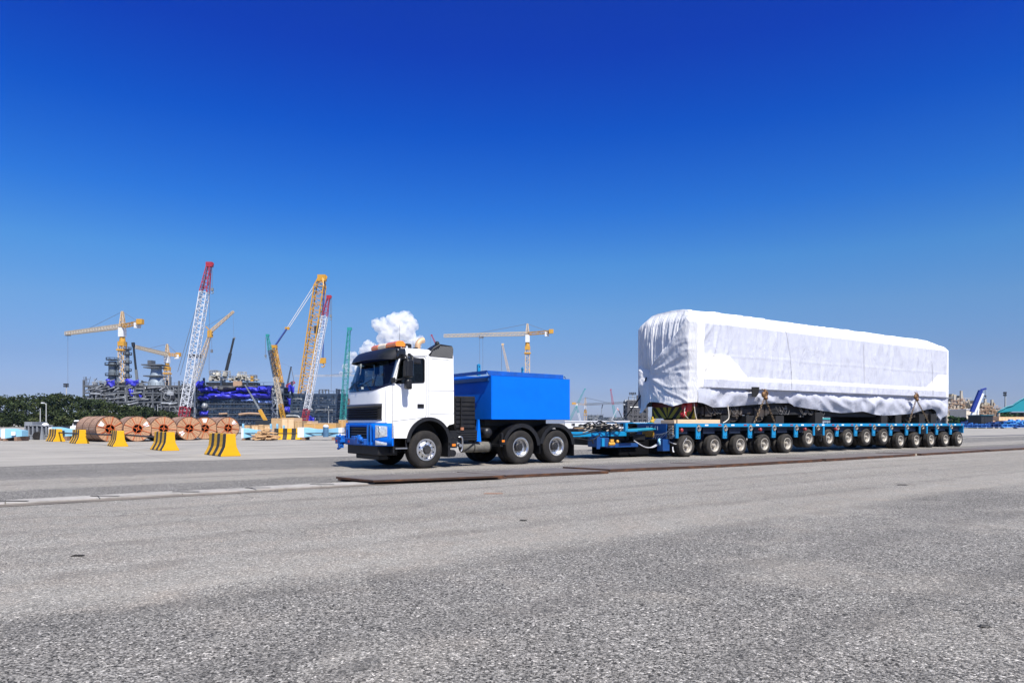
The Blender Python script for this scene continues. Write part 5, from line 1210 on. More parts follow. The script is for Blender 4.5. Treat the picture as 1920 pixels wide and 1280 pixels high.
# white pickup peeping out behind
root = thing("parked_pickup", "white pickup truck mostly hidden behind a light blue steel piece by the reels", "pickup", (0,0,0)); Y = 58; mb = MB()
mb.hexa([Vector((px(x), Y+d, z)) for x, d, z in ((131,0,.5),(152,0,.5),(152,1.8,.5),(131,1.8,.5),(131,0,1.0),(152,0,1.0),(152,1.8,1.0),(131,1.8,1.0))])
mb.hexa([Vector((px(x), Y+d, z)) for x, d, z in ((134,0.05,1.0),(148,.05,1.0),(148,1.75,1.0),(134,1.75,1.0),(136.5,.15,1.5),(147,.15,1.5),(147,1.65,1.5),(136.5,1.65,1.5))]); mb.build("body", M['white'], root, bevel=.05)
mb = MB(); mb.box(px(137),px(146.5),Y+.03,Y+.1,1.1,1.4); mb.build("side_window", M['gloss_black'], root); mb = MB()
for x in (135,148): mb.cyl((px(x),Y-.02,.35),(px(x),Y+.2,.35),.35,n=18)
mb.build("wheel", M['rubber'], root)
# ------------------------------------------------------------------ lamp posts by the thicket
def lamp(px_, ytop, Y, lab, arms, two=False, r=.12, head=None, name="lamp_post"):
    root = thing(name, lab, "lamp post", ((px_-CX)*Y/F, Y, 0)); zt = CAM_H-(ytop-HY)*Y/F
    mb = MB(); mb.cyl((0,0,0),(0,0,zt),r*1.3,r,n=10)
    for dx in arms: mb.tube([(0,0,zt-.3),(dx*.4,0,zt),(dx,0,zt+.1)],r*.7,6)
    mb.build("post", M['lampgrey'], root); mb = MB()
    for dx in arms: mb.box(dx-.45,dx+.3,-.3,.3,zt+.02,zt+.3)
    if head:
        for i in range(head): mb.box(-head*.55+1.1*i,-head*.55+1.1*i+.8,-.4,.4,zt-.2,zt+.5); mb.box(-head*.55+1.1*i,-head*.55+1.1*i+.8,-.4,.4,zt-1.0,zt-.4)
    if arms or head: mb.build("lamp_head", M['ltwhite'] if arms else M['hub'], root)
    return root
lamp(86.5,756,205,"taller lamp post with a white lamp head before the dark thicket",[-.9])
lamp(75.5,765,205,"plain pale pole left of the lamp post before the thicket",[],r=.12,name="plain_pole")
lamp(124.5,721,300,"floodlight mast rising behind the thicket at the far left",[],head=2,r=.22,name="floodlight_mast")
lamp(365,666.5,285,"tall grey floodlight mast in front of the blue sheeted module",[],head=5,r=.32,name="floodlight_mast")
lamp(1186.5,737,420,"thin floodlight mast left of the wrapped railcar's nose",[],head=4,r=.2,name="floodlight_mast")
lamp(1885,737,260,"pale floodlight mast in front of the teal roof on the right",[],head=1,r=.28,name="floodlight_mast")
# ------------------------------------------------------------------ thicket
def leaf_material(name, cols):
    m = bpy.data.materials.new(name); m.use_nodes = True; nt = m.node_tree; N = nt.nodes; L = nt.links; p = N["Principled BSDF"]; p.inputs["Roughness"].default_value = .7; p.inputs["Specular IOR Level"].default_value = .2
    tc = N.new("ShaderNodeTexCoord"); n = N.new("ShaderNodeTexNoise"); n.inputs["Scale"].default_value = .16; n.inputs["Detail"].default_value = 5; L.new(tc.outputs["Object"], n.inputs["Vector"])
    r = N.new("ShaderNodeValToRGB"); L.new(n.outputs[0], r.inputs[0]); r.color_ramp.elements[0].position = .32; r.color_ramp.elements[1].position = .68
    r.color_ramp.elements[0].color = (*cols[0],1); r.color_ramp.elements[1].color = (*cols[2],1); e = r.color_ramp.elements.new(.5); e.color = (*cols[1],1)
    n2 = N.new("ShaderNodeTexNoise"); n2.inputs["Scale"].default_value = 1.7; L.new(tc.outputs["Object"], n2.inputs["Vector"])
    mr = N.new("ShaderNodeMapRange"); mr.inputs[1].default_value = .3; mr.inputs[2].default_value = .7; mr.inputs[3].default_value = .55; mr.inputs[4].default_value = 1.5; L.new(n2.outputs[0], mr.inputs[0])
    mm = N.new("ShaderNodeVectorMath"); mm.operation = 'SCALE'; L.new(r.outputs[0], mm.inputs[0]); L.new(mr.outputs[0], mm.inputs["Scale"]); L.new(mm.outputs[0], p.inputs["Base Color"]); return m
LEAF = leaf_material("leaves", [(.010,.018,.005),(.024,.036,.010),(.048,.056,.015)])
def leaves(mb, c, r, n, size, rng_, sc=(1,1,.8)):
    for _ in range(n):
        v = Vector((rng_.gauss(0,1), rng_.gauss(0,1), rng_.gauss(0,1))).normalized()*(rng_.random()**.35)*r
        p = Vector(c)+Vector((v.x*sc[0], v.y*sc[1], v.z*sc[2])); a = Vector((rng_.gauss(0,1),rng_.gauss(0,1),rng_.gauss(0,.6))).normalized(); b = a.cross(Vector((rng_.gauss(0,1),rng_.gauss(0,1),rng_.gauss(0,1)))).normalized()
        s = size*rng_.uniform(.6,1.4); mb.add([p-a*s, p+b*s*.6, p+a*s, p-b*s*.6], [(0,1,2,3)])
rg = random.Random(8); mb = MB()
TOPS = [(-80,747),(0,748),(30,746),(60,744.5),(90,743),(105,741),(125,744),(150,748),(175,752),(200,756),(225,760),(250,763.5),(275,767),(300,771),(325,776),(340,780)]
def ttop(x):
    for (x0,y0),(x1,y1) in zip(TOPS, TOPS[1:]):
        if x <= x1: return y0+(y1-y0)*(x-x0)/(x1-x0)
    return 781
for k in range(900):
    x = rg.uniform(-90,336); Y = rg.uniform(215,245); z1 = CAM_H-(ttop(x)-HY)*Y/F + rg.uniform(-1.0,.8)
    X = (x-CX)*Y/F; z = rg.uniform(.6, max(1.2,z1-.6)) if rg.random() < .72 else z1-.6
    if k % 3 == 0: z = rg.uniform(.3, z1*.5)
    leaves(mb, (X,Y-(1-z/max(z1,1))*8,z), rg.uniform(.8,1.8), 55, .36, rg, (1.2,1,.75))
for k in range(60):
    x = rg.uniform(-90,330); Y = rg.uniform(214,240); z1 = CAM_H-(ttop(x)-HY)*Y/F; X = (x-CX)*Y/F; mb.tube([(X,Y,0),(X+rg.uniform(-.4,.4),Y,z1*.5),(X+rg.uniform(-.8,.8),Y,z1*.85)],.12,5)
o = mb.build("thicket", LEAF, fix=False); tag(o, "dark green thicket of bushes and low trees along the left side", "thicket", None, "stuff")
# ------------------------------------------------------------------ cranes and plant modules in the distance
C_ = {k: mat("crane_"+k, c, .5, var=.10, scale=.6) for k, c in dict(white=(.55,.57,.60), red=(.30,.018,.035), yellow=(.46,.24,.02), pale=(.52,.38,.22), teal=(.015,.22,.22), black=(.015,.018,.022), grey=(.15,.165,.175), cream=(.46,.40,.31), pink=(.55,.25,.22), cable=(.12,.13,.15), blue=(.02,.05,.24)).items()}
def lattice(mb, P, Q, w0, w1, seg, c=.30, d=.17, tip=0, roll=0.0, dep=None):
    P, Q = Vector(P), Vector(Q); ax = (Q-P).normalized(); s = ax.cross(Vector((0,1,0))).normalized() if abs(ax.y) < .9 else Vector((1,0,0)); f = s.cross(ax).normalized()
    if roll: s, f = s*math.cos(roll)+f*math.sin(roll), f*math.cos(roll)-s*math.sin(roll)
    def ring(t):
        w = (w0+(w1-w0)*t)/2; c_ = P.lerp(Q, t); g = f*(dep or 1)
        return [c_-s*w-g*w, c_+s*w-g*w, c_+s*w+g*w, c_-s*w+g*w]
    for k in range(seg):
        A, B = ring(k/seg), ring((k+1)/seg)
        for i in range(4):
            mb.bar(A[i], B[i], c); mb.bar(A[i], A[(i+1)%4], d)
            j = (i+1)%4
            if k % 2: mb.bar(A[i], B[j], d)
            else: mb.bar(A[j], B[i], d)
    A = ring(1)
    for i in range(4): mb.bar(A[i], A[(i+1)%4], d*1.3)
def hook(mb, p, drop, r=.12, s=1.2):
    q = Vector(p)+Vector((0,0,-drop)); mb.cyl(p, q, r, n=5); return q
def crawler(name, lab, Y, base, tip, w, cols, cat="crane", seg=None, lines=(), hooks=(), extra=None):
    root = thing(name, lab, cat, at(base[0], base[1], Y)); O = at(base[0], base[1], Y); root.location = O
    P, Q = Vector((0,0,0)), at(tip[0], tip[1], Y)-O; L_ = (Q-P).length; ww = w*Y/F; t0 = 0; nm = []
    for t1, c, part in cols:
        mb = MB(); n = max(2, int(L_*(t1-t0)/(ww*.62)))
        if t0 == 0 and O.z > .3:             # the boom carries on down to its machine on the ground
            G_ = P-(Q-P)*(O.z/(Q.z-P.z)); lattice(mb, G_, P, ww, ww, max(2, int((G_-P).length/(ww*.62))), c=max(.14,ww*.105), d=max(.10,ww*.055))
            bs = MB(); u = max(1.2, ww*.55)
            bs.box(G_.x-u*2.2,G_.x+u*1.2,G_.y-u*.9,G_.y+u*.9,-O.z+u*.6,-O.z+u*1.7); bs.box(G_.x-u*1.8,G_.x+u*1.8,G_.y-u*1.4,G_.y-u*.8,-O.z+.01,-O.z+u*.6); bs.box(G_.x-u*1.8,G_.x+u*1.8,G_.y+u*.8,G_.y+u*1.4,-O.z+.01,-O.z+u*.6); bs.build("crawler_base", C_['black'], root, bevel=.1)
        wa = ww; wb = ww if t1 < 1 else ww*.45
        lattice(mb, P.lerp(Q,t0), P.lerp(Q,t1), wa, wb, n, c=max(.14,ww*.105), d=max(.10,ww*.055)); mb.build(part, C_[c], root); t0 = t1
    mb = MB(); hd = (Q-P).normalized(); mb.box(Q.x-ww*.35,Q.x+ww*.5,-ww*.3,ww*.3,Q.z-ww*.4,Q.z+ww*.25); mb.cyl((Q.x+ww*.4,-.3,Q.z),(Q.x+ww*.4,.3,Q.z),ww*.25,n=10); mb.build("boom_head", C_[cols[-1][1]], root)
    if lines:
        mb = MB()
        for (x0,y0,x1,y1,r) in lines: mb.cyl(at(x0,y0,Y)-O, at(x1,y1,Y)-O, r, n=5)
        mb.build("cable", C_['cable'], root)
    if hooks:
        mb = MB(); mk_ = MB()
        for (x0,y0,y1,s) in hooks:
            a, b = at(x0,y0,Y)-O, at(x0,y1,Y)-O; mk_.cyl(a, b, .09, n=5); mb.box(b.x-s*.4,b.x+s*.4,b.y-.3,b.y+.3,b.z-s,b.z); mb.tube([(b.x,b.y,b.z-s),(b.x+s*.4,b.y,b.z-s*1.5),(b.x,b.y,b.z-s*1.9),(b.x-s*.35,b.y,b.z-s*1.6)],s*.14,6)
        mk_.build("hoist_rope", C_['cable'], root); mb.build("hook_block", C_['yellow'] if Y > 330 else C_['grey'], root)
    if extra: extra(root, O)
    return root
crawler("crawler_crane","tall white lattice crane boom with red tip and foot, left of the blue module",262,(343.5,788),(392,495),13.5,
        [(.085,'red',"boom_foot"),(.82,'white',"boom"),(1,'red',"boom_tip")], lines=((391,497,333,697,.10),(391,497,338,703,.10),(393,500,392,700,.08)), hooks=((398,497,540,1.1),))
crawler("crawler_crane","slimmer white lattice boom with a red tip, leaning beside the big yellow boom",262,(571.5,787),(616,556),9.5,
        [(.085,'red',"boom_foot"),(.84,'white',"boom"),(1,'red',"boom_tip")], hooks=((620,556,590,1.0),), lines=((622,560,621,735,.07),))
crawler("crawler_crane","tall teal lattice crane boom behind the truck's windscreen",300,(643,786),(654.5,616),9,
        [(.55,'teal',"boom"),(1,'teal',"boom_tip")])
def yext(root, O):
    Y = 380
    mb = MB(); lattice(mb, at(539,796,Y)-O, at(514,652,Y)-O, 3.2, 2.2, 14, .34, .22); lattice(mb, at(535,796,Y)-O, at(511.5,656,Y+2)-O, 3.0, 2.2, 14, .3, .2); mb.build("mast", C_['yellow'], root)
    mb = MB(); mb.cyl(at(597,522,Y)-O, at(538,615,Y)-O, .22, n=6); mb.cyl(at(599,527,Y)-O, at(541,616,Y)-O, .22, n=6); mb.build("pendant_bar", C_['white'], root)
    mb = MB(); mb.bar(at(538,616,Y)-O, at(514,651,Y)-O, 1.3, .6); mb.build("guy_rope", C_['blue'], root)
    mb = MB(); p = at(538,615.5,Y)-O; mb.box(p.x-1,p.x+1.4,p.y-.5,p.y+.5,p.z-.7,p.z+.7); p = at(514,650,Y)-O; mb.box(p.x-1.6,p.x+1.6,p.y-1,p.y+1,p.z-.9,p.z+.9); mb.build("sheave_block", C_['yellow'], root)
    mb = MB(); p = at(594,618,Y-2)-O; mb.box(p.x-1.2,p.x+1,p.y-.8,p.y+.8,p.z-2,p.z+2); mb.build("boom_winch", C_['black'], root)
    mb = MB(); mb.bar(at(607.5,530,Y)-O, at(605.5,675,Y)-O, 1.1, .4); mb.build("hoist_ropes", C_['blue'], root)
    mb = MB(); p = at(605.5,676,Y)-O; mb.box(p.x-1.6,p.x+1.6,p.y-.6,p.y+.6,p.z-1.5,p.z+1.5); mb.tube([(p.x,p.y,p.z-1.5),(p.x+.9,p.y,p.z-2.6),(p.x,p.y,p.z-3.6),(p.x-.8,p.y,p.z-3)],.3,6); mb.build("hook_block", C_['yellow'], root)
crawler("crawler_crane","biggest yellow lattice crane boom with slanted back mast and white pendants",380,(567,760),(602.5,520),17.5,
        [(.93,'yellow',"boom"),(1,'yellow',"boom_tip")], extra=yext)
def text_(root, O):
    Y = 280; mb = MB(); mb.bar(at(498,640,Y)-O, at(501,628,Y)-O, 1.4, 1.0); mb.build("boom_nose", C_['teal'], root)
crawler("crawler_crane","dark and white boom with a teal tip leaning left, crossing the yellow mast",280,(529,772),(501,628),6.5,
        [(.10,'yellow',"boom_foot"),(.45,'cream',"boom"),(.80,'black',"upper_boom"),(1,'teal',"boom_tip")], hooks=((498,632,665,.8),))
crawler("derrick_crane","small red and dark derrick crane behind the sheeted module",500,(536,735),(545.5,688),3,[(1,'black',"boom")], lines=((546,688,552,717,.25),(546,688,527,680,.06)),
        extra=lambda root, O: (lambda mb: (lattice(mb, at(537,724,500)-O, at(552,716,500)-O, 1.6, 1.6, 5, .3, .2), mb.build("counter_jib", C_['red'], root)))(MB()))
def luff(root, O):
    Y = 390; mb = MB(); lattice(mb, at(394,622,Y)-O, at(438,584,Y)-O, 1.5, .9, 14, .22, .14); mb.build("luffing_jib", C_['pale'], root)
    mb = MB(); p = at(394,625,Y)-O; mb.box(p.x-1.2,p.x+1.2,p.y-1,p.y+1,p.z-2.2,p.z+1.6); mb.bar(at(394,620,Y)-O, at(386,612,Y)-O, .5); mb.build("jib_pivot", C_['yellow'], root)
    mb = MB(); mb.cyl(at(386,612,Y)-O, at(437,585,Y)-O, .08, n=5); mb.cyl(at(397,625,Y)-O, at(397,655,Y)-O, .08, n=5); mb.cyl(at(437,585,Y)-O, at(438.5,635,Y)-O, .05, n=5); mb.box(*(lambda p: (p.x-.6,p.x+.6,p.y-.3,p.y+.3,p.z-1.8,p.z))(at(397,655,Y)-O)); mb.build("cable", C_['cable'], root)
crawler("luffing_crane","pale yellow leaning crane with an upward luffing jib behind the white boom",390,(367,712),(394,626),8,[(.5,'cream',"boom"),(1,'pale',"boom_tip")], extra=luff)
crawler("lattice_crane","short pale orange lattice boom rising above the blue ballast box",450,(957,712),(942,645),5,[(1,'pale',"boom")], lines=((940.5,648,940.5,695,.12),))
crawler("lattice_crane","red and white boom tip above the cab roof's rear",430,(826,662),(809,628),3.4,[(.35,'white',"boom"),(1,'red',"boom_tip")], lines=((807.5,630,807.5,652,.08),))
def tele(name, lab, Y, pts, cols, r):
    O = at(*pts[0], Y); root = thing(name, lab, "crane", O)
    for k_, ((a, b, c, part), rr) in enumerate(zip(cols, r)):
        mb = MB()
        if k_ == 0 and O.z > .3:
            p_, q_ = at(*a, Y)-O, at(*b, Y)-O; g_ = p_-(q_-p_)*(O.z/(q_.z-p_.z)); mb.bar(g_, p_, rr, rr); u = rr*1.6
            bs = MB(); bs.box(g_.x-u*2.5,g_.x+u*2,g_.y-u,g_.y+u,-O.z+u*.5,-O.z+u*1.5)
            for xx in (-1.8,-.6,.6,1.5): bs.cyl((g_.x+xx*u,g_.y-u*1.05,-O.z+u*.42),(g_.x+xx*u,g_.y+u*1.05,-O.z+u*.42),u*.42,n=12)
            bs.build("carrier", C_['black'], root)
        mb.bar(at(*a, Y)-O, at(*b, Y)-O, rr, rr); mb.build(part, C_[c], root, bevel=.05)
    return root
tele("telescopic_crane","slim dark telescopic boom between the two tower cranes",330,[(263,765)],[((263,765),(255,693),'grey',"boom"),((255,693),(250.5,650),'black',"boom_extension"),((250.5,650),(249.5,642),'black',"boom_head")],(1.0,.75,1.2))
tele("telescopic_crane","short dark telescopic boom above the blue sheeted module",340,[(423,700)],[((423,700),(432,662),'black',"boom"),((432,662),(438.5,634),'black',"boom_extension"),((438.5,634),(441,633),'grey',"boom_head")],(1.2,.8,.7))
tele("hydraulic_crane","yellow hydraulic boom with a thin grey extension in front of the blue module",190,[(503,797)],[((503,797),(487,768),'yellow',"boom"),((487,768),(470,739),'grey',"boom_extension"),((470,739),(459,721),'cable',"boom_tip")],(.85,.42,.3))
# ---- tower cranes
def tower(lab, Y, mx, ybase, yapex, ypiv, tip, ctr, mw_, col, jw, grp="tower cranes over the plant", cab=True):
    O = at(mx, ybase, Y); O.z = 0; root = thing("tower_crane", lab, "tower crane", O, 0, grp)
    hp = CAM_H-(ypiv-HY)*Y/F; za = CAM_H-(yapex-HY)*Y/F; w = mw_*Y/F; Z = Vector((0,0,1))
    def on(px, py): Yt = (hp-CAM_H)*F/(HY-py); return at(px, py, Yt)-O
    T, K = on(*tip), on(*ctr); piv = Z*hp
    mb = MB(); lattice(mb, (0,0,0), (0,0,hp-3.6*w), w, w, int((hp-3.6*w)/(w*1.1)), w*.13, w*.075); mb.build("mast", C_[col], root)
    mb = MB(); mb.box(-w*.6,w*.6,-w*.6,w*.6,hp-3.7*w,hp-2.9*w); mb.cyl((0,0,hp-2.9*w),(0,0,hp-2.0*w),w*.55,w*.45,n=12); mb.box(-w*.75,w*.75,-w*.75,w*.75,hp-4.6*w,hp-4.3*w); mb.build("slewing_ring", C_['yellow'], root)
    mb = MB(); mb.box(-w*.5,w*.5,-w*.6,w*.5,hp-2.0*w,hp-.3*w); mb.build("operator_cab", C_['white'], root)
    mb = MB(); lattice(mb, (0,0,hp), (0,0,za), w*.8, w*.25, 5, w*.12, w*.07); mb.build("apex", C_[col], root)
    mb = MB(); lattice(mb, piv, T, jw*Y/F, jw*.8*Y/F, 40, max(.32,w*.06), max(.22,w*.045)); mb.build("jib", C_['cream'], root)
    mb = MB(); lattice(mb, piv, K, w*.6, w*.6, 7, .3, .2); mb.build("counter_jib", C_['yellow'], root)
    mb = MB(); k = K; mb.box(k.x-w*.8,k.x+w*.2 if K.x > 0 else k.x+w*.8,k.y-w*.4,k.y+w*.4,k.z-w*.35,k.z+w*.55); mb.build("counterweight", C_['yellow'], root)
    mb = MB(); k = K*.78+piv*.22; mb.box(k.x-w*.5,k.x+w*.5,k.y-w*.3,k.y+w*.3,k.z-w*.9,k.z+w*.1); mb.build("winch_house", C_['white'], root)
    mb = MB(); a = Z*za; rr_ = max(.11, .00028*Y); mb.cyl(a, piv.lerp(T,.62)+Z*.8, rr_, n=5); mb.cyl(a, piv.lerp(K,.9), rr_, n=5); mb.build("tie_bar", C_['cable' if col == 'pale' else 'cream'], root)
    return root, O, T, piv
r, O, T, piv = tower("large yellow tower crane at the left over the grey process module",430,229.5,760,584,611.5,(124.5,625),(266,604),10,'pale',8)
mb = MB(); mb.cyl(T+Vector((1,0,0)), T+Vector((1,0,-36)), .09, n=5); mb.box(T.x-.5,T.x+2.6,T.y-.8,T.y+.8,T.z-1.6,T.z-.6); mb.build("hoist_rope", C_['cable'], r)
tower("smaller tower crane behind the grey module, its jib pointing left",560,313.5,760,645,664.5,(252,649.5),(337,665.5),8,'pale',6)
r, O, T, piv = tower("yellow tower crane above the blue ballast box with a long level jib",430,989,793,607,625.5,(833,629.5),(1036,622),8.2,'pale',6.4)
q = piv.lerp(T,.55); mb = MB(); mb.box(q.x-1.5,q.x+1.5,q.y-1,q.y+1,q.z-2,q.z-.8); mb.cyl(q+Vector((-1,0,-2)), q+Vector((-1,0,-26)), .08, n=5); mb.cyl(q+Vector((1,0,-2)), q+Vector((1,0,-26)), .08, n=5); mb.build("trolley", C_['cable'], r)
tower("small distant tower crane between the truck and the trailer",2400,1097.5,793,745,758,(1174,754.5),(1076,756.5),4.4,'pale',4,)
tower("faint distant tower crane jib left of the truck's windscreen",2600,700,793,693,704,(553,704.5),(720,702),4,'pale',3.2)
crawler("lattice_crane","pale teal lattice boom behind the small distant tower crane",2700,(1083,757),(1096.5,729),3.4,[(1,'teal',"boom")])
crawler("lattice_crane","red lattice boom behind the long distant tower crane jib",2200,(1152.5,778),(1145,730),3.2,[(.4,'teal',"boom"),(1,'red',"boom_tip")])
crawler("lattice_crane","white lattice boom leaning right beside the dark scaffold tower",1500,(1145,792),(1158,764),2,[(1,'white',"boom")])
crawler("lattice_crane","small pink boom left of the dark scaffold tower",2300,(1166,786),(1171.5,767),2,[(.5,'white',"boom"),(1,'pink',"boom_tip")])
crawler("lattice_crane","short white and teal crane below the distant tower crane's counterweight",2300,(1089,793),(1081,761),3,[(.6,'white',"boom"),(1,'teal',"boom_tip")])
tele("telescopic_crane","thin distant teal boom right of the small tower crane",2000,[(1127,780)],[((1127,780),(1128.5,765),'grey',"boom"),((1128.5,765),(1130,758),'black',"boom_tip")],(1.6,2.4))
tele("telescopic_crane","short dark boom between the white boom and the scaffold tower",1500,[(1166,782)],[((1166,782),(1160,769),'black',"boom"),((1160,769),(1157,765),'pink',"boom_head")],(1.8,1.8))

# ---- process modules
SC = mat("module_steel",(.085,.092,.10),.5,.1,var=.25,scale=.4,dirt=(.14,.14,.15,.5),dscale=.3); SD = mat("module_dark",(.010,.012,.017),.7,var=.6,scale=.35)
SCAF = mat("scaffold_tube",(.06,.10,.17),.5,.2,var=.3,scale=.5); NET = mat("navy_net",(.003,.008,.026),.8,var=.6,scale=.5)
TARPB = mat("blue_sheeting",(.020,.022,.38),.5,var=.3,scale=.35,bump=.3,bscale=1.5); TARPK = mat("black_sheeting",(.04,.04,.045),.6,var=.4,scale=.5); RUSTP = mat("brown_pipe",(.34,.22,.14),.6,var=.3)
PIPEW = mat("pale_pipe",(.27,.285,.30),.4,.2,var=.7,scale=.35)
def module(name, lab, Y, x0, x1, D, levels, ncol, seed, build=None, m=None, dark=True, cat="plant module", loc=0):
    O = Vector((((x0+x1)/2-CX)*Y/F, Y, 0)); root = thing(name, lab, cat, O); W_ = (x1-x0)*Y/F; zs = [0]+[CAM_H-(y-HY)*Y/F for y in levels]; rg = random.Random(seed); m = m or SC
    col = MB(); deck_shade = MB(); pipe = MB(); gear = MB(); rail = MB(); xs = [-W_/2+W_*i/ncol for i in range(ncol+1)]; ys = [0, D/2, D]
    for x in xs:
        for y in ys: col.box(x-.35,x+.35,y-.35,y+.35,0,zs[-1]+(rg.uniform(0,4) if rg.random()<.4 else 0))
    for z in zs[1:]:
        for y in ys: col.box(-W_/2,W_/2,y-.3,y+.3,z-.75,z)
        for x in xs: col.box(x-.25,x+.25,0,D,z-.6,z-.01)
        deck_shade.box(-W_/2+.4,W_/2-.4,.4,D-.4,z-.12,z+.03)
        for k in range(int(W_/2.2)):
            rail.box(-W_/2+k*2.2,-W_/2+k*2.2+.12,-.1,0,z,z+1.2)
        rail.box(-W_/2,W_/2,-.08,0,z+1.1,z+1.22)
    for a, b in zip(zs, zs[1:]):
        if dark: deck_shade.box(-W_/2+.8,W_/2-.8,D*.22,D-.5,a+.1,b-.8)  # black fill behind the frame paints the shaded interior, same mesh as the decks
        for i in range(ncol):
            if rg.random() < .55:
                p, q = (xs[i],-.05,a), (xs[i+1],-.05,b-.4)
                if rg.random() < .5: p, q = (xs[i+1],-.05,a), (xs[i],-.05,b-.4)
                col.bar(p, q, .35)
            for _ in range(5):
                x = rg.uniform(xs[i],xs[i+1]); h = rg.uniform(.3,.9)*(b-a); y = rg.uniform(.3,D*.4); t = rg.random()
                if t < .4: gear.box(x-rg.uniform(.4,1.4),x+rg.uniform(.4,1.4),y,y+1.5,a,a+h)
                elif t < .7: gear.cyl((x,y+1,a),(x,y+1,a+h),rg.uniform(.3,1.1),n=10)
                else: gear.cyl((x-1.5,y+1,a+h),(x+1.5,y+1,a+h),rg.uniform(.4,.9),n=10)
        for _ in range(int(W_/3)):
            x = rg.uniform(-W_/2,W_/2-4); z = rg.uniform(a+.3,b-.8); l = rg.uniform(3,11); y = rg.uniform(-.4,1.0); r = rg.uniform(.12,.32)
            pts = [(x,y,z),(min(W_/2,x+l),y,z)]
            if rg.random() < .5: pts += [(min(W_/2,x+l),y,rg.uniform(a,b))]
            pipe.tube(pts, r, 6)
        for _ in range(int(W_/3.5)):
            x = rg.uniform(-W_/2,W_/2); pipe.tube([(x,rg.uniform(-.3,.6),a),(x,rg.uniform(-.3,.6),a+rg.uniform(.5,1)*(b-a))], rg.uniform(.1,.28), 6)
    col.build("steel_frame", m, root); deck_shade.build("deck", SD, root); pipe.build("pipework", PIPEW, root); tag(gear.build("equipment", mat("module_gear",(.15,.165,.19),.5,.2,var=.8,scale=.5), root), kind="stuff"); rail.build("handrail", m, root)
    if build: build(root, W_, zs, rg, O)
    return root, O
def loc_(O, Y, px_, py_, dy=0): p = at(px_, py_, Y)-O; p.y = dy; return p
def b1(root, W_, zs, rg, O):
    Y = 320
    def col_(name, px0, px1, ytop, ybot, rings, dy=6, dome=False):
        a = loc_(O,Y,(px0+px1)/2,ybot,dy); b = loc_(O,Y,(px0+px1)/2,ytop,dy); r = (px1-px0)/2*Y/F; v = MB(); v.cyl(a, b, r, n=20)
        if dome: v.lathe([(r,0),(r*.95,r*.3),(r*.6,r*.65),(0,r*.8)], b, (0,0,1), 20)
        o = v.build(name, mat("vessel_grey",(.15,.18,.20),.45,.2,var=.2,scale=.3), root, smooth=40); q = MB()
        for yy, k in rings:
            c = loc_(O,Y,(px0+px1)/2,yy,dy); q.cyl(c, c+Vector((0,0,.35)), r*k, n=16); q.lathe([(r*k*.98,1.1),(r*k,1.1),(r*k,1.25),(r*k*.98,1.25)], c, (0,0,1), 16, closed=True)
            for i in range(8):
                t = 2*math.pi*i/8; q.box(c.x+math.cos(t)*r*k-.08,c.x+math.cos(t)*r*k+.08,c.y+math.sin(t)*r*k-.08,c.y+math.sin(t)*r*k+.08,c.z,c.z+1.2)
        q.build("platform", SD, o)
    col_("column_vessel",190,204,675,722,[(703,1.8),(683,1.9),(673,1.6)])
    col_("column_vessel",222,229,652,722,[(653,1.9),(663,2.2),(679,2.0),(694,2.0),(706,2.0)])
    col_("slim_vessel",205.5,209,668,722,[(690,1.6)])
    v = MB(); c = loc_(O,Y,283,727,5); s = Y/F
    v.lathe([(16*s,0),(16*s,2*s),(14*s,12*s),(11.5*s,22*s),(9.5*s,34*s),(9*s,45*s),(0,46*s)], c, (0,0,1), 24); v.build("domed_vessel", mat("vessel_pale",(.26,.31,.345),.45,.2,var=.1,scale=.3), root, smooth=50)
    q = MB()
    for yy, k in ((727,20),(705,15),(689,15),(684,19)):
        p = loc_(O,Y,281,yy,5); q.box(p.x-k*s,p.x+k*s,p.y-4,p.y+4,p.z,p.z+.5)
    p = loc_(O,Y,272,681,5); q.box(p.x-2*s,p.x+5*s,p.y-2,p.y+2,p.z,p.z+7*s); q.build("platform", SC, root)
    q = MB()
    for (a, b, y0, y1) in ((200,217,712,724),(236,262,712,722),(243,252,731,741),(262,268,741,748)):
        p0, p1 = loc_(O,Y,a,y1,-.6), loc_(O,Y,b,y0,-.6); q.grid(lambda i, j: Vector((p0.x+(p1.x-p0.x)*i, -.6+.5*math.sin(9*i+4*j), p0.z+(p1.z-p0.z)*j+.5*math.sin(7*i))), 6, 4)
    q.build("blue_sheet", TARPB, root, smooth=60, solid=.1)
    q = MB(); q2 = MB()
    for k in range(130):
        a = loc_(O,Y,rg.uniform(162,350),rg.uniform(714,770),rg.uniform(-.6,5)); hh = rg.uniform(.6,3.6); ww = rg.uniform(.2,1.8); (q if k%3 else q2).box(a.x-ww,a.x+ww,a.y,a.y+2,a.z-hh,a.z); (q2 if k%2 else q).bar(a, a+Vector((rg.uniform(-4,4),0,rg.uniform(-3,3))), .2)
    tag(q.build("deck_clutter", SD, root), kind="stuff"); tag(q2.build("pale_clutter", PIPEW, root), kind="stuff")
    q = MB()
    for k in range(26):
        a = loc_(O,Y,rg.uniform(158,345),rg.uniform(716,775),-.8); l = rg.uniform(2,8); q.tube([a, a+Vector((l,0,rg.uniform(-.4,2)))], rg.uniform(.15,.35), 6)
    for k in range(3):
        c = loc_(O,Y,rg.uniform(290,335),rg.uniform(725,770),-.8); q.lathe([(1.5,-.1),(1.7,-.1),(1.7,.1),(1.5,.1)], c, (0,1,.2), 18, closed=True)
    tag(q.build("pale_brace", PIPEW, root), kind="stuff")
    q = MB()
    for k in range(5):
        p = loc_(O,Y,153+2*k,722,2); q.bar(p, p+Vector((rg.uniform(-1,1),0,4)), .15)
    q.bar(loc_(O,Y,150,712,2), loc_(O,Y,162,710,2), .2); q.build("vent_frame", SC, root)
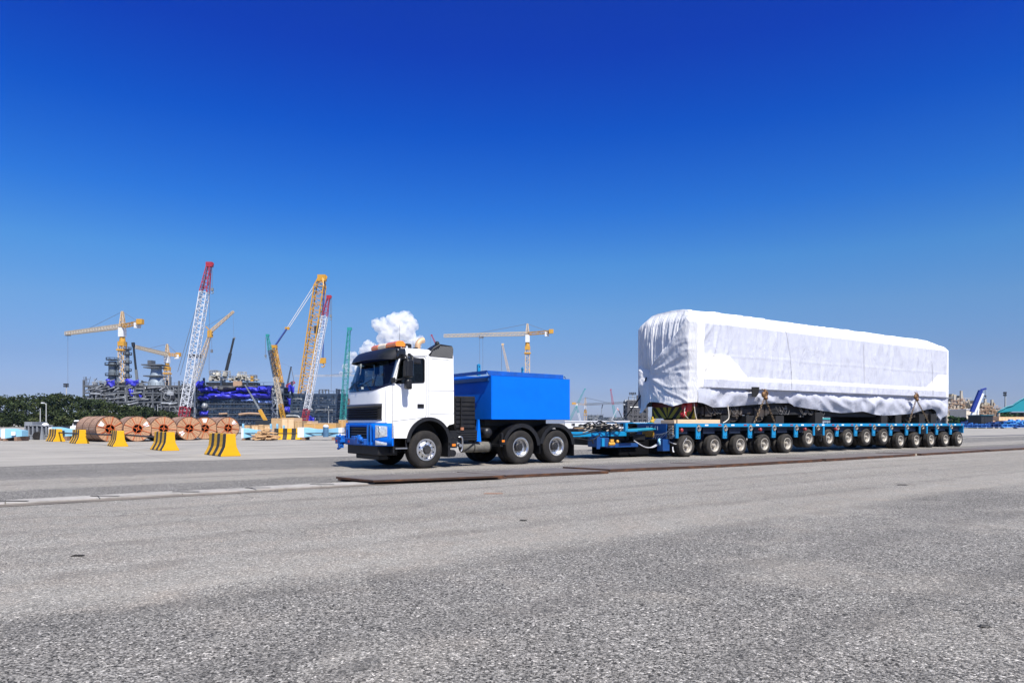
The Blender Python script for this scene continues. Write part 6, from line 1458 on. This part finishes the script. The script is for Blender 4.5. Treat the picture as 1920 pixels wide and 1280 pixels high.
module("process_module","grey steel process module with tall column vessels behind the thicket",320,157,352,26,[775,752,735,722],12,3,b1)
def b2(root, W_, zs, rg, O):
    Y = 290; tb = MB(); tk_ = MB(); D0 = -1.2
    def sheet_(mbx, px0, px1, y0f, y1f, amp, seed, dy=D0, n=40, m=5):
        def fn(i, j):
            x = px0+(px1-px0)*i; ya = y0f(i); yb = y1f(i); p = loc_(O,Y,x,ya+(yb-ya)*j); p.y = dy+amp*nz(p.x*.35+seed, p.z*.7, seed)-amp*.9*math.sin(math.pi*j)+amp*.5*nz(p.x*1.2, p.z*1.6, seed); return p
        mbx.grid(fn, n, m)
    wob = lambda b, a, s: (lambda i: b+a*nz(i*6+s, s, 1)+a*.5*nz(i*15, s, 2))
    sheet_(tb, 388, 511, wob(737,1.6,1), wob(747.5,1.6,2), 2.0, 3)
    sheet_(tb, 450, 512, wob(724.5,1.6,4), wob(735,1.6,5), 2.0, 6); sheet_(tb, 379, 412, wob(726,2,7), wob(735,2,8), 2.5, 9); sheet_(tb, 405, 455, lambda i: 728+6*math.sin(math.pi*i), lambda i: 733+7*math.sin(math.pi*i), 1.5, 10)
    sheet_(tb, 372, 386, wob(715,3,11), wob(728,3,12), 2, 13); sheet_(tb, 377, 395, wob(741,2,14), wob(751,4,15), 2, 16); sheet_(tb, 380, 394, wob(770,2,17), wob(780,2,18), 2, 19); sheet_(tb, 537, 546, wob(763,2,20), wob(772,2,21), 1, 22); sheet_(tb, 505, 512, wob(728,2,23), wob(745,2,24), 2, 25)
    tb.build("blue_sheet", TARPB, root, smooth=60, solid=.15)
    sheet_(tk_, 388, 470, lambda i: 722.5, lambda i: 726+8*math.sin(math.pi*min(1,i*1.2))*(i<.83), 1.6, 30); sheet_(tk_, 452, 510, lambda i: 722.5+2*i, lambda i: 726+2*i, .8, 31); tk_.build("black_sheet", TARPK, root, smooth=60, solid=.15)
    lb = MB(); sheet_(lb, 455, 478, wob(748,1,41), wob(752.5,1,42), .8, 43); sheet_(lb, 487, 512, wob(750,1,44), wob(757,2,45), .8, 46); lb.build("pale_blue_sheet", mat("pale_blue_sheeting",(.20,.30,.62),.6,var=.2,scale=.4), root, smooth=60, solid=.1)
    s = Y/F; sc = MB()
    for k in range(46):
        x = loc_(O,Y,388+124*k/45,745).x; sc.bar((x,-1.6,0.5),(x,-1.6,loc_(O,Y,0,746).z),.10)
    for yy in (752,757,762,767,772,777,782,787,792): z = loc_(O,Y,0,yy).z; sc.bar((loc_(O,Y,386,0).x,-1.65,z),(loc_(O,Y,513,0).x,-1.65,z),.11)
    for k in range(40):
        a = loc_(O,Y,rg.uniform(388,505),rg.uniform(752,790)); a.y = -1.7; sc.bar(a, a+Vector((rg.choice((-1,1))*2.4,0,2.2)), .09)
    sc.build("scaffold", SCAF, root)
    wl = MB()
    for yy in (757.5,766,777,786): z = loc_(O,Y,0,yy).z; wl.box(loc_(O,Y,390,0).x,loc_(O,Y,511,0).x,-1.9,-1.4,z,z+.28)
    wl.build("walkway", SC, root)
    nt_ = MB(); nt_.box(-W_/2+.3,W_/2-.3,1.0,1.4,.2,loc_(O,Y,0,747).z); nt_.build("dark_net", NET, root)
    up = MB(); fr_ = MB()                     # light topsides on the roof
    for (a, b, y0, y1) in ((386,401,693,714),(399,424,694,712),(424,444,704,714),(440,455,696,714),(452,475,702,714)):
        p, q = loc_(O,Y,a,y1,4), loc_(O,Y,b,y0,4)
        for k in range(5):
            x = p.x+(q.x-p.x)*k/4; fr_.box(x-.2,x+.2,3.8,4.2,p.z,q.z)
        for k in range(4): z = p.z+(q.z-p.z)*(k+.6)/3.6; fr_.box(p.x,q.x,3.7,4.2,z-.2,z+.15)
        for k in range(7):
            x = rg.uniform(p.x,q.x); z = rg.uniform(p.z,q.z-1.5); up.box(x-rg.uniform(.3,1),x+rg.uniform(.3,1),3.2,5,z,z+rg.uniform(.4,1.5))
        fr_.bar((p.x,3.7,p.z),(q.x,3.7,q.z),.25)
    fr_.build("roof_frame", PIPEW, root); tag(up.build("roof_equipment", mat("roof_cream",(.42,.40,.34),.5,var=.6,scale=.8), root), kind="stuff")
    ya = MB()
    for (a, b, y0, y1) in ((465,470,704,708),(465,470,710,714)):
        p, q = loc_(O,Y,a,y1,3), loc_(O,Y,b,y0,3); ya.box(p.x,q.x,2.8,3,p.z,q.z)
    ya.build("yellow_panel", C_['yellow'], root)
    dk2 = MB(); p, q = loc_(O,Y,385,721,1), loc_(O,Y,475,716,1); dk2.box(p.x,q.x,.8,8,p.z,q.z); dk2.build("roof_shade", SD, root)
    br = MB(); a = loc_(O,Y,441,722,-2); br.box(a.x,a.x+3.5,-2.2,-1.4,a.z-1,a.z+1.6); br.tube([loc_(O,Y,452,777,-2.2),loc_(O,Y,470,775,-2.2),loc_(O,Y,492,776,-2.2)],.5,6); br.tube([loc_(O,Y,415,776,-2.2),loc_(O,Y,430,775,-2.2)],.4,6); br.build("tan_bundle", RUSTP, root)
    st = MB()                                  # stair tower at the right end
    for x in (513,522): p = loc_(O,Y,x,0); st.box(p.x-.3,p.x+.3,-1.5,-.9,0,loc_(O,Y,0,728).z)
    for k, yy in enumerate((730,744,752,766,778,790)):
        z = loc_(O,Y,0,yy).z; st.box(loc_(O,Y,511,0).x,loc_(O,Y,524,0).x,-1.8,-.8,z-.3,z)
        if k: p = loc_(O,Y,511 if k%2 else 522,yy); q = loc_(O,Y,522 if k%2 else 511,(730,744,752,766,778,790)[k-1]); st.bar((p.x,-1.6,p.z),(q.x,-1.6,q.z),.5)
    st.build("stair_tower", PIPEW, root)
    ba = MB(); ba.ball(loc_(O,Y,389.5,761,-3), 1.3, 8); ba.build("white_tank", PIPEW, root, smooth=60)
module("sheeted_module","big module wrapped in bright blue sheeting over navy scaffolding, behind the cable reels",290,366,513,24,[780,763,747,735,722],9,17,b2,m=mat("module_navy_steel",(.035,.05,.08),.5,.2,var=.4,scale=.4))
def b3(root, W_, zs, rg, O):
    Y = 310; sc = MB(); zt = zs[-1]
    for k in range(60): x = -W_/2+W_*k/59; sc.bar((x,-.8,0),(x,-.8,zt+rg.uniform(-.5,.8)),.10)
    for k in range(12): z = 1+(zt-1)*k/11; sc.bar((-W_/2,-.85,z),(W_/2,-.85,z),.11)
    for k in range(50): a = Vector((rg.uniform(-W_/2,W_/2-3),-.9,rg.uniform(.5,zt-2))); sc.bar(a, a+Vector((rg.choice((-1,1))*2.3,0,2.1)), .09)
    sc.build("scaffold", SCAF, root); n_ = MB(); n_.box(-W_/2+.3,W_/2-.3,1.0,1.4,.2,zt-.3); n_.build("dark_net", NET, root)
    pl_ = MB(); pl_.tube([loc_(O,Y,526,785,-1.6),loc_(O,Y,529,780,-1.6),loc_(O,Y,561,780,-1.6),loc_(O,Y,562,790,-1.6)],.45,8); pl_.bar(loc_(O,Y,618,768,-1.6),loc_(O,Y,618,795,-1.6),.35); pl_.bar(loc_(O,Y,594,768,-1.6),loc_(O,Y,626,768,-1.6),.35); pl_.build("pale_pipe", PIPEW, root)
    for (x, y) in ((541,752),(585,787),(548,729)):
        tb = MB(); c = loc_(O,Y,x,y,-1.4); tb.grid(lambda i, j: c+Vector(((i-.5)*3,.6*math.sin(5*i+j),(j-.5)*3+.5*math.sin(6*i))), 6, 6); tb.build("blue_sheet", TARPB, root, smooth=60, solid=.1)
    tp = MB()
    for (a, b, y0) in ((594,612,729),(628,641,729),(514,527,716)):
        p, q = loc_(O,Y,a,736,4), loc_(O,Y,b,y0,4)
        for k in range(4): x = p.x+(q.x-p.x)*k/3; tp.box(x-.2,x+.2,3.8,4.2,p.z-1,q.z)
        tp.box(p.x,q.x,3.6,4.4,q.z-.3,q.z); tp.bar((p.x,3.8,p.z),(q.x,3.8,q.z),.2)
    tp.build("roof_frame", SC, root)
module("scaffolded_module","low dark module covered in navy scaffolding, left of the truck",310,514,648,20,[775,757,738],8,23,b3,m=mat("module_navy_steel",(.035,.05,.08),.5))
def b4(root, W_, zs, rg, O):
    sc = MB()
    for k in range(90):
        a = Vector((rg.uniform(-W_/2,W_/2),rg.uniform(-.4,0),rg.uniform(0,zs[-1]))); sc.bar(a, a+(Vector((rg.uniform(-3,3),0,0)) if k%3 == 0 else Vector((0,0,rg.uniform(-2.5,2.5))) if k%3 == 1 else Vector((rg.uniform(-2,2),0,rg.uniform(-2,2)))), rg.choice((.08,.12,.2)))
    tag(sc.build("brace", mat("brace_dark",(.08,.08,.08),.5,var=.6,scale=.5), root), kind="stuff")
module("scaffold_tower","dark scaffold tower crowded with pipes beside the railcar's nose",260,1178,1213,9,[783,774,765,757,750],4,5,b4,m=mat("tower_dark_steel",(.055,.055,.06),.6,var=.4))
module("distant_module","long low dark distant module right of the truck",1900,1103,1131,20,[788,783,778],8,6,None)
module("distant_module","distant dark module beneath the tip of the small tower crane",2000,1132,1176,20,[790,786,782],8,7,None,m=mat("tower_dark_steel",(.05,.05,.06),.6))
# white site wall and low sheds far behind the drawbar and the deck
def shed(lab, Y, x0, x1, ytop, D, m, name="site_shed", cat="shed", roof=None, ybot=None):
    O = Vector((((x0+x1)/2-CX)*Y/F, Y, 0)); root = thing(name, lab, cat, O); W_ = (x1-x0)*Y/F; h = CAM_H-(ytop-HY)*Y/F
    mb = MB(); mb.box(-W_/2,W_/2,0,D,0,h); mb.build("wall", m, root, bevel=.03)
    mb = MB(); mb.box(-W_/2-.15,W_/2+.15,-.2,D+.2,h,h+.22); mb.build("roof", roof or M['ltwhite'], root)
    mb = MB(); n = max(1, int(W_/3.5))
    for i in range(n): x = -W_/2+W_*(i+.5)/n; mb.box(x-.5,x+.5,-.03,0,h*.35,h*.75)
    mb.build("opening", SD, root); mb = MB()
    for i in range(int(W_/.8)+1): x = -W_/2+.8*i; mb.box(x-.04,x+.04,-.05,0,0,h)
    mb.build("wall_rib", m, root)
    return root
shed("long white site wall far behind the truck's rear wheels",170,1060,1180,790.3,2,M['ltwhite'],"site_wall","wall")
shed("pale site container seen between the deck and the underframe, next to the white truss",120,1501,1520,782,4,mat("pinkish_wall",(.42,.36,.38),.7),"site_container","container")
shed("orange brown container seen under the middle of the railcar",118,1520,1542,783,4,mat("tan_wall",(.52,.30,.16),.7),"site_container","container")
shed("teal roofed container seen under the middle of the railcar",112,1542,1560,786,4,mat("grey_wall",(.25,.28,.32),.7),"site_container","container",mat("teal_roof",(.03,.30,.30),.5))
shed("dull pink shed seen under the railcar's middle, right of the teal roof",125,1560,1600,783,5,mat("pinkish_wall",(.42,.36,.38),.7),"site_shed")
shed("white container seen beneath the rear half of the railcar",100,1612,1636,783,4,M['ltwhite'],"site_container","container")
shed("white container seen beneath the railcar's rear chain",100,1690,1712,782,4,M['ltwhite'],"site_container","container")
tr = thing("white_truss", "bundle of white lattice truss work seen under the railcar behind the fourth wheel", "truss", at(1492,793,90)); mb = MB()
s = 90/F
for i in range(4):
    lattice(mb, (-13*s+.1*i,i*.5,-.2), (13*s,i*.5,-.2+.05*i), .9, .9, 7, .09, .06)
mb.build("truss_frame", M['ltwhite'], tr); mb = MB(); mb.box(-18*s,14*s,0,2,-1.2,-.75); mb.build("blue_cradle", mat("cradle_blue",(.10,.26,.55),.5,var=.3), tr)
# ------------------------------------------------------------------ right-hand background
def b5(root, W_, zs, rg, O):
    sc = MB(); tk2 = MB()
    for k in range(150):
        a = Vector((rg.uniform(-W_/2,W_/2),-.6,rg.uniform(0,zs[-1]+1))); sc.bar(a, a+(Vector((rg.uniform(-2.5,2.5),0,0)) if k%3 == 0 else Vector((0,0,rg.uniform(-2,2))) if k%3 == 1 else Vector((rg.uniform(-1.5,1.5),0,rg.uniform(-1.5,1.5)))), rg.choice((.08,.14,.22)))
    for k in range(60):
        a = Vector((rg.uniform(-W_/2,W_/2),rg.uniform(0,6),rg.uniform(2,zs[-1]+2))); tk2.box(a.x-rg.uniform(.1,.7),a.x+rg.uniform(.1,1),a.y,a.y+2,a.z,a.z+rg.uniform(.3,1.4))
    tag(sc.build("brace", RUSTP, root), kind="stuff"); tag(tk2.build("tan_equipment", mat("tan_gear",(.34,.29,.21),.6,var=.6,scale=.6), root), kind="stuff")
module("plant_module","tan and brown process plant behind the trees at the right, beyond the trailer",260,1776,1822,14,[778,765,752],7,11,b5,m=mat("plant_tan",(.38,.34,.28),.6,var=.3,scale=.5))
module("plant_module","low process plant half hidden behind the blue and white crane boom",250,1836,1872,14,[780,766],6,12,b5,m=mat("plant_tan",(.38,.34,.28),.6))
shed("cream windowless shed beside the foot of the crane boom at the right",210,1812,1836,768,8,mat("cream_wall",(.58,.52,.42),.7,var=.1,scale=.5))
# teal-roofed hall
Y = 230; O = Vector(((1945-CX)*Y/F, Y, 0)); hall = thing("teal_hall", "large hall with an arched teal roof at the right edge of the picture", "hall", O)
prof = []
def hx(x): return (x-1945)*Y/F
def hz(y): return CAM_H-(y-HY)*Y/F
rp = [(1871,773),(1877,767),(1888,761),(1899,758.5),(1905,754),(1914,748),(1925,743),(1945,739),(1970,741),(1995,748)]
mb = MB(); nr = len(rp)-1
mb.grid(lambda i, j: Vector((hx(rp[round(i*nr)][0])+40*.80*j, 40*j, hz(rp[round(i*nr)][1]))), nr, 1); mb.build("roof", mat("teal_roof_sheet",(.008,.20,.25),.45,var=.08,scale=.3), hall, smooth=30, solid=.3)
mb = MB(); mb.prism([[(hx(1871),hz(773.5)),(hx(1899),hz(771)),(hx(1995),hz(770)),(hx(1995),hz(748.8)),(hx(1970),hz(742)),(hx(1945),hz(740)),(hx(1925),hz(744)),(hx(1914),hz(749)),(hx(1905),hz(755)),(hx(1899),hz(759.3)),(hx(1888),hz(762)),(hx(1877),hz(768))]], tf, .3, .5); mb.build("gable", mat("teal_roof_sheet",(.008,.20,.25),.45), hall)
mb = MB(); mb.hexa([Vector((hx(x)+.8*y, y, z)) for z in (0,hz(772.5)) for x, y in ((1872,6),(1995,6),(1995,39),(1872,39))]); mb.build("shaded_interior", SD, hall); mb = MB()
for x in (1874,1884,1896,1910,1924,1940,1960,1985): mb.box(hx(x)-.2,hx(x)+.2,.6,1.0,0,hz(773))
mb.build("post", SC, hall)
shed("dark teal shed roof in front of the hall, right of the crane boom",170,1840,1862,779,5,SD,"low_shed","shed",mat("dark_teal_roof",(.01,.09,.13),.5))
# blue and white crane truck
Y = 185; O = at(1828,795,Y); O.z = 0; ct = thing("crane_truck", "blue and white crane truck with its boom raised, at the right beyond the trailer", "crane truck", O)
def cl(x, y, dy=0): p = at(x, y, Y)-O; p.y = dy; return p
mb = MB(); mb.hexa([cl(1817,787,-.45),cl(1824,788,-.45),cl(1824,788,.45),cl(1817,787,.45),cl(1840.5,738,-.35),cl(1846,740,-.35),cl(1846,740,.35),cl(1840.5,738,.35)]) if False else None
mb.bar(cl(1820.5,786), cl(1841,737), .75, .9); mb.build("boom", M['ltwhite'], ct, bevel=.03)
mb = MB(); mb.bar(cl(1822.0,772,-.03), cl(1838.5,732,-.03), .75, .95); mb.bar(cl(1839,731), cl(1849,728), .35, .5); mb.build("boom_sheath", mat("boom_navy",(.012,.03,.20),.4,var=.2), ct, bevel=.03)
mb = MB(); mb.cyl(cl(1847,729), cl(1847.5,741), .04, n=6); b = cl(1847.5,741); mb.box(b.x-.18,b.x+.18,-.15,.15,b.z-.4,b.z); mb.tube([b+Vector((0,0,-.4)), b+Vector((.2,0,-.7)), b+Vector((0,0,-.95)), b+Vector((-.2,0,-.75))], .06, 6); mb.build("hook_block", M['hub'], ct)
mb = MB(); mb.bar(cl(1833.5,787,.3), cl(1836.5,757,.3), .3); mb.build("lift_cylinder", M['ltwhite'], ct)
mb = MB(); a, b = cl(1833,790,-.9), cl(1846,784.5,-.9); mb.hexa([(a.x,-.9,a.z),(b.x,-.9,a.z),(b.x,.9,a.z),(a.x,.9,a.z),(a.x+.1,-.8,b.z),(b.x-.35,-.8,b.z),(b.x-.35,.8,b.z),(a.x+.1,.8,b.z)]); mb.build("cab", M['white'], ct, bevel=.06)
mb = MB(); mb.box(a.x+.25,b.x-.4,-.92,-.88,a.z+.18,b.z-.08); mb.build("side_window", M['gloss_black'], ct)
mb = MB(); a, b = cl(1806,797,-1), cl(1850,790,-1); mb.box(a.x,b.x,-1,1,.85,b.z); mb.build("chassis", mat("crane_truck_blue",(.015,.06,.26),.5,var=.3), ct, bevel=.03)
mb = MB()
for x in (1811,1818,1832,1843): p = cl(x,0); mb.cyl((p.x,-1.02,.5),(p.x,-.6,.5),.5,n=18)
mb.build("wheel", M['rubber'], ct)
# stored blue steel along the far side of the yard
BL = [mat("stored_blue",(.02,.11,.36),.5,var=.35,scale=1.5), mat("stored_dark_blue",(.012,.05,.19),.5,var=.4,scale=1.5), mat("stored_sky_blue",(.07,.28,.62),.5,var=.3,scale=1.5)]
rg = random.Random(31)
labs = ["long blue steel girder lying on the far yard, just right of the trailer's rear","mid blue girder on the far yard beneath the crane truck","dark blue girder on the far yard right of the crane truck","blue girder at the right edge of the far yard","upper blue girder stacked behind, right of the trailer","sky blue girder stacked behind, at the right edge"]
for (x0, x1, y0, y1, Y, c), lab in zip([(1806,1858,795.5,803,165,0),(1846,1890,794,802.5,168,1),(1880,1928,794,803,160,2),(1905,1990,796,804,155,0),(1812,1880,790.5,795.5,180,1),(1884,1975,788.5,794.5,178,2)], labs):
    O = Vector((((x0+x1)/2-CX)*Y/F, Y, 0)); root = thing("steel_girder", lab, "girder", O, 0, "blue steel girders stored across the yard"); W_ = (x1-x0)*Y/F; zt = CAM_H-(y0-HY)*Y/F; zb = max(.3, CAM_H-(y1-HY)*Y/F)
    mb = MB(); mb.box(-W_/2,W_/2,0,1.2,zt-.12,zt); mb.box(-W_/2,W_/2,0,1.2,zb,zb+.12); mb.box(-W_/2,W_/2,.4,.6,zb+.12,zt-.12)
    for k in range(int(W_/1.1)+1): x = -W_/2+k*1.1; mb.box(x,x+.08,.06,.4,zb+.12,zt-.12)
    for k in range(8): x = rg.uniform(-W_/2,W_/2-1); mb.box(x,x+rg.uniform(.3,1),.1,.9,zt,zt+rg.uniform(.1,.45))
    mb.build("girder", BL[c], root); mb = MB()
    for k in range(max(2, int(W_/3))): x = -W_/2+.3+k*3; mb.box(x,x+.3,0,1.2,0.006,zb)
    mb.build("bearer", M['concrete_grey'], root)
crate(1842,1865,788,795,200,4,"reddish crate stack right of the crane truck's cab", mat("red_crate",(.42,.24,.16),.7,var=.2), grp="crate stacks on the far right of the yard")
crate(1873,1935,781,789,200,5,"long pale tan crate stack in front of the teal hall", W2, grp="crate stacks on the far right of the yard")
# trees by the plant on the right
LEAF2 = leaf_material("bush_leaves", [(.015,.035,.012),(.03,.065,.02),(.06,.10,.03)])
for (x, ytop, Y, w, lab) in ((1786,776,190,11,"green bushy tree just right of the railcar's rear"),(1801,781,188,12,"low rounded tree left of the crane truck"),(1812,784,192,8,"smallest bush at the crane truck's left"),(1893,772,215,14,"dark tree in front of the teal hall")):
    O = Vector(((x-CX)*Y/F, Y, 0)); zt = CAM_H-(ytop-HY)*Y/F; root = thing("bushy_tree", lab, "tree", O, 0, "trees beyond the trailer"); R_ = w*Y/F; mb = MB(); rgg = random.Random(int(x))
    for k in range(22): leaves(mb, (rgg.uniform(-R_*.7,R_*.7),rgg.uniform(-R_*.5,R_*.5),rgg.uniform(zt*.35,zt*.85)), R_*.32, 60, .28, rgg)
    mb.build("crown", LEAF2, root, fix=False); mb = MB(); mb.tube([(0,0,0),(.1,0,zt*.3),(-.1,0,zt*.7)],.15,6,rr=[.22,.15,.06]); mb.tube([(.05,0,zt*.25),(R_*.4,0,zt*.6)],.08,5); mb.tube([(0,0,zt*.3),(-R_*.4,0,zt*.65)],.08,5); mb.build("trunk", M['plank'], root)
# ------------------------------------------------------------------ clouds
CLD = bpy.data.materials.new("cloud_vapour"); CLD.use_nodes = True; N = CLD.node_tree.nodes; L = CLD.node_tree.links; N.clear()
v_ = N.new("ShaderNodeVolumeScatter"); o_ = N.new("ShaderNodeOutputMaterial"); v_.inputs["Color"].default_value = (.975,.975,.98,1); v_.inputs["Density"].default_value = .02; v_.inputs["Anisotropy"].default_value = 0.3
L.new(v_.outputs[0], o_.inputs["Volume"])
tc_ = N.new("ShaderNodeTexCoord"); n_ = N.new("ShaderNodeTexNoise"); n_.inputs["Scale"].default_value = .022; n_.inputs["Detail"].default_value = 5; n_.inputs["Roughness"].default_value = .6; L.new(tc_.outputs["Object"], n_.inputs["Vector"])
r_ = N.new("ShaderNodeMapRange"); r_.inputs[1].default_value = .40; r_.inputs[2].default_value = .60; r_.inputs[3].default_value = .002; r_.inputs[4].default_value = .05; L.new(n_.outputs[0], r_.inputs[0]); L.new(r_.outputs[0], v_.inputs["Density"])
_bi = {}
def ico(sub):
    if sub not in _bi:
        b = bmesh.new(); bmesh.ops.create_icosphere(b, subdivisions=sub, radius=1); b.verts.index_update(); _bi[sub] = ([v.co.copy() for v in b.verts], [tuple(v.index for v in f.verts) for f in b.faces]); b.free()
    return _bi[sub]
def cloud(lab, Y, lumps, seed):
    rg = random.Random(seed); s = Y/F; V_ = []; F_ = []
    def rv(): return Vector((rg.gauss(0,1), rg.gauss(0,.8), rg.gauss(0,1)+.25)).normalized()
    def ball(c, r, sub):
        vs, fs = ico(sub); b = len(V_)
        for v in vs:
            p = c+v*r; V_.append(p+v*noise.fractal(p/(7*s), 1.0, 2.0, 4)*.5*s)
        F_.extend(tuple(k+b for k in f) for f in fs)
    for (x, y, r) in lumps:                  # heaped lumps, each carrying smaller ones
        c = at(x, y, Y); r *= 1.1; ball(c, r*s, 4)
        for k in range(16):
            v = rv(); r1 = r*rg.uniform(.32,.55); c1 = c+v*(r-r1*.55)*s; ball(c1, r1*s, 3)
            for j in range(7):
                v2 = (rv()+v*.7).normalized(); r2 = r1*rg.uniform(.30,.5); ball(c1+v2*(r1-r2*.55)*s, r2*s, 2)
    me = bpy.data.meshes.new("cloud"); me.from_pydata(V_, [], F_); me.materials.append(CLD); me.polygons.foreach_set("use_smooth", [True]*len(me.polygons))
    o = bpy.data.objects.new("cloud", me); rm_ = o.modifiers.new("union", "REMESH"); rm_.mode = "VOXEL"; rm_.voxel_size = .65*s; COL.objects.link(o); tag(o, lab, "cloud", None, "structure")
cloud("white heaped cloud rising behind the truck's cab", 7000, [(705,606,8),(718,612,13),(741,601,13),(760,597,12),(768,610,13),(748,617,16),(730,625,15),(762,625,14),(715,635,9),(690,648,9),(682,658,8),(740,645,16),(770,640,11),(700,655,10),(660,668,8),(788,637,7),(782,645,8),(720,658,14),(760,655,12)], 3)
cloud("low white cloud bank left of the truck's cab", 7600, [(648,688,6),(660,682,7),(672,690,8),(655,696,6),(640,700,4),(680,700,9)], 5)

# ------------------------------------------------------------------ the air over the yard
mb = MB(); mb.box(-3200, 3200, -70, 3300, -1.0, 175); hz_ = mb.build("haze", bpy.data.materials.new("haze_air")); hz_["kind"] = "stuff"
hm_ = hz_.data.materials[0]; hm_.use_nodes = True; N = hm_.node_tree.nodes; L = hm_.node_tree.links; N.clear()
pv = N.new("ShaderNodeVolumePrincipled"); po = N.new("ShaderNodeOutputMaterial"); pv.inputs["Color"].default_value = (.42,.68,1.0,1); pv.inputs["Density"].default_value = 0.00004; pv.inputs["Anisotropy"].default_value = 0.2
L.new(pv.outputs[0], po.inputs["Volume"])
